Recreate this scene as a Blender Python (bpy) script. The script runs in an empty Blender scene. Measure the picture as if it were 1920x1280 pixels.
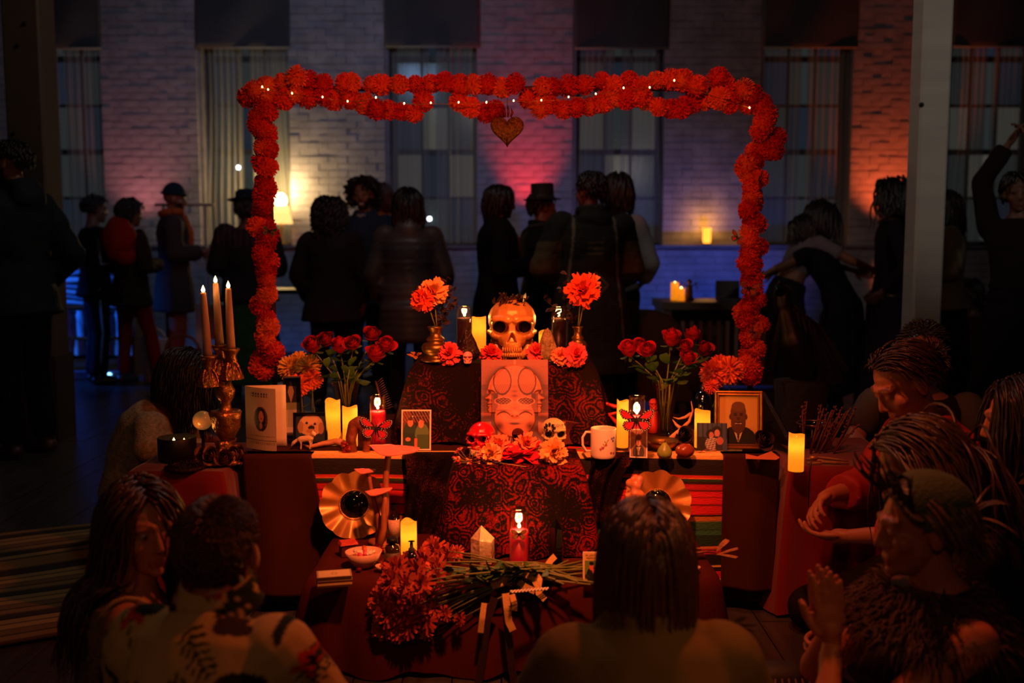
import bpy, bmesh, math, random
import numpy as np
from mathutils import Vector, Matrix, noise

# ------------------------------------------------------------------ camera, world, light
SC = bpy.context.scene
COL = SC.collection
CAM_H, PITCH, F = 1.23, math.radians(5.57), 1866.7
cam_d = bpy.data.cameras.new('camera'); cam = bpy.data.objects.new('camera', cam_d); COL.objects.link(cam)
cam.location = (0, 0, CAM_H); cam.rotation_euler = (math.pi/2 - PITCH, 0, 0)
cam_d.lens = 35; cam_d.sensor_width = 36; cam_d.clip_start = .05; cam_d.clip_end = 60
cam_d.dof.use_dof = True; cam_d.dof.focus_distance = 3.35; cam_d.dof.aperture_fstop = 2.0
SC.camera = cam
SC.view_settings.view_transform = 'Standard'; SC.view_settings.look = 'None'
SC.view_settings.exposure = 0.0; SC.view_settings.gamma = 1.0; SC.view_settings.use_curve_mapping = False
cy = SC.cycles
cy.max_bounces = 6; cy.diffuse_bounces = 3; cy.glossy_bounces = 3; cy.transmission_bounces = 6; cy.transparent_max_bounces = 12
cy.caustics_reflective = False; cy.caustics_refractive = False; cy.sample_clamp_indirect = 2.0; cy.blur_glossy = 1.0
cy.use_denoising = True
W = bpy.data.worlds.new('world'); SC.world = W; W.use_nodes = True
W.node_tree.nodes['Background'].inputs[0].default_value = (.55, .50, .62, 1)
W.node_tree.nodes['Background'].inputs[1].default_value = .011

def lamp(name, kind, loc, color, power, target=None, size=.05, angle=60, blend=.5):
    d = bpy.data.lights.new(name, kind); d.color = color; d.energy = power
    if kind == 'AREA': d.size = size
    else: d.shadow_soft_size = size
    if kind == 'SPOT': d.spot_size = math.radians(angle); d.spot_blend = blend
    o = bpy.data.objects.new(name, d); COL.objects.link(o); o.location = loc
    if target is not None:
        o.rotation_euler = (Vector(target) - Vector(loc)).to_track_quat('-Z', 'Y').to_euler()
    return o
# red and amber stage lamps hung in front of the altar
lamp('stage_lamp_red', 'SPOT', (.10, 1.9, 2.0), (1, .195, .062), 270, (-.02, 3.25, .60), .05, 62, .95)
lamp('stage_lamp_amber', 'SPOT', (.60, 2.5, 2.1), (1, .175, .042), 55, (.25, 2.5, .3), .05, 150, .8)
lamp('stage_lamp_arch', 'SPOT', (.10, 2.0, 2.25), (1, .105, .022), 74, (0, 3.95, 1.75), .06, 66, .6)
# uplights on the three washed piers of the far wall
lamp('uplight_pink', 'SPOT', (-4.15, 11.02, 1.30), (1, .26, .26), 24, (-4.22, 11.5, 2.4), .06, 84, 1)
lamp('uplight_red', 'SPOT', (.17, 11.02, 1.30), (1, .035, .04), 90, (.18, 11.5, 2.4), .05, 58, 1)
lamp('uplight_orange', 'SPOT', (4.25, 11.02, 1.30), (1, .12, .03), 85, (4.28, 11.5, 2.4), .05, 84, 1)
lamp('downlight_orange', 'SPOT', (4.35, 10.6, .95), (1, .16, .03), 24, (4.35, 11.3, .85), .05, 60, 1)
# blue stage washes low along the far wall and over the market stalls on the left
lamp('blue_wash_right', 'SPOT', (2.3, 9.5, .30), (.004, .11, 1), 62, (2.2, 11.3, .75), .1, 80, .9)
lamp('blue_wash_centre', 'SPOT', (.6, 9.6, .4), (.02, .15, 1), 18, (.5, 11.4, 1.6), .1, 90, 1)
lamp('blue_wash_left', 'SPOT', (-5.9, 8.75, 2.0), (.012, .15, 1), 420, (-4.2, 9.4, .35), .1, 56, .8)
lamp('violet_wall_wash', 'SPOT', (-1.6, 7.2, 3.9), (.27, .46, .80), 92, (-2.0, 11.5, 2.0), .2, 105, 1)
# dim house lights, plus added fill for the hall group and the foreground
lamp('house_lamp', 'SPOT', (2.6, 1.0, 2.9), (1, .92, .80), 85, (2.35, 5.2, 1.9), .15, 32, .8)
lamp('hall_fill', 'POINT', (-.6, 5.1, 3.7), (1, .84, .74), 34, None, .2)  # unseen fill lamp, added to lift the dark backs of the standing group
lamp('house_lamp_right', 'SPOT', (1.6, .6, 2.4), (1, .42, .10), 34, (.44, 1.86, .48), .06, 17, .7)
lamp('rear_fill', 'POINT', (-.4, -1.3, 2.7), (1, .44, .17), 26, None, .25)  # warm ambient fill added behind the camera for the seated people's backs

# ------------------------------------------------------------------ projection helpers (image taken as 1920x1280)
cP, sP = math.cos(PITCH), math.sin(PITCH)
def ray(px, py):
    a, b = (px-960)/F, -(py-640)/F
    return Vector((a, cP + b*sP, -sP + b*cP))
def pY(px, py, Y):
    r = ray(px, py); return Vector((0, 0, CAM_H)) + r*(Y/r.y)
def pZ(px, py, z):
    r = ray(px, py); return Vector((0, 0, CAM_H)) + r*((z-CAM_H)/r.z)
def msz(px, Y):            # metres covered by px pixels at depth Y
    return px*Y/F

def lin(c):
    return tuple(((x/12.92) if x <= .04045 else ((x+.055)/1.055)**2.4) for x in c)
def hx(s):
    return lin(tuple(int(s[i:i+2], 16)/255 for i in (0, 2, 4)))

# ------------------------------------------------------------------ materials
MATS = {}
def M(name, rgb, rough=.6, metal=0, emit=None, estr=0, var=0, vscale=8, bump=0, bscale=40, trans=0, sss=0, spec=.5, alpha=1, attr=False, coat=0, sheen=0, stretch=None):
    if name in MATS: return MATS[name]
    m = bpy.data.materials.new(name); m.use_nodes = True; nt = m.node_tree; b = nt.nodes['Principled BSDF']
    I = b.inputs
    I['Base Color'].default_value = (*rgb, 1); I['Roughness'].default_value = rough; I['Metallic'].default_value = metal
    I['Specular IOR Level'].default_value = spec
    if trans: I['Transmission Weight'].default_value = trans
    if sss:
        I['Subsurface Weight'].default_value = sss; I['Subsurface Radius'].default_value = (.03, .012, .006); I['Subsurface Scale'].default_value = .5
    if coat: I['Coat Weight'].default_value = coat
    if sheen: I['Sheen Weight'].default_value = sheen
    if alpha < 1: I['Alpha'].default_value = alpha
    if emit is not None:
        I['Emission Color'].default_value = (*emit, 1); I['Emission Strength'].default_value = estr
    src = None
    if attr:
        a = nt.nodes.new('ShaderNodeAttribute'); a.attribute_name = 'col'; src = a.outputs['Color']
        nt.links.new(src, I['Base Color'])
    if var or bump:
        tc = nt.nodes.new('ShaderNodeTexCoord'); co = tc.outputs['Object']
        if stretch:
            mp = nt.nodes.new('ShaderNodeMapping'); mp.inputs['Scale'].default_value = stretch
            nt.links.new(co, mp.inputs['Vector']); co = mp.outputs['Vector']
    if var:
        n = nt.nodes.new('ShaderNodeTexNoise'); n.inputs['Scale'].default_value = vscale; n.inputs['Detail'].default_value = 4
        nt.links.new(co, n.inputs['Vector'])
        mr = nt.nodes.new('ShaderNodeMapRange'); mr.inputs['To Min'].default_value = 1-var; mr.inputs['To Max'].default_value = 1+var
        mr.inputs['From Min'].default_value = .25; mr.inputs['From Max'].default_value = .75
        nt.links.new(n.outputs['Fac'], mr.inputs['Value'])
        mx = nt.nodes.new('ShaderNodeMix'); mx.data_type = 'RGBA'; mx.blend_type = 'MULTIPLY'; mx.inputs['Factor'].default_value = 1
        if src: nt.links.new(src, mx.inputs['A'])
        else: mx.inputs['A'].default_value = (*rgb, 1)
        nt.links.new(mr.outputs['Result'], mx.inputs['B']); nt.links.new(mx.outputs['Result'], I['Base Color'])
    if bump:
        n = nt.nodes.new('ShaderNodeTexNoise'); n.inputs['Scale'].default_value = bscale; n.inputs['Detail'].default_value = 3
        nt.links.new(co, n.inputs['Vector'])
        bp = nt.nodes.new('ShaderNodeBump'); bp.inputs['Strength'].default_value = bump; bp.inputs['Distance'].default_value = .01
        nt.links.new(n.outputs['Fac'], bp.inputs['Height']); nt.links.new(bp.outputs['Normal'], I['Normal'])
    MATS[name] = m
    return m
def glassy(name, tint=(1, 1, 1), amount=.12, rough=.05):
    """thin clear glass: light passes, the surface mirrors a little more at grazing angles"""
    if name in MATS: return MATS[name]
    m = bpy.data.materials.new(name); m.use_nodes = True; nt = m.node_tree; nt.nodes.clear()
    out = nt.nodes.new('ShaderNodeOutputMaterial'); mix = nt.nodes.new('ShaderNodeMixShader')
    t = nt.nodes.new('ShaderNodeBsdfTransparent'); t.inputs[0].default_value = (*tint, 1)
    g = nt.nodes.new('ShaderNodeBsdfGlossy'); g.inputs['Roughness'].default_value = rough
    lw = nt.nodes.new('ShaderNodeLayerWeight'); lw.inputs['Blend'].default_value = .35
    mr = nt.nodes.new('ShaderNodeMapRange'); mr.inputs['To Min'].default_value = amount*.3; mr.inputs['To Max'].default_value = min(1, amount*3)
    nt.links.new(lw.outputs['Facing'], mr.inputs['Value']); nt.links.new(mr.outputs['Result'], mix.inputs['Fac'])
    nt.links.new(t.outputs[0], mix.inputs[1]); nt.links.new(g.outputs[0], mix.inputs[2]); nt.links.new(mix.outputs[0], out.inputs[0])
    MATS[name] = m
    return m

# ------------------------------------------------------------------ mesh builder
class MB:
    def __init__(s): s.v, s.f, s.c = [], [], []
    def add(s, vs, fs, col=None):
        o = len(s.v); s.v += [tuple(p) for p in vs]; s.f += [tuple(i+o for i in f) for f in fs]
        if col is not None and len(s.c) < o: s.c += [(1, 1, 1)]*(o-len(s.c))
        if col is not None:
            s.c += list(col) if isinstance(col, list) else [col]*len(vs)
        return s
    def box(s, c, d, R=None, col=None, top=1.0):
        x, y, z = d[0]/2, d[1]/2, d[2]/2; c = Vector(c)
        vs = [Vector((a*x*(top if k > 0 else 1), b*y*(top if k > 0 else 1), k*z)) for k in (-1, 1) for b in (-1, 1) for a in (-1, 1)]
        if R is not None: vs = [R @ p for p in vs]
        return s.add([c+p for p in vs], [(0, 2, 3, 1), (4, 5, 7, 6), (0, 1, 5, 4), (2, 6, 7, 3), (0, 4, 6, 2), (1, 3, 7, 5)], col)
    def tube(s, pts, rad, n=8, cap=True, col=None, sq=1.0, up=None):
        pts = [Vector(p) for p in pts]
        if not hasattr(rad, '__len__'): rad = [rad]*len(pts)
        vs, fs = [], []; m = len(pts)
        u = None
        for i, p in enumerate(pts):
            t = (pts[min(i+1, m-1)] - pts[max(i-1, 0)])
            t = t.normalized() if t.length > 1e-9 else Vector((0, 0, 1))
            if u is None:
                ref = Vector(up) if up is not None else (Vector((0, 0, 1)) if abs(t.z) < .9 else Vector((1, 0, 0)))
                u = ref - t*ref.dot(t)
            else: u = u - t*u.dot(t)
            if u.length < 1e-6: u = t.orthogonal()
            u.normalize(); w = t.cross(u)
            for k in range(n):
                a = 2*math.pi*k/n
                vs.append(p + (u*math.cos(a)*sq + w*math.sin(a))*rad[i])
        for i in range(m-1):
            for k in range(n):
                a, b = i*n+k, i*n+(k+1) % n
                fs.append((a, b, b+n, a+n))
        if cap:
            fs.append(tuple(range(n-1, -1, -1))); fs.append(tuple(range((m-1)*n, m*n)))
        return s.add(vs, fs, col)
    def lathe(s, prof, n=24, c=(0, 0, 0), Mx=None, col=None, closed=False, rfn=None):
        c = Vector(c); vs, fs = [], []; m = len(prof)
        for r, z in prof:
            for k in range(n):
                a = 2*math.pi*k/n; rr = r*(rfn(a, z) if rfn else 1)
                p = Vector((rr*math.cos(a), rr*math.sin(a), z)); vs.append(c + (Mx @ p if Mx is not None else p))
        for i in range(m-1 if not closed else m):
            for k in range(n):
                a, b = i*n+k, i*n+(k+1) % n; j = ((i+1) % m - i)*n
                fs.append((a, b, b+j, a+j))
        if not closed:
            fs.append(tuple(range(n-1, -1, -1))); fs.append(tuple(range((m-1)*n, m*n)))
        return s.add(vs, fs, col)
    def ell(s, c, r, nu=14, nv=9, R=None, col=None, fn=None):
        c = Vector(c)
        if not hasattr(r, '__len__'): r = (r, r, r)
        vs = [Vector((0, 0, -1))]
        for i in range(1, nv):
            t = -math.pi/2 + math.pi*i/nv
            for k in range(nu):
                a = 2*math.pi*k/nu; vs.append(Vector((math.cos(t)*math.cos(a), math.cos(t)*math.sin(a), math.sin(t))))
        vs.append(Vector((0, 0, 1))); L = len(vs)-1
        fs = [(0, 1+(k+1) % nu, 1+k) for k in range(nu)]
        for i in range(nv-2):
            for k in range(nu):
                a, b = 1+i*nu+k, 1+i*nu+(k+1) % nu; fs.append((a, b, b+nu, a+nu))
        o = 1+(nv-2)*nu
        fs += [(o+k, o+(k+1) % nu, L) for k in range(nu)]
        out = []
        for p in vs:
            k = fn(p) if fn else 1
            q = Vector((p.x*r[0], p.y*r[1], p.z*r[2]))*k
            out.append(c + (R @ q if R is not None else q))
        return s.add(out, fs, col)
    def cap(s, a, ra, b, rb, n=12, flat=(False, False)):
        """closed tapered capsule"""
        a, b = Vector(a), Vector(b); t = b-a; L = t.length
        t = t/L if L > 1e-6 else Vector((0, 0, 1))
        pts, rr = [], []
        if flat[0]: pts.append(a); rr.append(ra)
        else:
            for q in (-.97, -.8, -.5, 0): pts.append(a+t*ra*q); rr.append(ra*math.sqrt(max(0.001, 1-q*q)))
        if flat[1]: pts.append(b); rr.append(rb)
        else:
            for q in (0, .5, .8, .97): pts.append(b+t*rb*q); rr.append(rb*math.sqrt(max(0.001, 1-q*q)))
        return s.tube(pts, rr, n)
    def rings(s, rs, n=20, col=None, cap=True):
        """rs: list of (centre, xvec, yvec) half axes; lofted"""
        vs, fs = [], []
        for c, X, Y in rs:
            for k in range(n):
                a = 2*math.pi*k/n; vs.append(Vector(c) + Vector(X)*math.cos(a) + Vector(Y)*math.sin(a))
        m = len(rs)
        for i in range(m-1):
            for k in range(n):
                a, b = i*n+k, i*n+(k+1) % n; fs.append((a, b, b+n, a+n))
        if cap: fs.append(tuple(range(n-1, -1, -1))); fs.append(tuple(range((m-1)*n, m*n)))
        return s.add(vs, fs, col)
    def sheet(s, fn, nu, nv, cfn=None, back=None):
        """fn(u,v)->point on 0..1; back: thickness vector fn for a closed slab"""
        vs, fs, cs = [], [], []
        for j in range(nv+1):
            for i in range(nu+1):
                vs.append(Vector(fn(i/nu, j/nv)))
                if cfn: cs.append(cfn(i/nu, j/nv))
        w = nu+1
        for j in range(nv):
            for i in range(nu): fs.append((j*w+i, j*w+i+1, (j+1)*w+i+1, (j+1)*w+i))
        if back is not None:
            o = len(vs); bk = Vector(back)
            vs += [p+bk for p in vs]; cs += cs
            fs += [tuple(x+o for x in reversed(f)) for f in fs]
            rim = [i for i in range(w)] + [j*w+nu for j in range(1, nv+1)] + [nv*w+i for i in range(nu-1, -1, -1)] + [j*w for j in range(nv-1, 0, -1)]
            for k in range(len(rim)):
                a, b = rim[k], rim[(k+1) % len(rim)]; fs.append((b, a, a+o, b+o))
        return s.add(vs, fs, cs if cfn else None)
    def xform(s, Mx):
        s.v = [tuple(Mx @ Vector(p)) for p in s.v]; return s
    def mesh(s, name, mat, smooth=True):
        me = bpy.data.meshes.new(name); me.from_pydata(s.v, [], s.f)
        if s.c:
            s.c += [(1, 1, 1)]*(len(s.v)-len(s.c)); setcol(me, s.c)
        if smooth: me.polygons.foreach_set('use_smooth', [True]*len(me.polygons))
        if mat: me.materials.append(mat)
        me.update(); return me
    def build(s, name, mat, parent=None, smooth=True, loc=None, rot=None):
        return place(name, s.mesh(name, mat, smooth), parent, loc, rot)
def setcol(me, cols):
    a = me.color_attributes.new('col', 'FLOAT_COLOR', 'POINT')
    arr = np.ones((len(cols), 4), np.float32); arr[:, :3] = np.array(cols, np.float32)
    a.data.foreach_set('color', arr.ravel())
def place(name, me, parent=None, loc=None, rot=None, scale=None):
    o = bpy.data.objects.new(name, me); COL.objects.link(o)
    if parent: o.parent = parent
    if loc is not None: o.location = loc
    if rot is not None: o.rotation_euler = rot
    if scale is not None: o.scale = scale if hasattr(scale, '__len__') else (scale,)*3
    return o
def tag(o, label, cat, group=None):
    o['label'] = label; o['category'] = cat
    if group: o['group'] = group
    return o
def thing(name, label, cat, loc=(0, 0, 0), rz=0, group=None, rot=None):
    o = bpy.data.objects.new(name, None); COL.objects.link(o); o.empty_display_size = .05
    o.location = loc; o.rotation_euler = rot if rot is not None else (0, 0, rz)
    return tag(o, label, cat, group)
def struct(o): o['kind'] = 'structure'; return o
def stuff(o): o['kind'] = 'stuff'; return o
WORK = bpy.data.scenes.new('workbench')      # small scene used only to evaluate modifiers, removed at the end
def remesh(mb, voxel, it=3):
    me = bpy.data.meshes.new('t'); me.from_pydata(mb.v, [], mb.f)
    o = bpy.data.objects.new('t', me); WORK.collection.objects.link(o)
    r = o.modifiers.new('r', 'REMESH'); r.mode = 'VOXEL'; r.voxel_size = voxel; r.use_smooth_shade = True
    if it:
        k = o.modifiers.new('s', 'SMOOTH'); k.factor = .5; k.iterations = it
    vl = WORK.view_layers[0]; vl.update()
    new = bpy.data.meshes.new_from_object(o.evaluated_get(vl.depsgraph))
    bpy.data.objects.remove(o); bpy.data.meshes.remove(me)
    return new
def mesh_to_mb(me, mb=None):
    mb = mb or MB(); n = len(me.vertices)
    co = np.empty(n*3, np.float32); me.vertices.foreach_get('co', co); co = co.reshape(-1, 3)
    mb.add([tuple(map(float, p)) for p in co], [tuple(p.vertices) for p in me.polygons])
    return mb
def remesh_mb(mb, voxel, it=3, out=None):
    me = remesh(mb, voxel, it); r = mesh_to_mb(me, out); bpy.data.meshes.remove(me); return r
def rnd(a, b): return random.uniform(a, b)
random.seed(11)
# ------------------------------------------------------------------ the hall: floor, far wall, windows, columns
WY = 11.5
m_plank = M('floor_boards', hx('3a3634'), .28, var=.35, vscale=3, bump=.12, bscale=30, stretch=(9, 1, 1))
m_sub = M('subfloor', hx('17130f'), .9)
m_brick = M('painted_brick', hx('9f9aa0'), .72, var=.28, vscale=5, bump=.35, bscale=28)
m_mortar = M('mortar', hx('8d8890'), .9, var=.2)
m_plaster = M('painted_dado', hx('8f9098'), .6, var=.15, vscale=3, bump=.2, bscale=12)
fl = struct(MB().box((0, 7, -.06), (18, 12, .08)).build('floor', m_sub, smooth=False))
pm = {}
for i in range(72):
    x = -5.0 + i*.14; y = 1.6 + (i*.83) % 2.1 - 2.1
    k = 0
    while y < 11.4:
        L = (2.4, 2.0, 2.7)[(i*7+k*3) % 3]; y1 = min(y+L, 11.4)
        if y1 > 1.4 and y1-max(y, 1.4) > .05:
            key = round(y1-max(y, 1.4), 2)
            if key not in pm: pm[key] = MB().box((0, 0, 0), (.136, key-.004, .02)).mesh('plank', m_plank, False)
            place('plank', pm[key], fl, (x, (max(y, 1.4)+y1)/2, -.01 - (.0015 if (i+k) % 3 == 0 else 0)))
        y = y1; k += 1
# wall core with window openings
WX = [-5.14, -3.02, -.893, 1.23, 3.36, 5.48]; WW = 1.0
wb = MB()
edges = [-8.0] + [e for x in WX for e in (x-WW/2, x+WW/2)] + [8.0]
piers = [(edges[i], edges[i+1]) for i in range(0, len(edges), 2)]
for a, b in piers: wb.box(((a+b)/2, WY+.22, 2.9), (b-a, .4, 3.4))
wb.box((0, WY+.12, .6), (16, .7, 1.2)); wb.box((0, WY+.22, 4.75), (16, .4, .5))
wall = struct(wb.build('wall_back', m_mortar, smooth=False))
bm_ = [MB().box((0, 0, 0), (.213, .05, .0745)).mesh('brick', m_brick, False), MB().box((0, 0, 0), (.104, .05, .0745)).mesh('brick', m_brick, False)]
cand = []
for pi, (a, b) in enumerate(piers):
    a, b = max(a, -6.4), min(b, 6.6)
    for r in range(42):
        z = 1.235 + r*.079; off = .109 if r % 2 else 0
        n = int((b-a+.11)/.217)+1
        for k in range(n+1):
            x = a + .103 + k*.217 - off
            half = 0
            if x-.103 < a-.001:
                if off and k == 0: x, half = a+.049, 1
                else: continue
            if x+.103 > b+.012:
                if b-(x-.103) > .09: x, half = x-.103+.049, 1
                else: continue
            cand.append((x, WY-.0+rnd(-.007, .007), z+rnd(-.003, .003), half, rnd(-.035, .035), 0 if pi in (1, 3, 5) else 9))
hot = {1: -4.2, 3: .17, 5: 4.3}
def heat(c): return min(math.hypot(c[0]-h, (c[2]-2.45)*.55) for h in hot.values())
cand.sort(key=heat)
for c in cand[:300]:
    place('brick', bm_[c[3]], wall, (c[0], c[1], c[2]), (0, c[4]*.25, c[4]))
rest = MB()
for c in cand[300:]: rest.box((c[0], c[1], c[2]), (.213 if not c[3] else .104, .05, .0745))
for r in range(15):
    for k in range(60):
        rest.box((-6.4+k*.217+(.109 if r % 2 else 0), WY-.24+rnd(-.005, .005), .05+r*.077), (.213, .05, .073))
stuff(rest.build('brick_courses', m_brick, wall, smooth=False))
struct(MB().box((0, WY-.18, 1.205), (16, .28, .03)).build('trim_1', M('ledge', hx('77737a'), .5, var=.15), smooth=False))
# windows with muntins and dim panes
m_frame = M('window_frame_paint', hx('3b3b40'), .5)
panes = [M('pane_a', hx('20262c'), .15, emit=hx('93a0a0'), estr=.06), M('pane_b', hx('20262c'), .15, emit=hx('a8a699'), estr=.13), M('pane_c', hx('20262c'), .15, emit=hx('6f86a8'), estr=.055)]
pane_me = [MB().box((0, 0, 0), (.30, .012, .50)).mesh('window_pane', p, False) for p in panes]
for wi, x in enumerate(WX):
    f = MB()
    for sx in (-1, 1): f.box((x+sx*(WW/2-.03), WY+.3, 2.85), (.06, .08, 3.3))
    for k in (-1, 1): f.box((x+k*.155, WY+.3, 2.85), (.022, .05, 3.3))
    for r in range(7): f.box((x, WY+.3, 1.24+r*.53), (WW, .08 if r != 2 else .1, .03 if r not in (0, 2, 4) else .06))
    fo = struct(f.build('window_%d' % (wi+1), m_frame, smooth=False))
    for r in range(6):
        for c in (-1, 0, 1):
            k = 1 if (r in (1, 2) and (wi*5+c+r) % 2 == 0 and wi in (2, 3, 5)) else (0 if (wi+c+r) % 3 else 2)
            place('window_pane', pane_me[k], fo, (x+c*.313, WY+.33, 1.505+r*.53))
# sheer curtains and the dark cloth panels hung above them
m_sheer = M('sheer_curtain', hx('a9a99f'), .8, alpha=.5, var=.25, vscale=5, stretch=(14, 1, .3))
m_panel = M('hanging_panel_cloth', hx('4c4a4c'), .85, var=.2, vscale=2)
names = ['leftmost window behind the standing man', 'window beside the glowing lamp', 'window behind the puffer jacket woman', 'window behind the patterned poncho', 'window behind the two dancers', 'rightmost window beyond the pale column']
for wi, x in enumerate(WX):
    for h, (u0, u1) in enumerate(((-.5, -.06), (.02, .5))):
        ph = rnd(0, 6); amp = rnd(.018, .03); nn = random.choice((6, 7, 8))
        def fn(u, v, x=x, u0=u0, u1=u1, ph=ph, amp=amp, nn=nn):
            xx = x + (u0+(u1-u0)*u)*WW*(1-.10*math.sin(math.pi*min(1, v*1.2))*(1 if wi % 2 else .3))
            return (xx, WY+.12+amp*math.sin(nn*2*math.pi*u+ph+v*.7)+.012*math.sin(nn*4.7*u+2*v), 4.3-3.06*v)
        tag(MB().sheet(fn, 64, 16).build('curtain', m_sheer), 'sheer pale curtain, %s half of the %s' % (('left', 'right')[h], names[wi]), 'curtain', 'sheer curtains along the far wall')
    z0 = 3.42 + .01*(wi % 3)
    def fp(u, v, x=x, wi=wi, z0=z0):
        s = 1.06
        return (x+(u-.5)*s, WY-.06+.02*math.sin(5*u*(1+wi*.13)+3*v+wi)+.012*math.sin(13*(u*.7+v*.5)+wi*2)*(1-abs(2*u-1)), 4.6+(z0-4.6)*v)
    o = thing('hanging_panel', 'dark cloth panel hanging over the top of the %s' % names[wi], 'cloth panel', (0, 0, 0), 0, 'cloth panels over the windows')
    MB().sheet(fp, 30, 20, back=(0, .004, 0)).build('cloth', m_panel, o)
    MB().tube([(x-.53, WY-.055, z0), (x+.53, WY-.055, z0)], .013, 8).build('hem_bar', M('hem_bar', hx('8d8a86'), .6), o)
# columns
def column(px0, px1, Y, label, mat, side):
    a, b = pY(px0, 300, Y).x, pY(px1, 300, Y).x; w = b-a
    o = thing('column', label, 'column', ((a+b)/2, Y+w/2, 0))
    mb = MB()
    ch = .012; h = w/2
    prof = [(-h+ch, -h), (h-ch, -h), (h, -h+ch), (h, h-ch), (h-ch, h), (-h+ch, h), (-h, h-ch), (-h, -h+ch)]
    vs = [(x, y, z) for z in (0.0, 4.6) for x, y in prof]; n = 8
    mb.add(vs, [(k, (k+1) % n, n+(k+1) % n, n+k) for k in range(n)] + [tuple(range(n-1, -1, -1)), tuple(range(n, 2*n))])
    mb.build('shaft', mat, o, False)
    MB().box((0, 0, .27), (w+.03, w+.03, .54)).build('plinth', M('plinth_paint', hx('3a2a1c'), .6), o, False)
    for k, z in enumerate((2.55, 2.42, 1.9)):
        MB().lathe([(.012, 0), (.012, .008), (.004, .012)], 10, (0.03-.05*k, -h, z), Matrix.Rotation(math.pi/2, 3, 'X')).build('bolt_head', M('dark_iron', hx('201d1b'), .5, .8), o)
    return o
column(1722, 1778, 4.9, 'pale grey painted square column at the right of the hall', M('column_paint', hx('a39d95'), .65, var=.12, vscale=2, bump=.15, bscale=6, stretch=(1, 1, 6)), 1)
column(14, 84, 6.15, 'dark brown square column behind the man standing at the left', M('column_paint_dark', hx('4b3d30'), .7, var=.12), -1)
# ------------------------------------------------------------------ altar tables and cloths
ZL, ZP, ZM, ZU, ZS = .28, .555, .53, .81, .50
m_wood = M('table_wood', hx('3b2414'), .6, var=.3, vscale=6, stretch=(1, 8, 8))
def table(name, label, x0, x1, y0, y1, z):
    o = thing(name, label, 'table', ((x0+x1)/2, (y0+y1)/2, 0)); w, d = x1-x0, y1-y0
    MB().box((0, 0, z-.028), (w-.02, d-.02, .03)).build('table_top', m_wood, o, False)
    for sx in (-1, 1):
        for sy in (-1, 1): MB().box((sx*(w/2-.05), sy*(d/2-.05), (z-.043)/2), (.04, .04, z-.043)).build('leg', m_wood, o, False)
    return o
def cloth(name, label, mat, x0, x1, y0, y1, z, drop, flare=.04, ripple=.02, nr=9, seed=1, corner=.02, zfloor=None, cut=None, parent=None, hang=None, flat=False):
    """a cloth laid over a box: rounded-rectangle rings running from the centre out and down"""
    rg = random.Random(seed); n = 132; hx_, hy_ = (x1-x0)/2, (y1-y0)/2; cx, cyy = (x0+x1)/2, (y0+y1)/2
    per = []
    P = 2*(2*hx_+2*hy_)
    for k in range(n):
        s = (k/n)*P
        if s < 2*hx_: p, nn = (-hx_+s, -hy_), (0, -1)
        elif s < 2*hx_+2*hy_: p, nn = (hx_, -hy_+s-2*hx_), (1, 0)
        elif s < 4*hx_+2*hy_: p, nn = (hx_-(s-2*hx_-2*hy_), hy_), (0, 1)
        else: p, nn = (-hx_, hy_-(s-4*hx_-2*hy_)), (-1, 0)
        # near corners the outward direction turns
        dx = max(0, abs(p[0])-(hx_-.05))/.05; dy = max(0, abs(p[1])-(hy_-.05))/.05
        nx = math.copysign(dx, p[0]) if dx else 0; ny = math.copysign(dy, p[1]) if dy else 0
        l = math.hypot(nx, ny) or 1
        per.append((p, (nx/l, ny/l) if (nx or ny) else nn))
    ph = [rg.uniform(0, 6.28) for _ in range(4)]
    vs, fs = [], []
    fr = [0.0, .35, .7, .93, .985]
    for f in fr:
        for p, nn in per: vs.append((cx+p[0]*f, cyy+p[1]*f, z+.0015*math.sin(40*p[0]*f+ph[0])*math.sin(37*p[1]*f+ph[1])))
    m = 12
    for j in range(1, m+1):
        t = j/m
        for k, (p, nn) in enumerate(per):
            s = k/n*2*math.pi; a = t**.8
            w = ripple*a*(math.sin(nr*s+ph[0]+.6*t)+.6*math.sin(nr*1.7*s+ph[1]-.9*t)+.35*math.sin(nr*2.9*s+ph[2]))
            d = (hang(cx+p[0], cyy+p[1], nn) if hang else drop)
            e = .004+flare*a+w
            if flat and nn[1] < -.3: e = .004+e*.12
            e = max(e, .003)
            cpt = .5+.5*abs(nn[0]*nn[1])*2
            zz = z-.006-d*t + (.008*math.sin(nr*s+ph[3])*t)
            vs.append((cx+p[0]+nn[0]*e*1.0, cyy+p[1]+nn[1]*e*1.0, max(zz, .004)))
    R = len(fr)+m
    for i in range(R-1):
        for k in range(n): fs.append((i*n+k, i*n+(k+1) % n, (i+1)*n+(k+1) % n, (i+1)*n+k))
    mb = MB().add(vs, fs)
    return mb.build(name, mat, parent)
m_brown = M('brown_table_linen', hx('3a1a0e'), .9, spec=.08, var=.12, vscale=4, bump=.15, bscale=300)
m_redcloth = M('crimson_velvet', hx('6a0a10'), .8, spec=.12, var=.15, vscale=5, bump=.1, bscale=150, sheen=.3)
m_maroon = M('low_table_linen', hx('46180e'), .9, spec=.08, var=.1, vscale=4, bump=.12, bscale=250)
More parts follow.
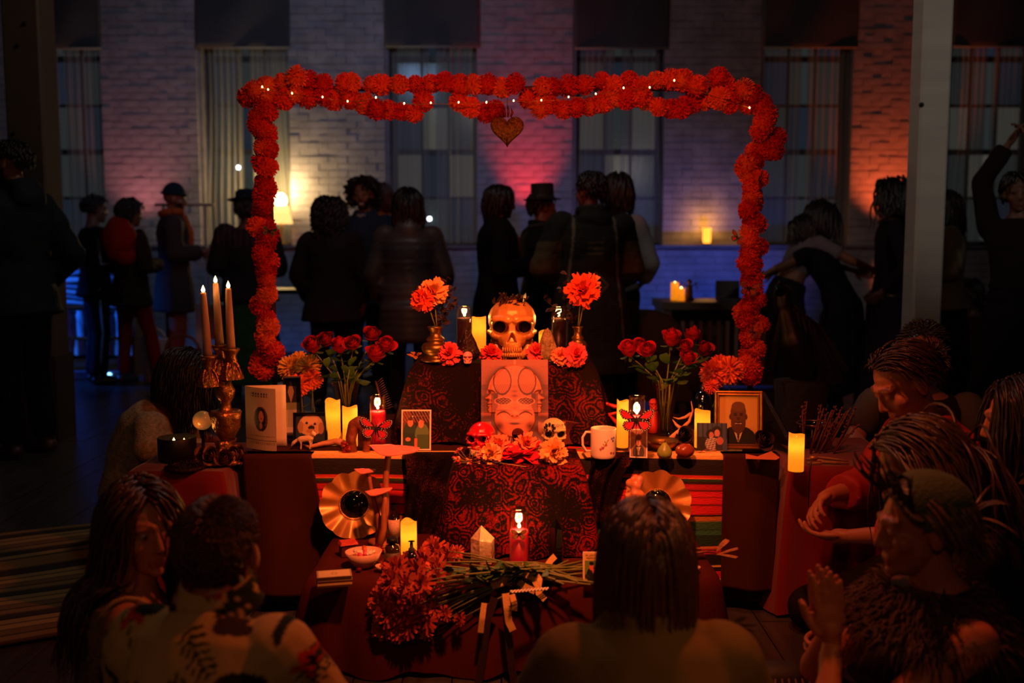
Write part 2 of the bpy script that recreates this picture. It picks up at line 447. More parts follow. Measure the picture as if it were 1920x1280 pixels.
def lace_mat(name, red, dark, scale, thr, seed=0):
    m = bpy.data.materials.new(name); m.use_nodes = True; nt = m.node_tree; b = nt.nodes['Principled BSDF']; b.inputs['Roughness'].default_value = .85; b.inputs['Specular IOR Level'].default_value = .08
    tc = nt.nodes.new('ShaderNodeTexCoord'); mp = nt.nodes.new('ShaderNodeMapping'); mp.inputs['Location'].default_value = (seed, seed*.7, seed*1.3)
    nt.links.new(tc.outputs['Object'], mp.inputs['Vector'])
    # rose-like lace: thin dark contours around warped cell centres, darker drifts, fine net
    def node(t, **kw):
        n_ = nt.nodes.new(t)
        for a_, b_ in kw.items(): setattr(n_, a_, b_)
        return n_
    def math_(op, a_, b_=None, c_=None):
        n_ = node('ShaderNodeMath', operation=op)
        for i_, v_ in enumerate((a_, b_, c_)):
            if v_ is None: continue
            if isinstance(v_, (int, float)): n_.inputs[i_].default_value = v_
            else: nt.links.new(v_, n_.inputs[i_])
        return n_.outputs[0]
    nz = node('ShaderNodeTexNoise'); nz.inputs['Scale'].default_value = scale*1.1; nz.inputs['Detail'].default_value = 1; nt.links.new(mp.outputs[0], nz.inputs['Vector'])
    va = node('ShaderNodeVectorMath', operation='MULTIPLY_ADD'); va.inputs[1].default_value = (.05, .05, .05); nt.links.new(nz.outputs['Color'], va.inputs[0]); nt.links.new(mp.outputs[0], va.inputs[2])
    w = node('ShaderNodeTexVoronoi', feature='F1'); w.inputs['Scale'].default_value = scale; nt.links.new(va.outputs[0], w.inputs['Vector'])
    line = math_('ABSOLUTE', math_('SINE', math_('MULTIPLY', w.outputs['Distance'], 17.0)))
    big = node('ShaderNodeTexNoise'); big.inputs['Scale'].default_value = scale*.35; big.inputs['Detail'].default_value = 2; nt.links.new(mp.outputs[0], big.inputs['Vector'])
    fine = node('ShaderNodeTexNoise'); fine.inputs['Scale'].default_value = scale*10; nt.links.new(mp.outputs[0], fine.inputs['Vector'])
    tot = math_('ADD', math_('MULTIPLY', line, .9), math_('ADD', math_('MULTIPLY', big.outputs['Fac'], 3.2), math_('MULTIPLY', fine.outputs['Fac'], 2.0)))
    mr = node('ShaderNodeMapRange'); mr.inputs['From Min'].default_value = thr-.45; mr.inputs['From Max'].default_value = thr+.35; nt.links.new(tot, mr.inputs['Value'])
    mx = nt.nodes.new('ShaderNodeMix'); mx.data_type = 'RGBA'; mx.inputs['A'].default_value = (*dark, 1); mx.inputs['B'].default_value = (*red, 1)
    nt.links.new(mr.outputs['Result'], mx.inputs['Factor']); nt.links.new(mx.outputs['Result'], b.inputs['Base Color'])
    bp = nt.nodes.new('ShaderNodeBump'); bp.inputs['Strength'].default_value = .3; bp.inputs['Distance'].default_value = .003; bp.invert = True
    nt.links.new(mr.outputs['Result'], bp.inputs['Height']); nt.links.new(bp.outputs['Normal'], b.inputs['Normal'])
    MATS[name] = m; return m
m_lace_u = lace_mat('black_lace_over_rust', hx('64160b'), hx('140806'), 15, 3.7, 3.1)
m_lace_p = lace_mat('black_lace_over_red', hx('7a120b'), hx('120605'), 17, 3.5, 8.2)
TX0, TX1 = -.905, .885
table('altar_table', 'long wooden altar table under the brown cloth', TX0+.01, TX1-.01, 3.28, 4.08, ZM)
table('low_table', 'low wooden table in front of the altar', -.58, .59, 2.78, 3.20, ZL)
table('side_table', 'small side table under crimson velvet at the left of the altar', -1.23, -.94, 3.16, 3.62, ZS)
table('side_table', 'small side table under crimson cloth at the right of the altar', .93, 1.32, 3.24, 3.72, ZS)
tag(cloth('tablecloth', '', m_brown, TX0, TX1, 3.275, 4.09, ZM, .50, .012, .006, 13, 4, flat=True), 'brown linen cloth draped over the long altar table', 'tablecloth')
tag(cloth('tablecloth', '', m_maroon, -.59, .60, 2.77, 3.21, ZL, .262, .045, .014, 12, 7), 'rust brown cloth over the low front table', 'tablecloth')
tag(cloth('tablecloth', '', m_redcloth, -1.24, -.93, 3.15, 3.63, ZS, .478, .05, .02, 9, 5), 'crimson velvet cloth on the side table with the candelabra', 'tablecloth')
tag(cloth('tablecloth', '', m_redcloth, .92, 1.33, 3.23, 3.73, ZS, .478, .05, .02, 9, 9), 'crimson cloth on the side table with the glass bowl of twigs', 'tablecloth')
# raised tiers: a box under lace
def tier(label, x0, x1, y0, y1, z0, z1, mat, seed, flare, nr, rip):
    o = thing('altar_tier', label, 'altar tier', ((x0+x1)/2, (y0+y1)/2, z0))
    MB().box((0, 0, (z1-z0)/2-.002), (x1-x0-.012, y1-y0-.012, z1-z0-.008)).build('box', m_wood, o, False)
    c = cloth('lace_cloth', '', mat, x0-(x0+x1)/2, x1-(x0+x1)/2, y0-(y0+y1)/2, y1-(y0+y1)/2, z1-z0, z1-z0-.012, flare, rip, nr, seed, parent=o)
    return o
tier('upper altar tier covered in black lace over rust cloth, holding the gold skull', -.352, .293, 3.5, 4.0, ZM+.001, ZU, m_lace_u, 3, .07, 11, .018)
tier('front altar tier covered in black rose lace over red cloth', -.180, .215, 2.99, 3.262, ZL+.001, ZP, m_lace_p, 12, .05, 9, .014)
# serape hanging from the front edge
stripes = [(0, 'e8b060'), (.010, 'e8b060'), (.014, '150a06'), (.065, '1c0d08'), (.07, 'c8331c'), (.078, 'e07030'), (.082, '24401f'), (.09, '2a0c08'), (.10, 'b0141c'), (.118, '5a0a0c'), (.122, 'd01822'), (.14, '7a0d10'), (.144, 'd01822'), (.166, '6a0a0c'), (.17, 'c4161e'), (.198, 'a01418'), (.202, '120705'), (.208, 'b06a28'), (.222, '6d6a2c'), (.226, '2c5a34'), (.25, '1c4a30'), (.254, '2c6a44'), (.27, '123425'), (.305, '0c2018'), (.31, 'd07a3c'), (.315, 'b01a18'), (.334, 'b01a18'), (.337, '0d0604'), (.372, '0d0604'), (.375, 'd8a050'), (.381, '0d0604'), (.394, '0d0604'), (.397, 'b8141a'), (.417, 'b8141a'), (.42, 'd8a050'), (.426, '2c6a44'), (.45, '1c4a30'), (.454, 'd8a050'), (.459, '100604'), (.50, '100604'), (.505, 'c01820'), (.56, 'a01016'), (.565, '120604')]
def stripe(s):
    c = stripes[0][1]
    for a, k in stripes:
        if s >= a-.0005: c = k
    return hx(c)
SX0, SX1 = pY(577, 860, 3.26).x, pY(1362, 860, 3.26).x
rows = []; s = -.05
while s <= .47: rows.append(s); s += .003
def ser(u, v):
    s = rows[0]+(rows[-1]-rows[0])*v; x = SX0+(SX1-SX0)*u
    if s < 0: return (x, 3.262-s, ZM+.006)
    return (x+.006*math.sin(9*s), 3.258-.004*min(1, s*30)-.012*math.sin(u*22+s*3)*min(1, s*4)-.02*s, ZM+.004-s+.004*math.sin(u*9+1))
sp = MB().sheet(ser, 70, len(rows)-1, cfn=lambda u, v: stripe(rows[0]+(rows[-1]-rows[0])*v))
tag(sp.build('serape_blanket', M('serape_wool', (1, 1, 1), .9, attr=True, bump=.35, bscale=240, stretch=(.3, 1, 1))), 'striped red, green and black serape hanging down the altar front', 'blanket')
# brown outer cloth flaps framing the serape
def flap(px0, px1, ya, length, seed, label, skew):
    a, b = pY(px0, 860, 3.24).x, pY(px1, 860, 3.24).x; rg = random.Random(seed); ph = rg.uniform(0, 6)
    def fn(u, v):
        s = -.05+(length+.05)*v; x = a+(b-a)*u
        if s < 0: return (x, 3.245-s, ZM+.0085)
        return (x+skew*s*(.3+u), 3.243-.012*math.sin(u*7+ph)*min(1, s*5)-.045*s-.004, ZM+.008-s+.02*u*min(1, s*3)*math.sin(ph))
    return tag(MB().sheet(fn, 26, 40, back=(0, -.002, 0)).build('cloth_flap', m_brown), label, 'cloth')
flap(455, 584, 860, .47, 2, 'brown cloth flap hanging left of the striped serape', .14)
flap(1356, 1462, 860, .45, 5, 'brown cloth flap hanging right of the striped serape', -.02)
# black lace scarves trailing down beside the front tier
m_net = lace_mat('black_net_scarf', hx('4c2010'), hx('0e0605'), 30, 3.7, 5)
for px0, px1, sd, lb in ((738, 850, 1, 'black lace scarf trailing left of the front tier'), (1098, 1178, 2, 'black lace scarf trailing right of the front tier')):
    a, b = pY(px0, 860, 3.22).x, pY(px1, 860, 3.22).x
    def fn(u, v, a=a, b=b, sd=sd):
        s = -.03+.27*v; x = a+(b-a)*u + .03*math.sin(3*v+sd)
        e = 1+.25*math.sin(8*v+sd)
        if s < 0: return (x, 3.235-s, ZM+.0125)
        return (x+((u-.5)*-.10*v if sd == 1 else (u-.5)*-.06*v), 3.225-.014*math.sin(u*13+4*v)-.05*s, ZM+.012-s*e)
    m2 = m_net.copy() if False else m_net
    tag(MB().sheet(fn, 30, 30).build('lace_scarf', m2), lb, 'scarf')
# striped woven rug on the floor at bottom left
def rugc(u, v):
    k = (v*26) % 1; j = int(v*26)
    base = (hx('7a5a30'), hx('8a6a3c'), hx('6a4a26'), hx('2a1a10'), hx('94703e'))[(j*7) % 5]
    return tuple(c*(.35 if k < .22 else 1) for c in base)
ra, rb_ = math.radians(28), Vector((-2.35, 3.25, .006))
def rugf(u, v):
    p = Vector(((u-.5)*1.9, (v-.5)*1.3, .004*math.sin(9*u+7*v))); p.rotate(Matrix.Rotation(ra, 3, 'Z'))
    return rb_+p+Vector((0, 0, .012+.03*math.exp(-((v-.62)/.03)**2)))
tag(MB().sheet(rugf, 20, 208, cfn=rugc, back=(0, 0, -.012)).build('woven_rug', M('rug_wool', (1, 1, 1), .95, attr=True, bump=.4, bscale=120)), 'tan striped woven rug rumpled on the dark floor', 'rug')
# ------------------------------------------------------------------ shared pieces: flowers, candles, prints
def dep(p): return p.y*cP + (CAM_H-p.z)*sP
def S(p): return dep(Vector(p))/F
m_petal = M('petals', (1, 1, 1), .8, attr=True, spec=.25)
m_leaf = M('leaf_green', hx('3c5a22'), .5, var=.3, vscale=30)
m_stem = M('stem_green', hx('6b7030'), .6, var=.2, vscale=30)
m_dried = M('dried_dark_leaf', hx('2a1a12'), .5, var=.3, vscale=40)
def shade(c, k): return tuple(min(1, max(0, x*k)) for x in c)
def petal(mb, o, d, side, L, Wd, col, curl=.2, rows=3, cols=2, jag=0, rg=random, base=.35):
    d, side = Vector(d), Vector(side); n = side.cross(d)
    vs, cs = [], []
    for i in range(rows):
        s = i/(rows-1); w = Wd*(base+(1-base)*math.sin(min(1, s*1.25)*math.pi/2))*(1 if s < .99 else .75)
        for j in range(cols):
            u = (j/(cols-1))*2-1
            e = L*(s + (jag*rg.uniform(-1, 1) if i == rows-1 else 0))
            vs.append(Vector(o)+d*e+side*u*w+n*(curl*L*s*s-.25*abs(u)*Wd*(1-s)))
            cs.append(col)
    fs = [(i*cols+j, i*cols+j+1, (i+1)*cols+j+1, (i+1)*cols+j) for i in range(rows-1) for j in range(cols-1)]
    mb.add(vs, fs, cs)
def head_mb(layers, col, seed, jitter=.15, core=None, tint=.25, squash=1):
    rg = random.Random(seed); mb = MB()
    if core: mb.ell((0, 0, core[1]), (core[0],)*3, 10, 7, col=shade(col, .8))
    for th, n, r0, L, Wd, curl, rows, cols, jag in layers:
        for k in range(n):
            a = 2*math.pi*(k+rg.uniform(-.3, .3))/n + th*9; t = math.radians(th+rg.uniform(-6, 6))
            d = Vector((math.sin(t)*math.cos(a), math.sin(t)*math.sin(a), math.cos(t)))
            side = Vector((-math.sin(a), math.cos(a), 0)); side = (side+d.cross(side)*rg.uniform(-jitter, jitter)*3).normalized()
            l = L*rg.uniform(.88, 1.1); petal(mb, d*r0, d, side, l, Wd, shade(col, rg.uniform(1-tint, 1+tint)), curl*rg.uniform(.4, 1.6), rows, cols, jag, rg)
    if squash != 1: mb.v = [(x, y, z*squash) for x, y, z in mb.v]
    return mb
def pom_mb(col, seed):            # unit-radius marigold
    L = [(th, max(3, int(24*math.sin(math.radians(max(th, 8))))), .70, .29, .13, .5, 2, 2, .22) for th in range(6, 178, 13)]
    return head_mb(L, col, seed, .4, (.80, 0), .16)
def carn_mb(col, seed):           # carnation, axis +Z, radius about 1
    L = [(6, 4, .1, .8, .25, -.3, 3, 4, .12), (22, 8, .15, .85, .26, -.1, 3, 4, .13), (42, 11, .2, .85, .28, .1, 3, 4, .13), (62, 13, .2, .85, .28, .25, 3, 4, .13), (82, 13, .2, .82, .28, .35, 3, 4, .13), (104, 11, .2, .75, .26, .4, 3, 4, .12)]
    return head_mb(L, col, seed, .3, (.42, 0), .22)
def mum_mb(col, seed):            # daisy-form chrysanthemum
    L = [(12, 8, .10, .5, .12, -.4, 3, 2, 0), (32, 12, .12, .72, .14, -.25, 3, 2, 0), (54, 14, .12, .9, .15, -.05, 3, 2, 0), (76, 15, .12, 1.0, .15, .15, 3, 2, 0)]
    return head_mb(L, col, seed, .1, (.2, .02), .35)
def spike_mb(col, seed):          # round spiky dahlia
    L = [(th, max(4, int(19*math.sin(math.radians(max(th, 10))))), .4, .62, .10, .1, 3, 2, .05) for th in range(10, 140, 16)]
    return head_mb(L, col, seed, .2, (.5, 0), .25)
def rose_mb(col, seed):           # rose bloom, axis +Z, radius about 1, height about 1.5
    rg = random.Random(seed); mb = MB(); a0 = rg.uniform(0, 6)
    for k in range(15):
        t = k/14; R = .20+.62*t; a = a0+k*2.4; hw = 1.15-.2*t; H = 1.55-.35*t; c = shade(col, rg.uniform(.8, 1.15))
        def fn(u, v, R=R, a=a, hw=hw, H=H, t=t):
            ang = a+(u-.5)*2*hw; e = math.sin(math.pi*u)
            r = R*(.35+.65*math.sin(min(1, v*1.3)*math.pi/2))*(1-.45*(1-t)*v*v) + t**3*.30*max(0, v-.70)/.30*e
            z = -.25+H*v*(.86+.14*e) - t**2*.22*max(0, v-.75)/.25
            return (r*math.cos(ang), r*math.sin(ang), z+.1*(1-t))
        mb.sheet(fn, 6, 6, cfn=lambda u, v, c=c: c)
    return mb
def inst_mesh(mb, name='bloom'): return mb.mesh(name, m_petal, True)
def orient(axis, spin=0):
    q = Vector(axis).normalized().to_track_quat('Z', 'Y'); return (q.to_matrix() @ Matrix.Rotation(spin, 3, 'Z')).to_euler()
# --- candles
m_wax_led = bpy.data.materials.new('led_candle_wax'); m_wax_led.use_nodes = True
def _led():
    nt = m_wax_led.node_tree; nt.nodes.clear(); o = nt.nodes.new('ShaderNodeOutputMaterial'); a = nt.nodes.new('ShaderNodeAddShader'); mx = nt.nodes.new('ShaderNodeMixShader'); mx.inputs[0].default_value = .3
    t = nt.nodes.new('ShaderNodeBsdfTranslucent'); t.inputs[0].default_value = (.95, .55, .14, 1); d = nt.nodes.new('ShaderNodeBsdfDiffuse'); d.inputs[0].default_value = (.75, .48, .16, 1)
    e = nt.nodes.new('ShaderNodeEmission'); e.inputs[0].default_value = (1, .36, .012, 1); e.inputs[1].default_value = .38
    nt.links.new(t.outputs[0], mx.inputs[1]); nt.links.new(d.outputs[0], mx.inputs[2]); nt.links.new(mx.outputs[0], a.inputs[0]); nt.links.new(e.outputs[0], a.inputs[1]); nt.links.new(a.outputs[0], o.inputs[0])
_led()
m_flame = M('flame', (1, .6, .2), .5, emit=(1, .55, .14), estr=26)
m_glass = glassy('candle_glass', (1, .98, .94), .16, .04)
m_wick = M('wick', (.02, .015, .01), .9)
def led_pillar(px, pyt, pyb, wpx, z, label, Y=None, glow=1.0):
    p = pZ(px, pyb, z) if Y is None else Vector((pY(px, pyb, Y).x, Y, z)); s = S(p)
    h, r = (pyb-pyt)*s if Y is None else pY(px, pyt, Y).z-z, wpx*s/2
    o = thing('pillar_candle', label, 'candle', p, rnd(0, 6), 'flameless pillar candles on the altar')
    n = 28; ph = rnd(0, 6)
    top = lambda a: h-.003-.0035*math.sin(2*a+ph)-.002*math.sin(3*a)
    vs, fs = [], []
    rows = [(r*.98, 0), (r, .004)] + [(r*(1+.006*math.sin(k*2.1)), None if k == 9 else k/9) for k in range(1, 10)]
    for i, (rr, zz) in enumerate(rows):
        for k in range(n):
            a = 2*math.pi*k/n
            q = top(a) if zz is None else (zz if i < 2 else zz*(h-.012))
            vs.append((rr*math.cos(a)*(1+.01*math.sin(3*a+ph)), rr*math.sin(a), q))
    for rr, dz in ((r*.86, -.001), (r*.74, -.010), (r*.3, -.016), (r*.02, -.017)):
        for k in range(n):
            a = 2*math.pi*k/n; vs.append((rr*math.cos(a), rr*math.sin(a), (top(a)+dz) if dz > -.005 else h-.008+dz))
    R = len(vs)//n
    for i in range(R-1):
        for k in range(n): fs.append((i*n+k, i*n+(k+1) % n, (i+1)*n+(k+1) % n, (i+1)*n+k))
    fs.append(tuple(range(n-1, -1, -1))); fs.append(tuple(range((R-1)*n, R*n)))
    MB().add(vs, fs).build('wax_body', m_wax_led, o)
    flame(o, (0, 0, h-.022), .012, None, 'led_flame')
    d = bpy.data.lights.new('led_light', 'POINT'); d.color = (1, .50, .08); d.energy = .05; d.shadow_soft_size = r*.35
    l = bpy.data.objects.new('led_light', d); COL.objects.link(l); l.parent = o; l.location = (0, 0, h*.66)
    return o
def flame(o, c, h, power=None, name='flame', tilt=0):
    pr = [(0.0005, 0), (.20*h, .12*h), (.27*h, .3*h), (.22*h, .5*h), (.12*h, .75*h), (.04*h, .92*h), (.002*h, h)]
    MB().lathe(pr, 12, c).build(name, m_flame, o)
    if power:
        d = bpy.data.lights.new('flame_light', 'POINT'); d.color = (1, .42, .10); d.energy = power; d.shadow_soft_size = .012
        l = bpy.data.objects.new('flame_light', d); COL.objects.link(l); l.parent = o; l.location = Vector(c)+Vector((0, 0, h*.5))
def novena(px, pyt, pyb, wpx, z, label, wax, level=.55, Y=None, power=.35, below=False):
    p = pZ(px, pyb, z) if Y is None else Vector((pY(px, pyb, Y).x, Y, z)); s = S(p)
    h = (pyb-pyt)*s if Y is None else pY(px, pyt, Y).z-z; r = wpx*s/2
    o = thing('glass_candle', label, 'candle', p, 0, 'tall glass prayer candles')
    MB().lathe([(r*.9, 0), (r, .006), (r, h*.93), (r*.93, h*.955), (r*.99, h*.98), (r*.97, h), (r*.92, h), (r*.93, h*.975), (r*.88, h*.955), (r*.95, h*.93), (r*.95, .01), (.001, .008)], 28).build('jar', m_glass, o)
    MB().lathe([(r*.92, .009), (r*.935, .014), (r*.935, h*level), (r*.80, h*level-.002), (.001, h*level-.003)], 24).build('wax', wax, o)
    MB().tube([(0, 0, h*level-.004), (.001, 0, h*level+.008)], .0012, 6).build('wick', m_wick, o)
    flame(o, (.0005, 0, h*level+.006), .018, power*6.5)
    return o
# --- flat prints
def paint(bg, shapes):
    def f(u, v):
        c = bg(u, v) if callable(bg) else bg
        for s in shapes:
            k = s[0]
            if k == 'e':
                if ((u-s[1])/s[3])**2+((v-s[2])/s[4])**2 <= 1: c = s[5]
            elif k == 'r':
                if s[1] <= u <= s[3] and s[2] <= v <= s[4]: c = s[5]
            elif k == 't':      # triangle
                (x1, y1), (x2, y2), (x3, y3) = s[1], s[2], s[3]
                d = (y2-y3)*(x1-x3)+(x3-x2)*(y1-y3); a = ((y2-y3)*(u-x3)+(x3-x2)*(v-y3))/d; b = ((y3-y1)*(u-x3)+(x1-x3)*(v-y3))/d
                if a >= 0 and b >= 0 and a+b <= 1: c = s[4]
            elif k == 'f': c = s[1](u, v, c)
        return c
    return f
m_print = M('photo_print', (1, 1, 1), .45, attr=True)
m_paper = M('card_paper', hx('e8d9bd'), .8)
def print_sheet(mb_or_none, w, h, fn, n=56):
    nx = n; ny = max(2, int(n*h/w))
    return MB().sheet(lambda u, v: ((u-.5)*w, -.0006, v*h), nx, ny, cfn=fn)
def text_mesh(txt, size, mat, parent, loc, rot, name='lettering', shear=0):
    cu = bpy.data.curves.new('t', 'FONT'); cu.body = txt; cu.size = size; cu.align_x = 'CENTER'; cu.extrude = .0002; cu.shear = shear
    o = bpy.data.objects.new('t', cu); WORK.collection.objects.link(o); vl = WORK.view_layers[0]; vl.update()
    me = bpy.data.meshes.new_from_object(o.evaluated_get(vl.depsgraph)); bpy.data.objects.remove(o)
    me.materials.clear(); me.materials.append(mat); return place(name, me, parent, loc, rot)
def photo(px, pyb, wpx, hpx, z, label, fn, border=None, tilt=-.15, rz=0, n=56, Y=None, name='photograph'):
    p = pZ(px, pyb, z) if Y is None else Vector((pY(px, pyb, Y).x, Y, z)); s = S(p); w, h = wpx*s, hpx*s
    o = thing(name, label, 'photograph', p+Vector((0, 0, .002)), 0, None, (tilt, 0, rz))
    if border: MB().box((0, .0012, h/2), (w, .0022, h)).build('paper', m_paper, o, False)
    else: MB().box((0, .0012, h/2), (w, .0022, h)).build('backing', M('print_back', hx('3a2a20'), .8), o, False)
    b = border or 0
    sh = print_sheet(None, w*(1-2*b), h-2*b*w, fn, n).build('print', m_print, o, False); sh.location = (0, 0, b*w)
    return o
def blank(u, v): return hx('888888')
# --- butterflies
m_wing = M('butterfly_wing', (1, 1, 1), .6, attr=True, emit=None)
def butterfly(p, size, label, col, rot=(0, 0, 0), group=None, fold=.25):
    o = thing('butterfly', label, 'butterfly', p, 0, group, rot)
    blk = hx('0c0806'); wh = hx('f0dcc0')
    fore = [(0, .02), (.25, .30), (.55, .52), (.85, .62), (1.0, .52), (.93, .30), (.80, .10), (.45, -.02)]
    hind = [(0, .0), (.42, -.02), (.70, -.06), (.80, -.28), (.66, -.52), (.40, -.62), (.20, -.50), (.06, -.22)]
    for sx in (-1, 1):
        mb = MB()
        for poly in (fore, hind):
            c = (sum(a for a, b in poly)/len(poly), sum(b for a, b in poly)/len(poly))
            rings_ = []
            for k in (0, .4, .66, .68, 1):
                rings_.append([(c[0]+(a-c[0])*k, c[1]+(b-c[1])*k) for a, b in poly] if k else [c])
            vs = [rings_[0][0]]; cs = [col]; n = len(poly)
            for ri, rr in enumerate(rings_[1:]):
                for i, q in enumerate(rr): vs.append(q); cs.append(col if ri < 2 else blk)
            fs = [(0, 1+i, 1+(i+1) % n) for i in range(n)]
            for r in range(3):
                for i in range(n): fs.append((1+r*n+i, 1+(r+1)*n+i, 1+(r+1)*n+(i+1) % n, 1+r*n+(i+1) % n))
            P = [(sx*x*size*math.cos(fold), -abs(x)*size*math.sin(fold)-.001, z*size) for x, z in vs]
            mb.add(P, fs if sx > 0 else [tuple(reversed(f)) for f in fs], cs)
            for i in range(n):        # pale dots along the dark margin
                a, b = poly[i], poly[(i+1) % n]
                for q in (.3, .75):
                    x, z = c[0]+(a[0]+(b[0]-a[0])*q-c[0])*.86, c[1]+(a[1]+(b[1]-a[1])*q-c[1])*.86
                    if x < .25: continue
                    X = Vector((sx*x*size*math.cos(fold), -abs(x)*size*math.sin(fold)-.002, z*size)); d = size*.03
                    mb.add([X+Vector((d, 0, 0)), X+Vector((0, 0, d)), X-Vector((d, 0, 0)), X-Vector((0, 0, d))], [(0, 1, 2, 3)], wh)
            for i in range(1, n-1):   # veins
                a = poly[i]; q0, q1 = Vector((0, 0, 0)), Vector((sx*a[0]*.86*size*math.cos(fold), -a[0]*.86*size*math.sin(fold)-.0018, a[1]*.86*size))
                mb.tube([q0, q1], size*.008, 3, False, col=blk)
        mb.build('wing', m_wing, o, False)
    b = MB().tube([(0, -.003, -.35*size), (0, -.004, -.1*size), (0, -.005, .12*size), (0, -.004, .22*size)], [size*.02, size*.05, size*.05, size*.03], 8)
    for sx in (-1, 1): b.tube([(0, -.004, .2*size), (sx*.12*size, -.008, .45*size)], size*.008, 4)
    b.build('body', M('butterfly_body', hx('120b08'), .7), o)
    return o
# ------------------------------------------------------------------ the marigold arch
AY = 3.98
m_iron = M('dark_iron', hx('201d1b'), .5, .8)
xl, xr, zt = pY(508, 400, AY).x, pY(1414, 400, AY).x, pY(960, 166, AY).z
ar = thing('arch_frame', 'slim dark metal arch frame carrying the marigold garland', 'arch', ((xl+xr)/2, AY, 0)); hw = (xr-xl)/2
for sx, rgb in ((-1, 'l'), (1, 'r')):
    MB().tube([(sx*hw, 0, 0), (sx*hw, 0, zt-.05), (sx*(hw-.015), 0, zt-.015), (sx*(hw-.05), 0, zt)], .011, 10).build('post', M('arch_pole', hx('4a2418'), .5, .3), ar)
    MB().box((sx*hw, 0, .012), (.06, .5, .024)).build('foot', M('arch_pole', hx('4a2418'), .5), ar, False)
MB().tube([(-hw+.05, 0, zt), (hw-.05, 0, zt)], .010, 10).build('crossbar', MATS['arch_pole'], ar)
oc = [hx('e44a1a'), hx('ea521e'), hx('d83618'), hx('e66024'), hx('c82418')]
poms = [inst_mesh(pom_mb(c, i), 'marigold') for i, c in enumerate(oc)]
gar = thing('marigold_garland', 'thick orange marigold garland wound around the arch', 'garland', ((xl+xr)/2, AY-.03, 1.2))
def strand(pts, step, jit, rpx=(17, 22), zj=.03, skip=(), pal=(0, 1, 2, 3, 4)):
    acc = 0
    for (x0, y0), (x1, y1) in zip(pts, pts[1:]):
        L = math.hypot(x1-x0, y1-y0); t = acc
        while t < L:
            x, y = x0+(x1-x0)*t/L+rnd(-jit, jit), y0+(y1-y0)*t/L+rnd(-jit, jit)
            if not any(a < x < b for a, b in skip):
                p = pY(x, y, AY-.035+rnd(-zj, zj))
                o = place('marigold', poms[random.choice(pal)], gar, p-gar.location, (rnd(0, 6), rnd(0, 6), rnd(0, 6)), msz(rnd(*rpx), AY))
            t += step
        acc = t-L
strand([(486, 176), (500, 158), (560, 152), (640, 156), (720, 158), (800, 158), (900, 158), (960, 158), (1010, 160), (1060, 160), (1150, 155), (1250, 155), (1340, 153), (1395, 168), (1418, 178)], 27, 8, skip=((722, 738), (793, 806), (985, 1000)))
strand([(505, 183), (560, 178), (640, 186), (690, 196), (735, 214), (775, 210), (800, 192), (835, 176), (868, 200), (915, 214), (935, 200)], 25, 6, skip=((815, 845),))
strand([(985, 190), (1040, 205), (1090, 206), (1130, 192), (1170, 182), (1205, 178), (1232, 202), (1262, 206), (1300, 192), (1345, 186), (1400, 190)], 24, 6)
strand([(470, 188), (492, 206), (474, 226), (490, 250), (500, 278), (486, 304), (500, 336), (488, 362), (503, 392), (488, 420), (508, 448), (488, 474), (506, 496), (488, 520), (506, 544), (486, 574), (504, 604), (484, 630), (508, 654), (486, 684), (500, 700)], 19.5, 8, pal=(0, 1, 3, 4, 2, 2))
strand([(498, 215), (496, 330), (494, 470), (492, 600), (500, 696)], 33, 9, pal=(2, 4, 4, 0))
strand([(1412, 180), (1440, 205), (1426, 228), (1448, 250), (1456, 276), (1420, 272), (1412, 296), (1396, 318), (1400, 345), (1424, 372), (1408, 398), (1426, 422), (1400, 446), (1420, 466), (1396, 490), (1424, 506), (1400, 532), (1418, 560), (1394, 584), (1422, 606), (1402, 630), (1422, 656), (1400, 676), (1424, 696), (1405, 712)], 19, 8, pal=(0, 1, 3, 4, 2, 2))
strand([(1432, 215), (1425, 290), (1408, 380), (1412, 480), (1408, 600), (1414, 700)], 30, 9, pal=(2, 4, 2, 0))
bul = [(492, 163), (503, 168), (548, 175), (605, 182), (652, 190), (705, 183), (758, 194), (808, 193), (860, 192), (912, 192), (963, 189), (1015, 188), (1066, 182), (1117, 176), (1169, 165), (1218, 164), (1264, 151), (1405, 202)]
fs_ = thing('fairy_lights', 'thin wire string of tiny warm fairy lights along the arch top', 'string lights', pY(960, 185, AY-.1))
pts = [pY(x, y, AY-.10)-fs_.location for x, y in bul]
MB().tube([p for a, b in zip(pts, pts[1:]) for p in (a, (a+b)/2+Vector((0, 0, -.006)))]+[pts[-1]], .0012, 5).build('wire', M('copper_wire', hx('a06a30'), .4, .9), fs_)
bm2 = MB().ell((0, 0, 0), (.0028, .0028, .004), 8, 6).mesh('bulb', M('fairy_bulb', (1, .8, .4), .3, emit=(1, .62, .20), estr=16))
for p in pts: place('bulb', bm2, fs_, p+Vector((0, -.004, 0)))
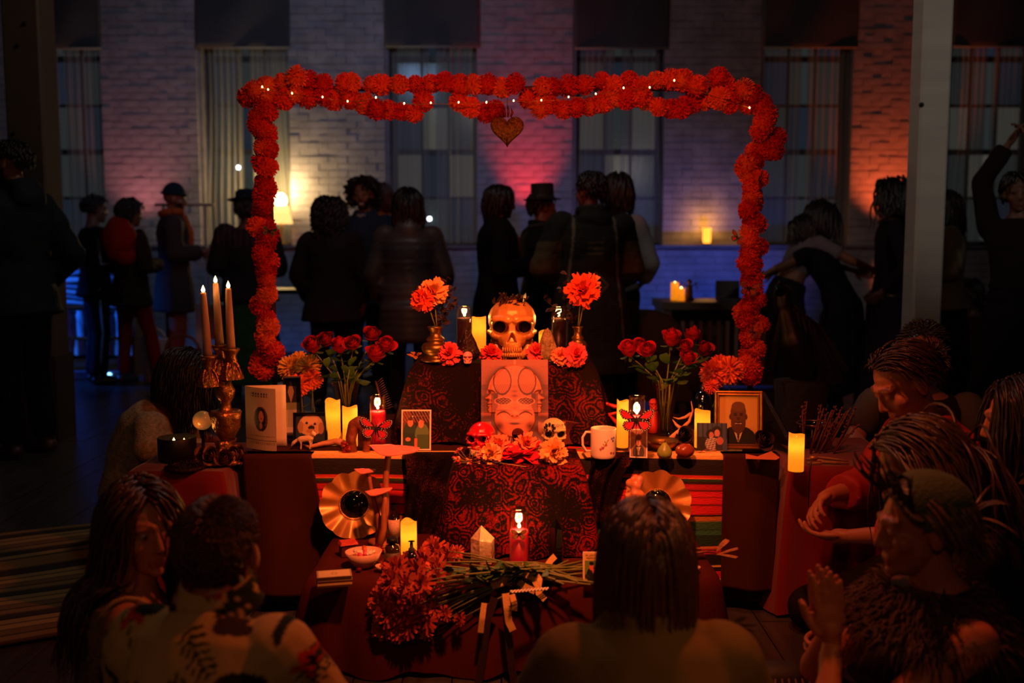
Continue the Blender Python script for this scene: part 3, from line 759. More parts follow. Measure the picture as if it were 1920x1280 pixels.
# heart charm
hp = pY(951, 275, AY-.06); hs = S(hp); ht = thing('heart_ornament', 'embossed bronze heart hanging from the middle of the arch', 'heart ornament', hp)
hm = MB(); n = 40
def heart(a): return Vector((16*math.sin(a)**3, 0, 13*math.cos(a)-5*math.cos(2*a)-2*math.cos(3*a)-math.cos(4*a)))
sc_ = 60*hs/32
outl = [heart(2*math.pi*k/n)*sc_ for k in range(n)]; c0 = Vector((0, 0, 17*sc_))
vs, fs = [], []
for sgn in (-1, 1):
    o0 = len(vs)
    for ri, k in enumerate((1, .93, .8, .55, .25)):
        for p in outl: vs.append(c0+Vector((p.x*k, sgn*(.004+.022*(1-k**2))+rnd(-.0015, .0015)*(k < .9), p.z*k)))
    vs.append(c0+Vector((0, sgn*.026, 0)))
    for r in range(4):
        for i in range(n):
            f = (o0+r*n+i, o0+r*n+(i+1) % n, o0+(r+1)*n+(i+1) % n, o0+(r+1)*n+i); fs.append(f if sgn < 0 else f[::-1])
    for i in range(n):
        f = (o0+4*n+i, o0+4*n+(i+1) % n, o0+5*n); fs.append(f if sgn < 0 else f[::-1])
o1 = 5*n+1
for i in range(n): fs.append((i, o1+i, o1+(i+1) % n, (i+1) % n))
hm.add(vs, fs).build('heart', M('old_bronze', hx('9a6c30'), .35, .8, var=.8, vscale=110, bump=.9, bscale=160), ht)
MB().tube([p+c0+Vector((0, -.0, 0)) for p in outl]+[outl[0]+c0], .0028, 6).build('rim', M('bronze_rim', hx('7c5526'), .35, .9), ht)
fl_ = MB()
for a, hgt in ((-.6, .03), (-.25, .04), (.1, .045), (.45, .035)):
    fl_.tube([c0+Vector((a*.03, 0, 22*sc_*.55)), c0+Vector((a*.045, 0, 22*sc_*.55+hgt*.5)), c0+Vector((a*.035, 0, 22*sc_*.55+hgt))], [.008, .010, .002], 8, sq=.5)
fl_.build('flame_crest', M('crest_red', hx('8a2418'), .4, .5), ht)
MB().tube([c0+Vector((0, 0, 20*sc_)), Vector((0, .03, zt-hp.z))], .0012, 5).build('cord', m_wick, ht)
# butterflies pinned on the garland
for (x, y, sz, col, rot, lb) in ((1424, 338, .035, 'c41a3a', (.2, .9, 1.1), 'pink red butterfly pinned high on the right of the arch'), (1384, 446, .036, 'c03418', (0, .5, -1.0), 'dark edged butterfly on the left side of the right arch leg'), (1404, 540, .045, 'c84a1c', (.3, .1, .2), 'black and orange butterfly halfway down the right arch leg'), (1412, 622, .028, '8a3014', (.2, .7, .4), 'small dark butterfly low on the right arch leg'), (533, 690, .038, '5a3010', (.1, -.4, -1.0), 'dark butterfly at the foot of the left arch leg'), (505, 432, .03, '4a3a40', (.5, .2, .4), 'grey brown butterfly halfway up the left arch leg')):
    butterfly(pY(x, y, AY-.10), sz, lb, hx(col), rot, 'butterflies on the arch')

# ------------------------------------------------------------------ upper tier: skull and company
m_gold = M('antique_gold', hx('d89a4a'), .42, .35, var=.25, vscale=14, bump=.06, bscale=60)
m_brass = M('aged_brass', hx('8a6430'), .38, .9, var=.3, vscale=25, bump=.1, bscale=60)
def skull_mb(w, voxel, jaw=True):
    """skull facing -Y, base at z=0, width w"""
    k = w/.15; mb = MB()
    mb.ell((0, .012, .118), (.075, .088, .068)); mb.ell((0, -.02, .10), (.068, .058, .058)); mb.ell((0, -.04, .075), (.05, .04, .045))
    for sx in (-1, 1):
        mb.ell((sx*.050, -.047, .076), (.018, .020, .014)); mb.cap((sx*.054, -.048, .076), .009, (sx*.070, .0, .082), .008)
        mb.cap((sx*.052, -.012, .055), .014, (sx*.044, -.022, .016), .014); mb.cap((sx*.044, -.022, .016), .014, (sx*.018, -.062, .010), .013)
        mb.cap((sx*.012, -.076, .124), .013, (sx*.052, -.056, .124), .012)
    mb.ell((0, -.058, .050), (.030, .026, .032)); mb.ell((0, -.055, .018), (.030, .030, .017)); mb.box((0, -.05, .033), (.05, .04, .03))
    me = remesh(mb, voxel, 4); nv = len(me.vertices); co = np.empty(nv*3, np.float32); me.vertices.foreach_get('co', co); co = co.reshape(-1, 3).astype(float)
    def carve(c, r, depth, front=-.02):
        d = ((co[:, 0]-c[0])/r[0])**2+((co[:, 2]-c[2])/r[2])**2; m = (d < 1) & (co[:, 1] < front)
        co[m, 1] += depth*np.minimum(1, (1-d[m])*3.2)
    for sx in (-1, 1): carve((sx*.0345, 0, .098), (.0255, 0, .0225), .055)
    m = (co[:, 1] < -.05); tz = (co[:, 2]-.055)/.030
    d = np.abs(co[:, 0])/(.0165*np.clip(1.05-tz, .05, 1)); mm = m & (tz > -0.05) & (tz < 1) & (d < 1); co[mm, 1] += .03*np.minimum(1, (1-d[mm])*3)
    me.vertices.foreach_set('co', (co*k).astype(np.float32).ravel()); me.update()
    out = mesh_to_mb(me); bpy.data.meshes.remove(me); return out, k
def teeth(k, y=-.090):
    t = MB()
    for row, z0, h in ((0, .034, .016), (1, .018, .014)):
        for i in range(-4, 5):
            x = i*.0068; t.ell((x*k, (y+.012*(abs(i)/4)**2+.004)*k, z0*k), (.0032*k, .005*k, h*.52*k), 8, 6)
    return t
zc = ZU+.002
skp = pZ(960, 671, zc); sk = thing('skull', 'gold painted skull crowned with dark leaves on the upper tier', 'skull', skp)
smb, k = skull_mb(91*S(skp), .0026); smb.build('cranium', m_gold, sk)
teeth(k).build('teeth', m_gold, sk)
dk = MB()
for sx in (-1, 1): dk.ell((sx*.0345*k, -.008*k, .098*k), (.023*k, .014*k, .020*k))
dk.ell((0, -.030*k, .064*k), (.010*k, .012*k, .013*k)); dk.build('socket_lining', M('socket_black', (.003, .002, .002), .9), sk)
cr = thing('leaf_crown', 'dark dried leaf and berry sprig lying on the gold skull', 'sprig', skp+Vector((0, 0, .182*k)))
for i in range(46):
    a = rnd(0, 6.28); r0 = rnd(.02, .07); b = Vector((r0*math.cos(a), r0*math.sin(a)*.8, -.012-r0*.25+rnd(0, .012))); d = Vector((rnd(-1, 1), rnd(-1, .4), rnd(.3, 1.4))).normalized()
    mb = MB(); L = rnd(.02, .04); petal(mb, b, d, d.orthogonal(), L, L*.28, (1, 1, 1), .3, 4, 3); mb.c = []
    if i % 3 == 0: mb.ell(b+d*L, .004, 8, 6)
    mb.build('leaf', m_dried, cr)
m_wax_dark = M('dark_violet_wax', hx('2a0d14'), .4, sss=.2); m_wax_red = M('red_wax', hx('d0102c'), .4, emit=(1, .012, .03), estr=.10, sss=.3)
novena(871, 574, 664, 29, zc, 'dark glass candle standing left of the gold skull', m_wax_dark, .76, power=.30)
novena(1047, 575, 662, 29, zc, 'dark glass candle standing right of the gold skull', m_wax_dark, .76, power=.30)
led_pillar(898, 593, 658, 27, zc, 'yellow pillar candle glowing beside the gold skull')
led_pillar(1021, 619, 658, 22, zc, 'short orange pillar candle behind the rough stone right of the skull')
def vase_lathe(px, pyt, pyb, wpx, z, label, mat, Y=None):
    p = pZ(px, pyb, z); s = S(p); h = (pyb-pyt)*s; r = wpx*s/2
    o = thing('brass_vase', label, 'vase', p)
    pr = [(.55, 0), (.95, .02), (1, .06), (.75, .12), (.6, .2), (.85, .3), (.95, .42), (.8, .52), (.5, .58), (.62, .63), (.55, .68), (.36, .74), (.36, .86), (.5, .97), (.54, 1), (.48, 1), (.3, .9), (.28, .72), (.01, .7)]
    MB().lathe([(a*r, b*h) for a, b in pr], 28).build('body', mat, o)
    return o, p, h
cols = {'pink': hx('e84a48'), 'deep': hx('dc342e'), 'peach': hx('ee7c50'), 'orange': hx('ec4c22'), 'yellow': hx('f2a058')}
def flower(name, label, loc, rad, mesh, axis, stem_to=None, cat='flower', group=None, leaves=0, stem_r=.0022, mid=None):
    o = thing(name, label, cat, Vector(stem_to) if stem_to is not None else Vector(loc)-Vector((0, 0, rad*.6)), 0, group)
    b = place('bloom', mesh, o, Vector(loc)-o.location, orient(axis, rnd(0, 6)), rad)
    if stem_to is not None:
        e = Vector(loc)-o.location-Vector(axis).normalized()*rad*.2; mdl = e*.55+Vector((rnd(-.006, .006), 0, .01)) if mid is None else mid
        MB().tube([(0, 0, 0), mdl*.5, mdl, (mdl+e)/2, e], stem_r, 6).build('stem', m_stem, o)
        for i in range(leaves):
            q = e*(.45+.35*i/max(1, leaves)); d = Vector((rnd(-1, 1), rnd(-1, .4), rnd(-.1, .6))).normalized(); L = rnd(.035, .06)
            mb = MB(); petal(mb, q, d, Vector((-d.y, d.x, .2)).normalized(), L, L*.3, (1, 1, 1), -.25, 6, 3, base=.1); mb.c = []
            mb.build('leaf', m_leaf, o)
    return o
CM = {k: inst_mesh(carn_mb(c, i+3)) for i, (k, c) in enumerate(cols.items())}
def sprig(px, pyb, Y, pts_px, label):
    b = pY(px, pyb, Y); o = thing('dried_sprig', label, 'dried plant', b)
    for q in pts_px:
        e = pY(q[0], q[1], Y+rnd(-.02, .02))-b; md = e*.5+Vector((rnd(-.01, .01), rnd(-.01, .01), 0))
        st = MB().tube([(0, 0, 0), md, e], [.0015, .0012, .0006], 5).build('stem', m_dried, o)
        for i in range(9):
            t = .3+.7*i/8; c = (md*(2*t*(1-t))*2*.5+e*t*t) if False else e*t+ (md-e*.5)*math.sin(math.pi*t)
            d = Vector((rnd(-1, 1), rnd(-1, 1), rnd(-.2, 1))).normalized(); L = rnd(.014, .024); mb = MB(); petal(mb, c, d, d.orthogonal(), L, L*.33, (1, 1, 1), .2, 4, 3, base=.2); mb.c = []
            mb.build('leaf', m_dried, o)
    return o
v, p, h = vase_lathe(817, 612, 678, 58, zc, 'round bellied brass vase left on the upper tier', m_brass)
top = p+Vector((0, 0, h*.98))
flower('carnation', 'red orange carnation, lower bloom of the left brass vase', pY(795, 560, p.y-.02), .044, CM['orange'], (-.5, -.8, .25), top, 'carnation', 'carnations in the brass vases')
flower('carnation', 'pale peach carnation, upper bloom of the left brass vase', pY(812, 549, p.y), .050, CM['yellow'], (.15, -.9, .4), top+Vector((.005, 0, 0)), 'carnation', 'carnations in the brass vases')
sprig(822, 612, p.y+.03, [(838, 520), (852, 545), (846, 570), (830, 585), (858, 560), (838, 600)], 'dark dried sprig behind the flowers of the left brass vase')
v, p, h = vase_lathe(1083, 612, 672, 38, zc, 'slim brass vase right on the upper tier', m_brass)
top = p+Vector((0, 0, h*.98))
flower('carnation', 'bright orange carnation in the right brass vase', pY(1092, 545, p.y-.02), .058, CM['orange'], (-.1, -.9, .3), top, 'carnation', 'carnations in the brass vases')
flower('carnation', 'smaller amber carnation behind the bright one in the right vase', pY(1104, 532, p.y+.02), .040, CM['peach'], (.4, -.7, .5), top+Vector((.004, .004, 0)), 'carnation', 'carnations in the brass vases')
sprig(1078, 612, p.y+.04, [(1062, 515), (1052, 540), (1020, 560), (1058, 575), (1072, 590), (1032, 580)], 'dark dried sprig behind the flower of the right brass vase')
for (x, y, r, kk, ax, lb) in ((843, 662, 22, 'pink', (0, -.8, .5), 'pink carnation lying beside the left brass vase'), (921, 664, 19, 'deep', (.1, -.6, .7), 'coral carnation at the left of the skull jaw'), (1008, 661, 20, 'pink', (-.1, -.6, .7), 'coral carnation at the right of the skull jaw'), (1050, 667, 17, 'peach', (0, -.7, .6), 'peach carnation below the right dark candle'), (1079, 664, 22, 'pink', (.2, -.8, .5), 'pink carnation at the right corner of the upper tier')):
    pp = pZ(x, y+r*.8, zc); rr = r*S(pp); flower('carnation', lb, pp+Vector((0, 0, rr*.72)), rr, CM[kk], ax, None, 'carnation', 'carnations lying on the upper tier')
def rock(px, pyt, pyb, wpx, z, label, mat, seed, cat='stone', name='stone'):
    p = pZ(px, pyb, z); s = S(p); h, w = (pyb-pyt)*s, wpx*s/2; rg = random.Random(seed); off = Vector((seed*3.1, 0, 0))
    mb = MB()
    def fn(q):
        return 1+.28*noise.noise(q*1.7+off)+.14*noise.noise(q*4.1+off)
    mb.ell((0, 0, h*.47), (w, w*.75, h*.53), 18, 14, fn=fn)
    vs = []
    for x, y, zz in mb.v:
        t = max(0, min(1, zz/h)); kk = 1.18-.72*t**1.4; vs.append((x*kk, y*kk, max(0, zz)))
    mb.v = vs; o = mb.build(name, mat, None, False, p); return tag(o, label, cat)
rock(878, 617, 678, 38, zc, 'dark glittering stone in front of the left dark candle', M('pyrite', hx('3a2a1c'), .25, .7, var=.6, vscale=70, bump=1, bscale=120), 3)
rock(1026, 613, 678, 32, zc, 'rough grey quartz point beside the right of the skull', M('rough_quartz', hx('8a7044'), .6, var=.4, vscale=40, bump=1, bscale=70), 8)
mp_ = pZ(877, 681, zc); ms = thing('mini_skull', 'tiny pale pink carved skull below the glittering stone', 'skull', mp_)
q, k2 = skull_mb(18*S(mp_), .005); q.build('skull_body', M('rose_quartz', hx('e0958a'), .4, sss=.3), ms)
# loose petals at the left corner
pt = MB()
for i in range(5): petal(pt, Vector((rnd(-.02, .02), rnd(-.01, .01), .004+i*.004)), (rnd(-1, 1), -.5, .8), (1, rnd(-.3, .3), 0), .02, .01, cols['peach'], .3, 3, 3)
tag(pt.build('loose_petals', m_petal, None, True, pZ(779, 675, zc)), 'few peach petals fallen at the left corner of the upper tier', 'petals')

# ------------------------------------------------------------------ carved panel with three faces
b0 = pZ(965, 838, ZM+.004); b0.y = 3.355; b0.z = ZM+.003; b0.x = pY(965, 750, 3.40).x
t0 = pY(965, 674, 3.445); Hh = math.hypot(t0.z-b0.z, t0.y-b0.y); Ww = 126*S(pY(965, 750, 3.4))
pn = thing('art_panel', 'tall panel with three serene dreaming faces leaning on the upper tier', 'art panel', b0, 0, None, (-math.atan2(t0.y-b0.y, t0.z-b0.z), 0, 0))
MB().box((0, .008, Hh/2), (Ww, .014, Hh)).build('board', M('panel_board', hx('a8643a'), .7), pn, False)
def gs(x, y, cx, cy_, sx, sy): return math.exp(-((x-cx)/sx)**2-((y-cy_)/sy)**2)
def relief(u, v):
    x, y = (u-.5)*2, v; ax = abs(x); h = 0
    px_ = .78+.13*gs(0, y, 0, .565, 1, .022)+.055*gs(0, y, 0, .508, 1, .011)+.05*gs(0, y, 0, .482, 1, .011)+.03*gs(0, y, 0, .435, 1, .02)-.05*gs(0, y, 0, .625, 1, .02)
    if y > .66: px_ = .82*math.sqrt(max(0, 1-((y-.62)/.32)**2))
    if y > .40 and px_ > 0:
        e = px_-ax
        if e > 0: h = .5*min(1, e/.14)**.6
    d = (x/.60)**2+((y-.345)/.215)**2
    if d < 1: h = max(h, .35+.6*math.sqrt(1-d))
    h += .14*gs(ax, y, .36, .30, .17, .07)+.30*gs(x, y, 0, .375, .10, .03)+.16*gs(x, y, 0, .272, .15, .035)+.12*gs(ax, y, .32, .425, .20, .025)+.12*gs(ax, y, .70, .655, .12, .03)
    if y < .42 and d > 1.0:
        h += .12*math.sin(26*math.atan2(y-.38, ax))*min(1, (d-1)*2)
    return h
def inkline(u, v):
    x, y = (u-.5)*2, v; ax = abs(x); k = 0
    k += .95*gs(0, y, 0, .408-.9*(ax-.33)**2+.0, 1, .007)*(1 if .13 < ax < .53 else 0)+.4*gs(ax, y, .33, .425, .18, .012)
    k += .9*gs(x, y, 0, .278+.06*x*x, .16, .014)+.6*gs(ax, y, .075, .362, .045, .010)+.3*gs(x, y, 0, .345, .12, .006)
    k += .45*gs(ax, y, .44, .255, .13, .05)
    k += .8*gs(0, y, 0, .648-2*(ax-.70)**2, 1, .006)*(1 if .58 < ax < .80 else 0)+.8*gs(0, y, 0, .495, 1, .005)*(1 if .66 < ax < .84 else 0)+.5*gs(ax, y, .80, .545, .05, .010)
    e = ((ax-.37)/.27)**2+((y-.755)/.155)**2
    if .80 < e < 1.08: k += .45
    if e < .85: k += .22*(.5+.5*math.sin(90*x)*math.sin(130*y))
    e = ((ax-.33)/.27)**2+((y-.53)/.045)**2
    if .75 < e < 1.1: k -= .35
    if e < .75: k += .35+.35*math.sin(60*ax)*math.sin(190*y)
    pe = .78+.13*gs(0, y, 0, .565, 1, .022)+.055*gs(0, y, 0, .508, 1, .011)+.05*gs(0, y, 0, .482, 1, .011)+.03*gs(0, y, 0, .435, 1, .02)-.05*gs(0, y, 0, .625, 1, .02)
    if y > .66: pe = .82*math.sqrt(max(0, 1-((y-.62)/.32)**2))
    if .40 < y < .93:
        k += .55*math.exp(-((ax-pe)/.018)**2)
        if ax > pe: k += .34*math.exp(-(ax-pe)/.12)+.16*(.5+.5*math.sin(150*x+40*y)*math.sin(170*y))
    if y >= .93: k += .14*(.5+.5*math.sin(140*x)*math.sin(160*y))
    k += .30*gs(ax, y, .0, .60, .10, .10)*(.6+.4*math.sin(120*y))+.30*gs(ax, y, .56, .585, .08, .05)
    if .42 < y < .47: k += .25*gs(ax, y, .0, .45, .12, .02)
    px_ = .80*math.sqrt(max(0, 1-((y-.62)/.32)**2)) if y > .62 else .79
    if y > .62 and abs(ax-px_) < .03: k -= .3
    if y < .42 and (x/.60)**2+((y-.345)/.215)**2 > 1.02: k += .28*max(0, -math.sin(26*math.atan2(y-.38, ax)))
    if (x/.60)**2+((y-.345)/.215)**2 > 1.0 and y < .62 and ax > .5 and ax < .7: k += .25
    return k+.12*(noise.noise(Vector((u*110, v*130, 0)))+.4)
def pf(u, v): return ((u-.5)*Ww, -.0005-.010*max(-.5, relief(u, v))*min(1, 12*u, 12*(1-u), 12*v, 12*(1-v)), v*Hh)
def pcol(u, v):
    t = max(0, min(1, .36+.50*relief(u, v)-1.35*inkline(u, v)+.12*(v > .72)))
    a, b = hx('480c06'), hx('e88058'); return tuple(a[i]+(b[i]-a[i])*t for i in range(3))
MB().sheet(pf, 150, 190, cfn=pcol).build('relief', M('panel_relief', (1, 1, 1), .55, attr=True), pn)
# ------------------------------------------------------------------ items on the front tier
zp = ZP+.002
sp_ = pZ(902, 852, zp); rs = thing('painted_skull', 'glossy red skull with black ringed eyes on the front tier', 'skull', sp_, -.35)
q, k = skull_mb(50*S(sp_), .0035); q.build('skull_body', M('red_lacquer', hx('c01420'), .25, coat=.5), rs)
mb = MB()
for sx in (-1, 1): mb.ell((sx*.0345*k, -.014*k, .098*k), (.021*k, .014*k, .019*k))
mb.build('eye', M('eye_black', (.004, .003, .003), .3), rs)
mb = MB()
for sx in (-1, 1): mb.tube([(sx*.0335*k+.026*k*math.cos(a*.35), -.058*k-.02*k*(abs(math.sin(a*.35)) < .2), .098*k+.023*k*math.sin(a*.35)) for a in range(18)], .0028*k, 5)
mb.build('eye_ring', M('ring_pink', hx('e04050'), .4), rs)
teeth(k).build('teeth', M('tooth_bone', hx('d8b890'), .5), rs)
sp_ = pZ(1039, 845, zp); sp_.y += .03; ss = thing('sugar_skull', 'white sugar skull painted with a black flower and script', 'skull', sp_, .12)
q, k = skull_mb(47*S(sp_), .0035); q.build('skull_body', M('sugar_white', hx('d8b878'), .5, sss=.1), ss)
m_ink = M('black_paint', (.006, .005, .005), .5)
mb = MB(); cxx, czz = -.035*k, .142*k
for i in range(8):
    a = i*math.pi/4; cc = Vector((cxx+.024*k*math.cos(a), 0, czz+.02*k*math.sin(a)))
    yy = -.088*k*math.sqrt(max(.05, 1-(cc.x/(.082*k))**2-((cc.z-.115*k)/(.085*k))**2))+.0*k-.004
    mb.ell((cc.x, yy+.012*k, cc.z), (.010*k, .016*k, .0075*k), 10, 6, R=Matrix.Rotation(-a, 3, 'Y'))
mb.build('painted_flower', m_ink, ss)
mb = MB()
for sx in (-1, 1): mb.ell((sx*.0345*k, -.010*k, .098*k), (.022*k, .02*k, .019*k))
mb.build('eye', m_ink, ss)
text_mesh('Abbuyur', .030*k, m_ink, ss, (.022*k, -.078*k, .150*k), (math.pi/2-.35, -.12, .12), shear=.2)
sp_ = pZ(971, 842, zp); mn = thing('beaded_skull', 'tiny dark red beaded skull among the front tier flowers', 'skull', sp_+Vector((0, -.01, .022)))
q, k = skull_mb(23*S(sp_), .004); q.build('skull_body', M('dark_bead_red', hx('5a1010'), .35, bump=1, bscale=350), mn)
for (x, y, r, kk, ax, lb) in ((934, 838, 24, 'peach', (0, -.7, .6), 'large peach carnation left of the small beaded skull'), (986, 836, 24, 'peach', (.1, -.6, .7), 'large peach carnation right of the small beaded skull'), (922, 851, 20, 'yellow', (-.2, -.8, .4), 'pale carnation lying below the red skull'), (1038, 848, 25, 'yellow', (.1, -.9, .3), 'pale orange carnation in front of the sugar skull')):
    pp = pZ(x, y+r*.75, zp); rr = r*S(pp); flower('carnation', lb, pp+Vector((0, 0, rr*.75)), rr, CM[kk], ax, None, 'carnation', 'carnations on the front tier')
pp = pZ(972, 862, zp); rg = random.Random(4); mb = MB()
for i in range(26):
    a = rg.uniform(0, 6.28); d = Vector((math.cos(a)*1.6, math.sin(a)*.8, rg.uniform(-.05, .5))).normalized(); petal(mb, Vector((rg.uniform(-.03, .03), rg.uniform(-.01, .02), .012)), d, Vector((-d.y, d.x, rg.uniform(-.4, .4))).normalized(), rg.uniform(.04, .07), rg.uniform(.02, .03), shade(hx('e0142a'), rg.uniform(.6, 1.2)), rg.uniform(-.3, .5), 4, 5, .15, rg)
tag(mb.build('silk_flower', m_petal, None, True, pp), 'crumpled bright red silk flower spread on the front tier', 'silk flower')
# dried posy and feathered stick at the left front
pp = pZ(880, 868, zp); o = thing('dried_posy', 'small dried posy of pale blossoms by the red skull', 'dried flowers', pp)
for i in range(14):
    mb = MB(); d = Vector((rnd(-1, .6), rnd(-.8, .2), rnd(.1, 1))).normalized(); e = d*rnd(.025, .055)
    mb.tube([(0, 0, .004), e*.6, e], .001, 5, col=hx('7a6a30'))
    for j in range(6): petal(mb, e, (d+Vector((rnd(-1, 1), rnd(-1, 1), rnd(-1, 1)))).normalized(), Vector((1, .2, .1)).normalized(), .010, .004, random.choice([hx('d89a70'), hx('e0b080'), hx('c05a40'), hx('d83a40')]), .2, 3, 2)
    mb.build('sprig', m_petal, o)
a, b = pZ(900, 866, zp)+Vector((0, 0, .006)), pZ(986, 877, zp)+Vector((0, 0, .004))
o = thing('wand', 'thin dark carved stick lying across the front tier edge', 'stick', a)
MB().tube([(0, 0, 0), (b-a)*.45], .0022, 8).build('shaft', m_dried, o); MB().tube([(b-a)*.45, (b-a)], [.0016, .0008], 8).build('tip', M('pale_wood', hx('b07a48'), .6), o)
MB().ell((b-a)*.45, (.007, .005, .005)).build('knot', m_dried, o)

# ------------------------------------------------------------------ main table, left half
zm = ZM+.003
m_card = M('card_stock', hx('d9c3a0'), .75)
# folded memorial card
pl, pc_, pr_ = pZ(462, 838, zm), pZ(519, 846, zm), pZ(534, 839, zm)
o = thing('memorial_card', 'folded memorial card with an oval portrait of a woman', 'card', pl)
hgt = 116*S(pl)
def cardf(u, v): 
    q = (pc_-pl)*u; return (q.x, q.y-.012*math.sin(math.pi*u), v*hgt*(1-.0*u))
def cardpaint(u, v):
    base = hx('b3a184')
    if abs(v-.155) < .006: return hx('4a3a28')
    if .80 < v < .93 and .2 < u < .75 and (abs(v-.90) < .012 or abs(v-.86) < .012) and math.sin(u*70) > -.3: return hx('3a2f24')
    if (abs(v-.12) < .008 or abs(v-.10) < .006 or abs(v-.22) < .006) and .15 < u < .95 and math.sin(u*90) > -.2: return hx('4a3a28')
    x, y = (u-.53)/.22, (v-.5)/.20
    if x*x+y*y < 1:
        c = hx('5a4638')
        if ((x+.05)/.75)**2+((y-.1)/.85)**2 < 1: c = hx('1c120e')
        if ((x-.05)/.36)**2+((y-.18)/.46)**2 < 1: c = hx('c07a56')
        if y < -.5 and abs(x) < .7: c = hx('2a1c18')
        if (x/.2)**2+((y+.55)/.25)**2 < 1: c = hx('b07050')
        if abs(y-.02) < .05 and abs(x-.05) < .15: c = hx('8a3a30')
        return c
    return base
MB().sheet(cardf, 60, 90, cfn=cardpaint).build('front_leaf', m_print, o)
def cardb(u, v):
    q = (pr_-pl+Vector((0, .03, 0)))*u; return (q.x, q.y+.003, v*hgt)
MB().sheet(cardb, 8, 8, back=(0, .0006, 0)).build('back_leaf', m_card, o)
# framed box photo behind the card
fm = lambda u, v: (hx('d8c8b0') if v < .42 and (v < .1 or math.sin(u*60) > -.2) else hx('8a9060') if v < .55 else hx('1a1210') if (abs(u-.4)+abs(v-.75)) > .22 else hx('b08a60'))
def frame(px, pyb, wpx, hpx, z, label, fn, fw, mat, tilt=-.12, rz=0, depth=.02, Y=None, name='picture_frame', n=56):
    p = pZ(px, pyb, z) if Y is None else Vector((pY(px, pyb, Y).x, Y, z)); s = S(p); w, h = wpx*s, hpx*s; f = fw*s
    o = thing(name, label, 'picture frame', p+Vector((0, 0, .002)), 0, None, (tilt, 0, rz))
    mb = MB()
    def prof(i, k): return None
    outer = [(-w/2, 0), (w/2, 0), (w/2, h), (-w/2, h)]
    lv = [(0, 0, 0), (0, 0, -depth), (.25, .25, -depth*1.15), (.5, .5, -depth*.8), (.8, .8, -depth*.95), (1, 1, -depth*.4), (1, 1, 0)]
    vs = []
    for a, _, y in lv:
        for (x, z_) in outer: vs.append((x-math.copysign(f*a, x), y, z_+(f*a if z_ == 0 else -f*a)))
    fs = []
    for i in range(len(lv)-1):
        for j in range(4): fs.append((i*4+j, i*4+(j+1) % 4, (i+1)*4+(j+1) % 4, (i+1)*4+j))
    mb.add(vs, fs).build('frame_moulding', mat, o, False)
    MB().box((0, .003, h/2), (w*.98, .006, h*.98)).build('backing', M('frame_back', hx('20140c'), .8), o, False)
    sh = print_sheet(None, w-2*f, h-2*f, fn, n).build('print', m_print, o, False); sh.location = (0, -.002, f)
    MB().sheet(lambda u, v: ((u-.5)*(w-2*f), -.004, f+v*(h-2*f)), 1, 1).build('glass_pane', glassy('frame_glass', (1, 1, 1), .06, .08), o, False)
    return o
frame(550, 832, 32, 108, zm, 'dark box framed photo half hidden behind the memorial card', fm, 3, M('dark_frame', hx('2c2014'), .5), -.05, .2, .05, Y=3.62)
dog = paint(hx('14202a'), [('e', .5, .62, .42, .40, hx('c89a62')), ('e', .46, .82, .28, .16, hx('d8b07a')), ('e', .36, .70, .045, .05, hx('120c08')), ('e', .64, .66, .045, .05, hx('120c08')), ('e', .52, .52, .11, .09, hx('1c120c')), ('e', .5, .40, .16, .08, hx('b07a48')), ('e', .15, .55, .1, .22, hx('a87a48')), ('e', .85, .5, .1, .22, hx('a06a40'))])
frame(583, 834, 64, 60, zm, 'dark framed photo of a fluffy white dog', dog, 5, M('black_frame', hx('0c1412'), .3), -.18, .1, .015)
# small white fox figurine
fp_ = pZ(573, 842, zm); s_ = S(fp_); fx = thing('fox_figurine', 'small pale fox figurine standing before the dog photo', 'figurine', fp_, 0); u_ = 42*s_/.10
mb = MB()
mb.cap((-.022, 0, .045), .014, (.022, 0, .050), .015); mb.cap((.022, 0, .052), .010, (.032, 0, .066), .010); mb.ell((.036, -.004, .070), (.013, .011, .011)); mb.cap((.040, -.010, .068), .006, (.046, -.018, .064), .003)
for sx in (-1, 1): mb.cap((.034, sx*.007, .078), .004, (.033, sx*.009, .086), .0015)
for x, y in ((-.02, -.007), (-.024, .007), (.02, -.007), (.024, .007)): mb.cap((x, y, .04), .006, (x+.002, y, .022), .004); mb.cap((x+.002, y, .022), .004, (x, y, .003), .0038)
mb.cap((-.032, 0, .046), .006, (-.052, 0, .030), .009); mb.cap((-.052, 0, .030), .009, (-.064, 0, .014), .003)
q = remesh_mb(mb, .0028, 3); q.v = [(x*u_, y*u_, z*u_) for x, y, z in q.v]; q.build('body', M('pale_ceramic', hx('d8b080'), .6, bump=.3, bscale=200), fx)
led_pillar(625, 747, 832, 28, zm, 'taller of the two yellow pillar candles in front of the left roses')
led_pillar(657, 760, 836, 28, zm, 'shorter of the two yellow pillar candles in front of the left roses')
novena(709, 740, 838, 31, zm, 'red glass candle behind the red butterfly', m_wax_red, .70, power=.35)
butterfly(pZ(706, 850, zm)+Vector((0, 0, .085)), .058, 'large red butterfly before the left red glass candle', hx('d01c2c'), (-.15, .1, -.05), 'large butterflies on the glass candles')
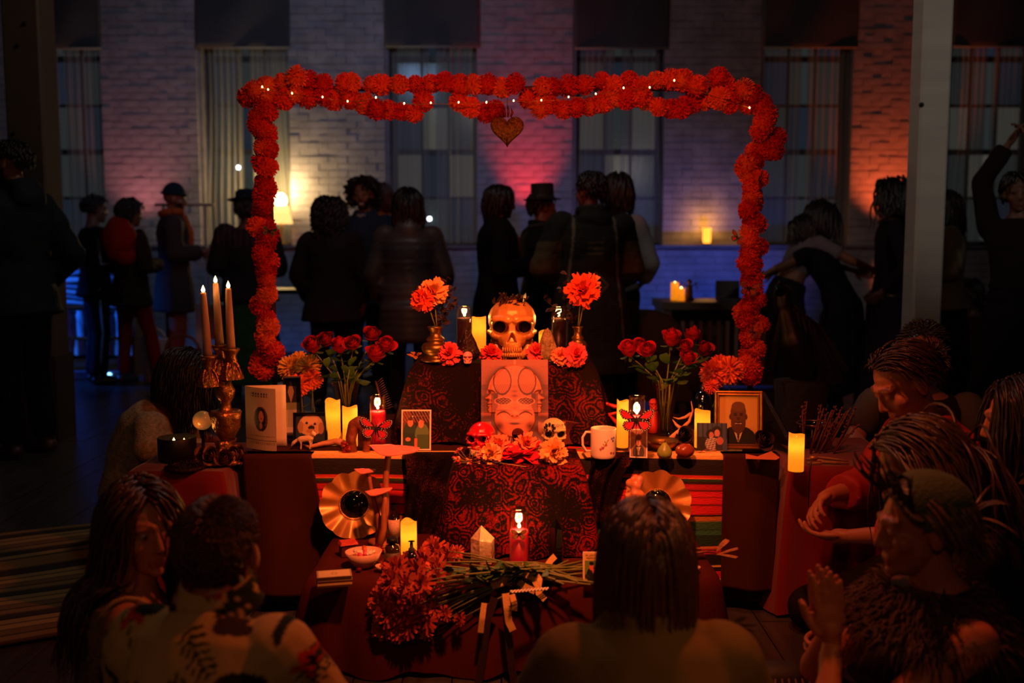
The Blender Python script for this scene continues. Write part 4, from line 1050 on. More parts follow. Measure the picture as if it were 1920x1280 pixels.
# antlers
m_antler = M('antler', hx('b87a52'), .55, var=.25, vscale=30, bump=.3, bscale=60)
def antler(base, paths, label):
    o = thing('antler', label, 'antler', base)
    for i, (pts, r0) in enumerate(paths):
        n = len(pts); MB().tube(pts, [r0*(1-.85*(j/(n-1))**1.3) for j in range(n)], 10).build('main_beam' if i == 0 else 'tine', m_antler, o)
    return o
ab = pZ(648, 842, zm); e = lambda x, y, dz=0, dy=0: pZ(x, y, zm)-ab+Vector((0, dy, dz))
antler(ab, [([e(652, 838, .012), e(630, 836, .016), e(605, 838, .012), e(580, 842, .008), e(566, 838, .01)], .014), ([e(640, 834, .018), e(634, 820, .035), e(628, 812, .055), e(622, 806, .075)], .009), ([e(625, 834, .015), e(612, 828, .015, .03), e(598, 829, .012, .04)], .008)], 'pale antler lying on the left of the altar table')
# gnarled root sculpture
rp = pZ(680, 848, zm); ro = thing('root_carving', 'gnarled brown root carving between antler and red butterfly', 'carving', rp); mb = MB()
for pts, rr in (([(-.035, 0, .0), (-.04, 0, .05), (-.03, 0, .095), (-.012, 0, .105), (.008, 0, .08), (.014, 0, .04), (.012, 0, 0)], [.018, .017, .018, .019, .018, .016, .012]), ([(-.01, 0, .10), (-.03, .01, .08), (-.035, -.01, .04)], [.016, .018, .012])):
    for (a, ra), (b, rb2) in zip(zip(pts, rr), list(zip(pts, rr))[1:]): mb.cap(a, ra, b, rb2)
remesh_mb(mb, .004, 3).build('body', M('root_wood', hx('7a3c22'), .55, var=.5, vscale=25, bump=.5, bscale=50), ro)
mb = MB()
for i in range(9): mb.ell((-.05+rnd(-.012, .012), -.02+rnd(-.01, .01), .006+rnd(0, .03)), (rnd(.008, .012), rnd(.006, .01), .006))
mb.build('dried_berries', M('dried_red', hx('8a1a14'), .4, bump=.6, bscale=80), ro)
two = paint(hx('2a1a14'), [('r', 0, .0, .28, 1, hx('6a3a22')), ('f', lambda u, v, c: hx('c06a38') if (u*9+v*7) % 1 < .2 and v > .7 else c), ('e', .27, .42, .26, .30, hx('24422a')), ('r', .02, .0, .5, .42, hx('1c3420')), ('e', .72, .38, .26, .30, hx('5a7a40')), ('r', .52, .0, .98, .38, hx('3c5a2c')), ('e', .28, .70, .105, .115, hx('e0805a')), ('e', .68, .66, .10, .11, hx('e0805a')), ('e', .28, .79, .10, .04, hx('4a2a1c')), ('e', .20, .25, .10, .05, hx('d07a58')), ('r', .44, .02, .54, .28, hx('d0603a')), ('r', .06, .86, .96, .88, hx('8a5a3a')), ('e', .37, .86, .02, .02, hx('f0d0a0'))])
photo(780, 845, 56, 76, zm, 'snapshot of two people side by side with white border', two, .05, -.2, 0)
# rose bouquets
RM = [inst_mesh(rose_mb(hx(c), i)) for i, c in enumerate(('960414', '860310', 'a40616'))]
m_vglass = glassy('vase_glass', (.96, .93, .82), .22, .05)
def bouquet(px, pyt, pyb, wpx, z, label, heads, side, Y=None):
    p = pZ(px, pyb, z) if Y is None else Vector((pY(px, pyb, Y).x, Y, z)); s = S(p); h = pY(px, pyt, p.y).z-z; r = wpx*s/2
    o = thing('glass_vase', label, 'vase', p)
    MB().lathe([(r*.62, 0), (r*.66, .008), (r*.55, .03), (r*.62, h*.45), (r*.98, h*.97), (r, h), (r*.95, h), (r*.9, h*.95), (r*.55, h*.45), (r*.45, .02), (.001, .016)], 32).build('body', m_vglass, o)
    MB().lathe([(r*.5, .02), (r*.55, h*.4), (r*.6, h*.55), (.001, h*.55)], 24).build('water', glassy('vase_water', (.85, .8, .62), .1, .02), o)
    for i, (x, y, rp2, nm) in enumerate(heads):
        Yh = p.y-.05+.10*((i*37) % 10)/10; c = pY(x, y, Yh); rr = rp2*S(c); ax = Vector((c.x-p.x, -.35+rnd(-.3, .3), .55)).normalized()
        b = p+Vector((rnd(-.3, .3)*r, rnd(-.3, .3)*r, .022)); mth = p+Vector((max(-.7, min(.7, (c.x-p.x)*4))*r, rnd(-.5, .2)*r, h))-b
        ob = flower('rose', 'dark red rose, %s in the %s bouquet' % (nm, side), c, rr, RM[i % 3], ax, b, 'rose', 'red roses in the glass vases', 4, .0026, mid=None)
        st = [ch for ch in ob.children if ch.name.startswith('stem')][0]; e2 = c-b-ax*rr*.25
        st.data = MB().tube([(0, 0, 0), mth*.5, mth, mth*.45+e2*.55, e2], .0026, 7).mesh('stem', m_stem)
        for j, ch in enumerate([q_ for q_ in ob.children if q_.name.startswith('leaf')]):
            qq = mth+(e2-mth)*(.05+.2*j); d = Vector(((c.x-p.x)*3+rnd(-.8, .8), rnd(-1, .3), rnd(-.5, .5))).normalized(); L = rnd(.04, .065); mb = MB(); petal(mb, qq, d, Vector((-d.y, d.x, .3)).normalized(), L, L*.32, (1, 1, 1), -.3, 6, 3, base=.12); mb.c = []; ch.data = mb.mesh('leaf', m_leaf)
        sep = MB()
        for j in range(5):
            a = j*1.257; v1 = ax.orthogonal().normalized(); v1.rotate(Matrix.Rotation(a, 3, ax)); petal(sep, e2, (v1-ax*.4).normalized(), ax.cross(v1), rr*.8, rr*.14, (1, 1, 1), -.4, 4, 2)
        sep.c = []; sep.build('sepals', m_leaf, ob)
    return o
bouquet(650, 714, 812, 54, zm, 'clear glass vase holding the left red roses', [(588, 655, 22, 'lowest on the left'), (613, 643, 20, 'second from the left'), (638, 655, 21, 'third from the left'), (662, 649, 19, 'in the middle'), (697, 634, 20, 'highest'), (722, 653, 21, 'furthest right'), (703, 671, 22, 'lowest on the right')], 'left', Y=3.72)
bouquet(1247, 714, 838, 52, zm, 'clear flared glass vase holding the right red roses', [(1180, 662, 22, 'furthest left'), (1200, 652, 16, 'small one behind the left pair'), (1214, 662, 20, 'third from the left'), (1258, 642, 23, 'round open one in the middle'), (1297, 637, 21, 'highest'), (1283, 655, 18, 'tucked behind the middle'), (1289, 678, 19, 'lowest on the right'), (1318, 660, 19, 'furthest right')], 'right', Y=3.62)
# artificial yellow and red blooms at the arch feet
SM = {k: inst_mesh(spike_mb(hx(c), i+31)) for i, (k, c) in enumerate((('y', 'f0a838'), ('o', 'f06428'), ('p', 'f05a3c')))}
for i, (x, y, r, kk, Y, lb) in enumerate(((545, 690, 24, 'y', 3.86, 'yellow dahlia next to the foot of the left arch leg'), (578, 688, 24, 'y', 3.84, 'yellow dahlia beside the left rose vase'), (562, 676, 18, 'y', 3.92, 'small yellow dahlia behind the yellow pair'), (560, 722, 22, 'o', 3.78, 'orange red dahlia below the yellow dahlias'), (585, 712, 20, 'o', 3.80, 'red dahlia right below the yellow dahlias'), (1338, 700, 27, 'p', 3.80, 'coral dahlia, lower left of the right cluster'), (1368, 695, 27, 'o', 3.78, 'bright orange dahlia, right of the right cluster'), (1350, 684, 20, 'p', 3.86, 'coral dahlia at the top of the right cluster'), (1332, 724, 15, 'p', 3.74, 'small red dahlia drooping left of the portrait frame'))):
    c = pY(x, y, Y); flower('dahlia', lb, c, r*S(c), SM[kk], (0, -.7, .7), Vector((c.x+.01, c.y+.02, zm)), 'dahlia', 'dahlias at the arch feet', 1, .002)
# lace fan-like comb beside left roses
p = pY(712, 725, 3.8); o = thing('hair_comb', 'dark toothed hair comb standing behind the red candle', 'comb', Vector((p.x, p.y, zm)))
for i in range(14): MB().tube([(.012-.002*i, 0, .06+i*.008), (.05-.003*i, 0, .075+i*.0085)], .0016, 5).build('tooth', M('comb_brown', hx('4a2a14'), .4), o)
MB().tube([(.012, 0, 0), (.014, 0, .06), (-.016, 0, .175)], [.008, .006, .004], 8).build('spine', MATS['comb_brown'], o)
# ------------------------------------------------------------------ main table, right half
mp2 = pZ(1131, 857, zm); s_ = S(mp2); mg = thing('mug', 'white mug with a small flower sprig', 'mug', mp2); r, h = 24*s_, 56*s_
m_mug = M('mug_glaze', hx('ecd6bc'), .2, coat=.3)
MB().lathe([(r*.9, 0), (r*.97, .004), (r, .012), (r, h-.002), (r*.98, h), (r*.93, h), (r*.92, h-.004), (r*.92, .012), (.001, .01)], 40).build('cup', m_mug, mg)
MB().tube([(-r*.95+0, 0, h*.85), (-r*1.35, 0, h*.86), (-r*1.62, 0, h*.68), (-r*1.62, 0, h*.42), (-r*1.35, 0, h*.22), (-r*.95, 0, h*.22)], .0055, 10, sq=.8).build('handle', m_mug, mg)
mb = MB()
def onmug(a, z, off=.0006): return Vector((r*math.sin(a)*(1+off/r), -r*math.cos(a)*(1+off/r), z))
def leafm(a, z, da, dz, w, col):
    l = math.hypot(da*r, dz); nx, nz = -dz/l*.0017, da*r/l*.0017; c = [onmug(a, z), onmug(a+da*.5+nx/r, z+dz*.5+nz), onmug(a+da, z+dz), onmug(a+da*.5-nx/r, z+dz*.5-nz)]
    mb.add(c, [(0, 1, 2, 3)], col)
for k in range(8): leafm(-.25+.06*k, h*.28+k*h*.045, .18 if k % 2 else -.12, h*.10, 6, hx('8a8440'))
for a, z, c in ((.72, h*.62, '6a6ab0'), (.60, h*.70, '7a70b8'), (.80, h*.72, '6a70b8'), (.12, h*.5, 'b04a48'), (-.12, h*.40, 'a84048'), (-.3, h*.36, 'b84a50'), (.55, h*.22, 'a04a50'), (.8, h*.2, 'a04a50')):
    for j in range(5): leafm(a, z, .13*math.cos(j*1.257), h*.055*math.sin(j*1.257), 8, hx(c))
mb.build('painted_sprig', m_print, mg, False)
# red envelope and woven pouch left of the mug
p = pZ(1088, 846, zm); o = thing('red_envelope', 'red envelope with a green and gold design beside the sugar skull', 'envelope', p+Vector((0, 0, .001)), -.2)
MB().box((0, .02, .0015), (.10, .075, .003)).build('paper', M('red_paper', hx('b0201c'), .6), o, False)
mb = MB(); mb.box((-.01, .02, .0036), (.04, .012, .0006), Matrix.Rotation(.5, 3, 'Z'), hx('3a7a30'))
for k in range(5): mb.box((.02+k*.004, .012-k*.006, .0036), (.04, .0025, .0006), Matrix.Rotation(-.5-.1*k, 3, 'Z'), hx('d8b070'))
mb.build('gold_design', m_print, o, False)
p = pZ(1078, 828, zm); p.y = 3.42; o = thing('woven_pouch', 'dark red woven pouch with fringed edge behind the sugar skull', 'pouch', p, .25)
MB().sheet(lambda u, v: ((u-.5)*.12+.015*v, .02*math.sin(3.14*v), .085*v*(1-.25*u)+.004), 20, 16, back=(0, .018, 0)).build('body', M('woven_wine', hx('5a1012'), .9, bump=.8, bscale=220), o)
for k in range(7): MB().box((-.058+.002*k, -.004, .015+k*.0115), (.010, .006, .007), Matrix.Rotation(.3, 3, 'Y')).build('fringe', M('fringe_gold', hx('a04a28'), .7), o, False)
led_pillar(1167, 748, 838, 22, zm, 'pale pillar candle half hidden behind the monarch butterfly')
novena(1193, 741, 852, 31, zm, 'red glass candle behind the monarch butterfly', m_wax_red, .66, power=.45)
butterfly(pZ(1193, 866, zm)+Vector((0, .012, .135)), .060, 'large red monarch butterfly before the right red glass candle', hx('d8203a'), (-.1, 0, 0), 'large butterflies on the glass candles')
bw = [o_ for o_ in COL.objects if o_.name.startswith('butterfly') and o_.type == 'EMPTY' and o_.get('group') == 'large butterflies on the glass candles']
for o_ in bw: MB().tube([(0, .004, -.1*.06), (0, .006, zm-o_.location.z+.012)], .0011, 5).build('wire_pick', m_wick, o_)
boy = paint(hx('9a6a48'), [('e', .5, .16, .38, .30, hx('3a3020')), ('r', .44, .06, .54, .36, hx('d8b890')), ('t', (.36, .36), (.64, .36), (.5, .12), hx('d8b890')), ('r', .485, .02, .525, .30, hx('5a2018')), ('e', .5, .58, .17, .20, hx('c98a66')), ('e', .5, .73, .20, .12, hx('5a1c1c')), ('e', .33, .62, .05, .12, hx('5a1c1c')), ('e', .44, .60, .025, .012, hx('3a1c14')), ('e', .57, .60, .025, .012, hx('3a1c14')), ('e', .5, .47, .05, .012, hx('8a3a30')), ('e', .5, .54, .02, .03, hx('b06a48'))])
photo(1197, 859, 33, 54, zm, 'small vintage portrait of a boy in suit and tie', boy, .07, -.25, -.12)
# bowl, horn, fruit
bp_ = pZ(1240, 845, zm); r = 32*S(bp_); o = thing('brass_bowl', 'shallow brass bowl under the right rose vase', 'bowl', bp_)
MB().lathe([(r*.45, 0), (r*.5, .004), (r*.62, .010), (r*.9, .026), (r, .038), (r*.97, .039), (r*.86, .028), (r*.55, .013), (.001, .010)], 36).build('body', m_brass, o)
ab = pZ(1262, 838, zm); g = lambda x, y, z, Y: pY(x, y, Y)-ab
antler(ab, [([g(1248, 832, 0, 3.40), g(1262, 818, 0, 3.42), g(1278, 804, 0, 3.45), g(1292, 790, 0, 3.47), g(1299, 770, 0, 3.5), g(1296, 752, 0, 3.52)], .010), ([g(1278, 804, 0, 3.45), g(1268, 796, 0, 3.46), g(1261, 786, 0, 3.47)], .008), ([g(1296, 775, 0, 3.5), g(1285, 782, 0, 3.5), g(1272, 785, 0, 3.5), g(1262, 782, 0, 3.5)], .007)], 'curved brown antler leaning by the right rose vase')
pp = pZ(1246, 858, zm); r = 14*S(pp); o = thing('pear', 'small green pear next to the brown stone', 'pear', pp)
MB().lathe([(.15*r, .0), (.75*r, .05*r), (1.0*r, .5*r), (1.0*r, .9*r), (.75*r, 1.4*r), (.42*r, 1.8*r), (.25*r, 2.05*r), (.02*r, 2.1*r)], 24).build('flesh', M('pear_green', hx('8a9a3c'), .35, var=.2, vscale=40), o)
MB().tube([(0, 0, 2.05*r), (.1*r, 0, 2.4*r)], .0015, 6).build('stalk', m_dried, o)
pp = pZ(1284, 857, zm); r = 18*S(pp)
tag(MB().ell((0, 0, r*.72), (r, r*.8, r*.73), 24, 14, fn=lambda q: 1+.05*noise.noise(q*2)).build('egg_stone', M('brown_agate', hx('8a3a20'), .3, var=.3, vscale=20), None, True, pp), 'smooth brown egg shaped stone beside the pear', 'stone')
# dome bell
pp = pZ(1315, 790, zm); pp.y = 3.66; pp = Vector((pY(1317, 770, 3.66).x, 3.66, zm)); o = thing('glass_bell', 'smoky glass bell dome behind the pillar candle', 'bell', pp); hh = pY(1317, 731, 3.66).z-zm; r = 18*S(pp)
MB().lathe([(r, 0), (r, hh*.55), (r*.93, hh*.75), (r*.65, hh*.92), (r*.25, hh*.985), (r*.1, hh)], 30).build('dome', glassy('smoky_glass', (.45, .35, .25), .35, .06), o)
MB().ell((0, 0, hh+.006), .008).build('knob', m_brass, o)
led_pillar(1316, 767, 838, 29, zm, 'yellow pillar candle behind the couple snapshot')
couple = paint(lambda u, v: hx('20283c') if math.sin(u*40) > .6 and v > .45 else hx('3a4460'), [('r', 0, 0, .3, .5, hx('1a1210')), ('e', .45, .60, .15, .17, hx('140c0c')), ('e', .66, .70, .17, .20, hx('181014')), ('e', .48, .56, .08, .12, hx('b06a58')), ('e', .67, .64, .09, .13, hx('b87a70')), ('e', .5, .25, .22, .24, hx('c0b0a8')), ('f', lambda u, v, c: hx('281c20') if v < .48 and .25 < u < .72 and (v*16+u*3) % 1 < .45 else c), ('r', .62, 0, .85, .36, hx('2a2430')), ('e', .76, .36, .12, .14, hx('a85a50'))])
photo(1335, 846, 56, 52, zm, 'colour snapshot of a couple in front of the portrait frame', couple, None, -.2, -.10)
man = paint(lambda u, v: hx('c89a4a'), [('e', .5, .08, .48, .30, hx('1a1a1e')), ('t', (.34, .36), (.66, .36), (.5, .02), hx('d8c8a0')), ('t', (.44, .30), (.56, .30), (.5, .0), hx('3a3a44')), ('e', .50, .47, .20, .26, hx('54331e')), ('e', .50, .66, .205, .20, hx('5a3820')), ('e', .50, .78, .18, .10, hx('6a4426')), ('e', .29, .56, .03, .06, hx('4a2c1a')), ('e', .71, .56, .03, .06, hx('4a2c1a')), ('e', .42, .60, .045, .014, hx('180c08')), ('e', .58, .60, .045, .014, hx('180c08')), ('e', .42, .635, .055, .01, hx('20120a')), ('e', .58, .635, .055, .01, hx('20120a')), ('e', .5, .52, .045, .035, hx('432614')), ('e', .5, .425, .085, .03, hx('c8a888')), ('e', .5, .445, .095, .015, hx('2a140c')), ('e', .5, .405, .09, .012, hx('3a1c12'))])
frame(1384, 842, 88, 108, zm, 'gold framed portrait of a smiling man in a dark suit', man, 9, M('gilt_frame', hx('9a6a30'), .4, .75, var=.3, vscale=40), -.14, -.08, .014, n=80)
# black roses
BM = inst_mesh(rose_mb(hx('3a2430'), 5))
for x, y, r, lb in ((1284, 822, 20, 'black rose tucked behind the brown stone'), (1434, 830, 21, 'black rose at the right foot of the portrait frame')):
    pp = pZ(x, y+16, zm); flower('black_rose', lb, pp+Vector((0, .03, 18*S(pp))), r*S(pp), BM, (0, -1, .35), None, 'rose', 'black silk roses')
# papers, feather, ribbons near the right edge
def paper(pts, z, label, mat, name='paper_card', cat='paper', th=.0012):
    P = [pZ(x, y, z) for x, y in pts]; c = sum(P, Vector())/len(P); n = len(P); mb = MB()
    vs = [p-c for p in P]+[p-c+Vector((0, 0, th)) for p in P]
    mb.add(vs, [tuple(range(n-1, -1, -1)), tuple(range(n, 2*n))]+[(k, (k+1) % n, n+(k+1) % n, n+k) for k in range(n)])
    return tag(mb.build(name, mat, None, False, c), label, cat)
paper([(1398, 860), (1455, 862), (1462, 858), (1446, 846), (1420, 856), (1398, 851)], zm+.0045, 'folded peach paper slip at the right end of the altar', M('peach_paper', hx('c86a48'), .7))
paper([(1322, 850), (1390, 852), (1392, 843), (1330, 842)], zm+.001, 'grey green printed slip below the couple snapshot', M('grey_paper', hx('6a6850'), .7, var=.4, vscale=60))
p = pZ(1300, 848, zm); o = thing('ribbon', 'curled rust ribbon between the stone and the paper slips', 'ribbon', p)
MB().sheet(lambda u, v: ((u-.3)*.11, -.012+.012*math.sin(9*u)+v*.010, .004+.008*abs(math.sin(7*u))), 30, 2).build('strip', M('rust_ribbon', hx('a0401e'), .6), o)
# dried red chillies behind the monarch candle, red toy skull
for i, (x0, y0, x1, y1, x2, y2, lb) in enumerate(((1138, 757, 1152, 762, 1168, 762, 'upper dried red branch left of the pale candle'), (1165, 772, 1142, 776, 1156, 792, 'lower bent red branch left of the pale candle'))):
    a, b, c = pY(x0, y0, 3.62), pY(x1, y1, 3.62), pY(x2, y2, 3.62); o = thing('coral_branch', lb, 'coral', Vector((a.x, a.y, zm)), 0, 'red coral branches'); w0 = o.location
    MB().tube([(.03, 0, 0), c-w0, b-w0, a-w0], [.007, .009, .009, .005], 8).build('branch', M('coral_red', hx('c03020'), .4), o)
    MB().ell(a-w0, (.010, .008, .007)).build('tip', MATS['coral_red'], o)
pp = Vector((pY(1225, 770, 3.66).x, 3.66, zm)); o = thing('red_figurine', 'small red skull figurine behind the monarch butterfly', 'figurine', pp); kz = pY(1225, 753, 3.66).z-zm
q, k = skull_mb(.034, .006); q.v = [(x, y, z+kz-.03) for x, y, z in q.v]; q.build('skull_head', MATS['coral_red'], o)
MB().lathe([(.02, 0), (.016, .03), (.012, kz-.03), (.008, kz-.024)], 14).build('robe', MATS['coral_red'], o)
# leaning dark panel beside the portrait
a, b = pY(1433, 738, 3.66), pY(1488, 850, 3.36); o = thing('leaning_mirror', 'dark beaded frame seen edge on, right of the portrait', 'frame', Vector((b.x, b.y, zm)))
d = a-o.location; MB().tube([(0, 0, .004), d], .010, 4).build('frame_edge', M('dark_beaded', hx('1c100c'), .3, .4, bump=.6, bscale=200), o, False)
MB().add([(0, 0, .004), (-.10, .22, .004), d+Vector((-.10, .10, 0)), d], [(0, 1, 2, 3)]).build('panel', M('black_panel', hx('0c0808'), .85, spec=.1), o, False)
bd = MB().ell((0, 0, 0), .0028, 6, 5).mesh('bead', M('silver_bead', hx('a08a80'), .2, .9))
for k in range(26): place('bead', bd, o, d*(.04+.037*k)+Vector((0, -.011, 0)))

# ------------------------------------------------------------------ crimson side table, left: candelabra
zs = ZS+.003
cp_ = pZ(420, 866, zs); s_ = S(cp_); ca = thing('candelabra', 'ornate gilded three cup candelabra with leafy base', 'candelabra', cp_)
m_gilt = M('gilded_plaster', hx('a87038'), .32, .8, var=.5, vscale=30, bump=.5, bscale=70)
U = s_
MB().lathe([(38*U, 0), (40.3*U, 6*U), (31.2*U, 12*U), (18.2*U, 18*U), (11.7*U, 30*U), (14.3*U, 36*U), (10.4*U, 42*U)], 24, rfn=lambda a, z: 1+.12*math.sin(6*a)).build('base', m_gilt, ca)
MB().lathe([(10.4*U, 42*U), (16.9*U, 50*U), (24.7*U, 66*U), (27.3*U, 84*U), (29.9*U, 94*U), (26.0*U, 98*U), (18.2*U, 94*U), (10.4*U, 100*U), (9.1*U, 112*U), (14.3*U, 122*U), (18.2*U, 136*U), (11.7*U, 150*U), (13.0*U, 160*U)], 24, (6*U, 0, 0), rfn=lambda a, z: 1+.06*math.sin(5*a+z*60)).build('stem_urn', m_gilt, ca)
tip = []
for nm, px, pyc, dy in (('left', 390, 668, -.02), ('middle', 412, 648, .03), ('right', 433, 655, .0)):
    c = pY(px, pyc, cp_.y+dy)-cp_; r = 15*U; j = Vector((6*U, 0, 150*U))
    mb = MB(); mb.tube([j, (j+c)/2+Vector((0, 0, -14*U)), c+Vector((0, 0, -30*U)), c+Vector((0, 0, -18*U))], [5*U, 5*U, 6*U, 5*U], 10)
    arm = mb.build('arm', m_gilt, ca)
    cup = MB().lathe([(5*U, -30*U), (11*U, -22*U), (9*U, -12*U), (13*U, -4*U), (16*U, 0), (15*U, 2*U), (9*U, 0), (7*U, -4*U)], 20, c, rfn=lambda a, z: 1+.05*math.sin(8*a)).build('cup', m_gilt, ca)
    for q in range(9):
        a = q*.7; mb = MB(); d = Vector((math.cos(a), math.sin(a), -.9)).normalized(); petal(mb, c+Vector((0, 0, -16*U)), d, Vector((-math.sin(a), math.cos(a), 0)), 42*U, 9*U, (1, 1, 1), .35, 5, 3, base=.4); mb.c = []; mb.build('leaf_scroll', m_gilt, ca)
    tip.append((nm, c+cp_))
for i in range(5):
    c = Vector(((-30, -12, 10, 28, 36)[i]*U, (-14, -28, -30, -20, -4)[i]*U, (14, 16, 12, 16, 14)[i]*U)); q = place('base_rose', inst_mesh(rose_mb(hx('7a4a28'), 40+i)), ca, c, orient((rnd(-.3, .3), -1, .5)), 19*U); q.data.materials.clear(); q.data.materials.append(m_gilt)
for nm, c, (bx, by), (tx, ty) in (('left', tip[0][1], (392, 668), (381, 548)), ('middle', tip[1][1], (412, 648), (404, 530)), ('right', tip[2][1], (432, 655), (428, 540))):
    o = thing('taper_candle', 'slim flameless taper candle, %s of the three in the candelabra' % nm, 'candle', c, 0, 'taper candles in the candelabra'); e = pY(tx, ty, c.y)-c; r = 8.5*U
    MB().tube([(0, 0, -.004), e*.5, e*.97, e], [r, r*.82, r*.62, r*.5], 16).build('wax', M('taper_wax', hx('c99a80'), .5, sss=.2), o)
    flame(o, e, .024, .10, 'led_flame')
pp = pZ(379, 838, zs); pp.y = 3.42; pp = Vector((pY(380, 800, 3.42).x, 3.42, zs)); o = thing('amber_globe', 'small amber glass globe on a dark stand by the candelabra', 'globe', pp); zz = pY(380, 788, 3.42).z-zs; r = 18*S(pp)
MB().ell((0, 0, zz), r, 24, 16).build('globe', M('amber_glass', hx('c07a30'), .12, emit=(1, .42, .10), estr=.10, coat=.6), o)
MB().lathe([(.02, 0), (.018, .006), (.006, .012), (.005, zz-r-.006), (.014, zz-r+.004), (.012, zz-r+.008)], 16).build('stand', m_iron, o)
# three-wick tin
pp = pZ(333, 862, zs); s_ = S(pp); r, h = 35*s_, 44*s_; o = thing('tin_candle', 'wide black bowl candle with burning wicks', 'candle', pp)
MB().lathe([(r*.88, 0), (r*.95, .004), (r, h*.3), (r, h*.985), (r*.985, h), (r*.94, h), (r*.93, h*.6), (.001, h*.6)], 40).build('bowl', M('black_tin', hx('15130f'), .4), o)
MB().lathe([(r*.925, h*.55), (r*.925, h*.74), (r*.5, h*.72), (.001, h*.72)], 32).build('wax', M('cream_wax', hx('c8a878'), .3, sss=.4), o)
for k, (x, y) in enumerate(((-.08, -.25), (.3, .25), (.62, .2))): flame(o, (x*r, y*r, h*.73), .022 if k == 0 else .014, .16 if k == 0 else .08)
pp = pZ(340, 884, zs); pp.y = max(pp.y, 3.185); r = 38*S(pp); o = thing('ornate_dish', 'dark openwork metal dish in front of the black bowl candle', 'dish', pp)
MB().lathe([(r*.9, 0), (r, .006), (r*.98, .010), (r*.8, .012), (r*.5, .010), (.001, .014)], 40, rfn=lambda a, z: 1+.03*math.sin(16*a)).build('plate', M('dark_pewter', hx('3a2418'), .35, .7, bump=1, bscale=140), o)
for k in range(12):
    a = k*.5236; MB().tube([(r*.3*math.cos(a), r*.3*math.sin(a), .016), (r*.55*math.cos(a+.25), r*.55*math.sin(a+.25), .020), (r*.8*math.cos(a), r*.8*math.sin(a), .016)], .0025, 6).build('scroll', MATS['dark_pewter'], o)
pp = pZ(402, 872, zs); r = 12*S(pp); o = thing('tealight_cup', 'tiny glass cup at the foot of the candelabra', 'cup', pp)
MB().lathe([(r*.8, 0), (r, .004), (r*1.05, .02), (r*.95, .02), (r*.9, .006), (.001, .005)], 20, rfn=lambda a, z: 1+.05*math.sin(10*a)).build('glass', glassy('cup_glass', (.9, .8, .7), .3, .05), o)
MB().lathe([(r*.8, .005), (r*.85, .012), (.001, .012)], 16).build('wax', MATS['cream_wax'], o)

# ------------------------------------------------------------------ crimson side table, right
led_pillar(1492, 811, 882, 29, zs, 'yellow pillar candle on the right crimson side table')
pp = pZ(1523, 862, zs); pp.y = 3.55; pp = Vector((pY(1523, 850, 3.55).x, 3.55, zs)); r = 30*S(pp); hh = pY(1523, 793, 3.55).z-zs; o = thing('glass_jar', 'large round glass bowl holding dark twigs', 'bowl', pp)
MB().lathe([(r*.7, 0), (r*.95, .01), (r*1.0, hh*.5), (r*.92, hh*.8), (r*.94, hh*.97), (r, hh), (r*.96, hh), (r*.88, hh*.9), (r*.9, hh*.5), (r*.6, .012), (.001, .01)], 36).build('bowl', glassy('dark_bowl_glass', (.55, .5, .42), .2, .05), o)
MB().tube([(r*.99*math.cos(k*.2618), r*.99*math.sin(k*.2618), hh) for k in range(25)], .0016, 6).build('rim', M('rim_brass', hx('b08a60'), .3, .8), o)
m_twig = M('twig_brown', hx('6a3a2c'), .7, var=.4, vscale=40); rg = random.Random(9)
tw = [(1505, 760), (1513, 752), (1540, 758), (1545, 765), (1552, 772), (1560, 768), (1568, 760), (1575, 775), (1580, 762), (1588, 770), (1595, 764), (1600, 778), (1606, 762), (1563, 790), (1583, 792), (1610, 795)]
for i, (x, y) in enumerate(tw):
    b = pZ(1535+(x-1540)*.55, 858+rg.uniform(-6, 4), zs); b.y = max(b.y, 3.42)+rg.uniform(0, .06); e = pY(x, y, b.y+rg.uniform(-.02, .02))
    o = thing('twig', ('first', 'second', 'third', 'fourth', 'fifth', 'sixth', 'seventh', 'eighth', 'ninth', 'tenth', 'eleventh', 'twelfth', 'thirteenth', 'fourteenth', 'fifteenth', 'last')[sorted(tw).index((x, y))]+' dried twig from the left in the upright bundle by the glass bowl', 'twig', b, 0, 'upright twigs beside the glass bowl'); d = e-b
    MB().tube([(0, 0, 0), d*.4+Vector((rg.uniform(-.004, .004), 0, 0)), d*.75, d], [.004, .0035, .003, .002], 6).build('stalk', m_twig, o)
    mb = MB()
    for k in range(7): mb.ell(d*(.55+.07*k)+Vector((rg.uniform(-.008, .008), rg.uniform(-.006, .006), 0)), (.0035, .0035, .005), 7, 5)
    mb.build('seed_heads', m_twig, o)
for i, (x0, y0, x1, y1) in enumerate(((1512, 862, 1570, 872), (1514, 870, 1552, 880), (1520, 858, 1590, 866), (1540, 868, 1600, 876), (1530, 876, 1562, 884))):
    a, b = pZ(x0, y0, zs)+Vector((0, 0, .004)), pZ(x1, y1, zs)+Vector((0, 0, .004)); a.y = max(a.y, 3.25); b.y = max(b.y, 3.25)
    o = thing('kindling_stick', ('longest flat stick', 'front flat stick', 'rear flat stick', 'right flat stick', 'short flat stick')[i]+' lying before the twig bundle', 'stick', a, 0, 'flat sticks before the twigs')
    MB().tube([(0, 0, 0), (b-a)*.5+Vector((0, 0, .001)), b-a], [.004, .0045, .003], 7).build('stick_body', M('pale_stick', hx('8a5a34'), .7, var=.3, vscale=40), o)

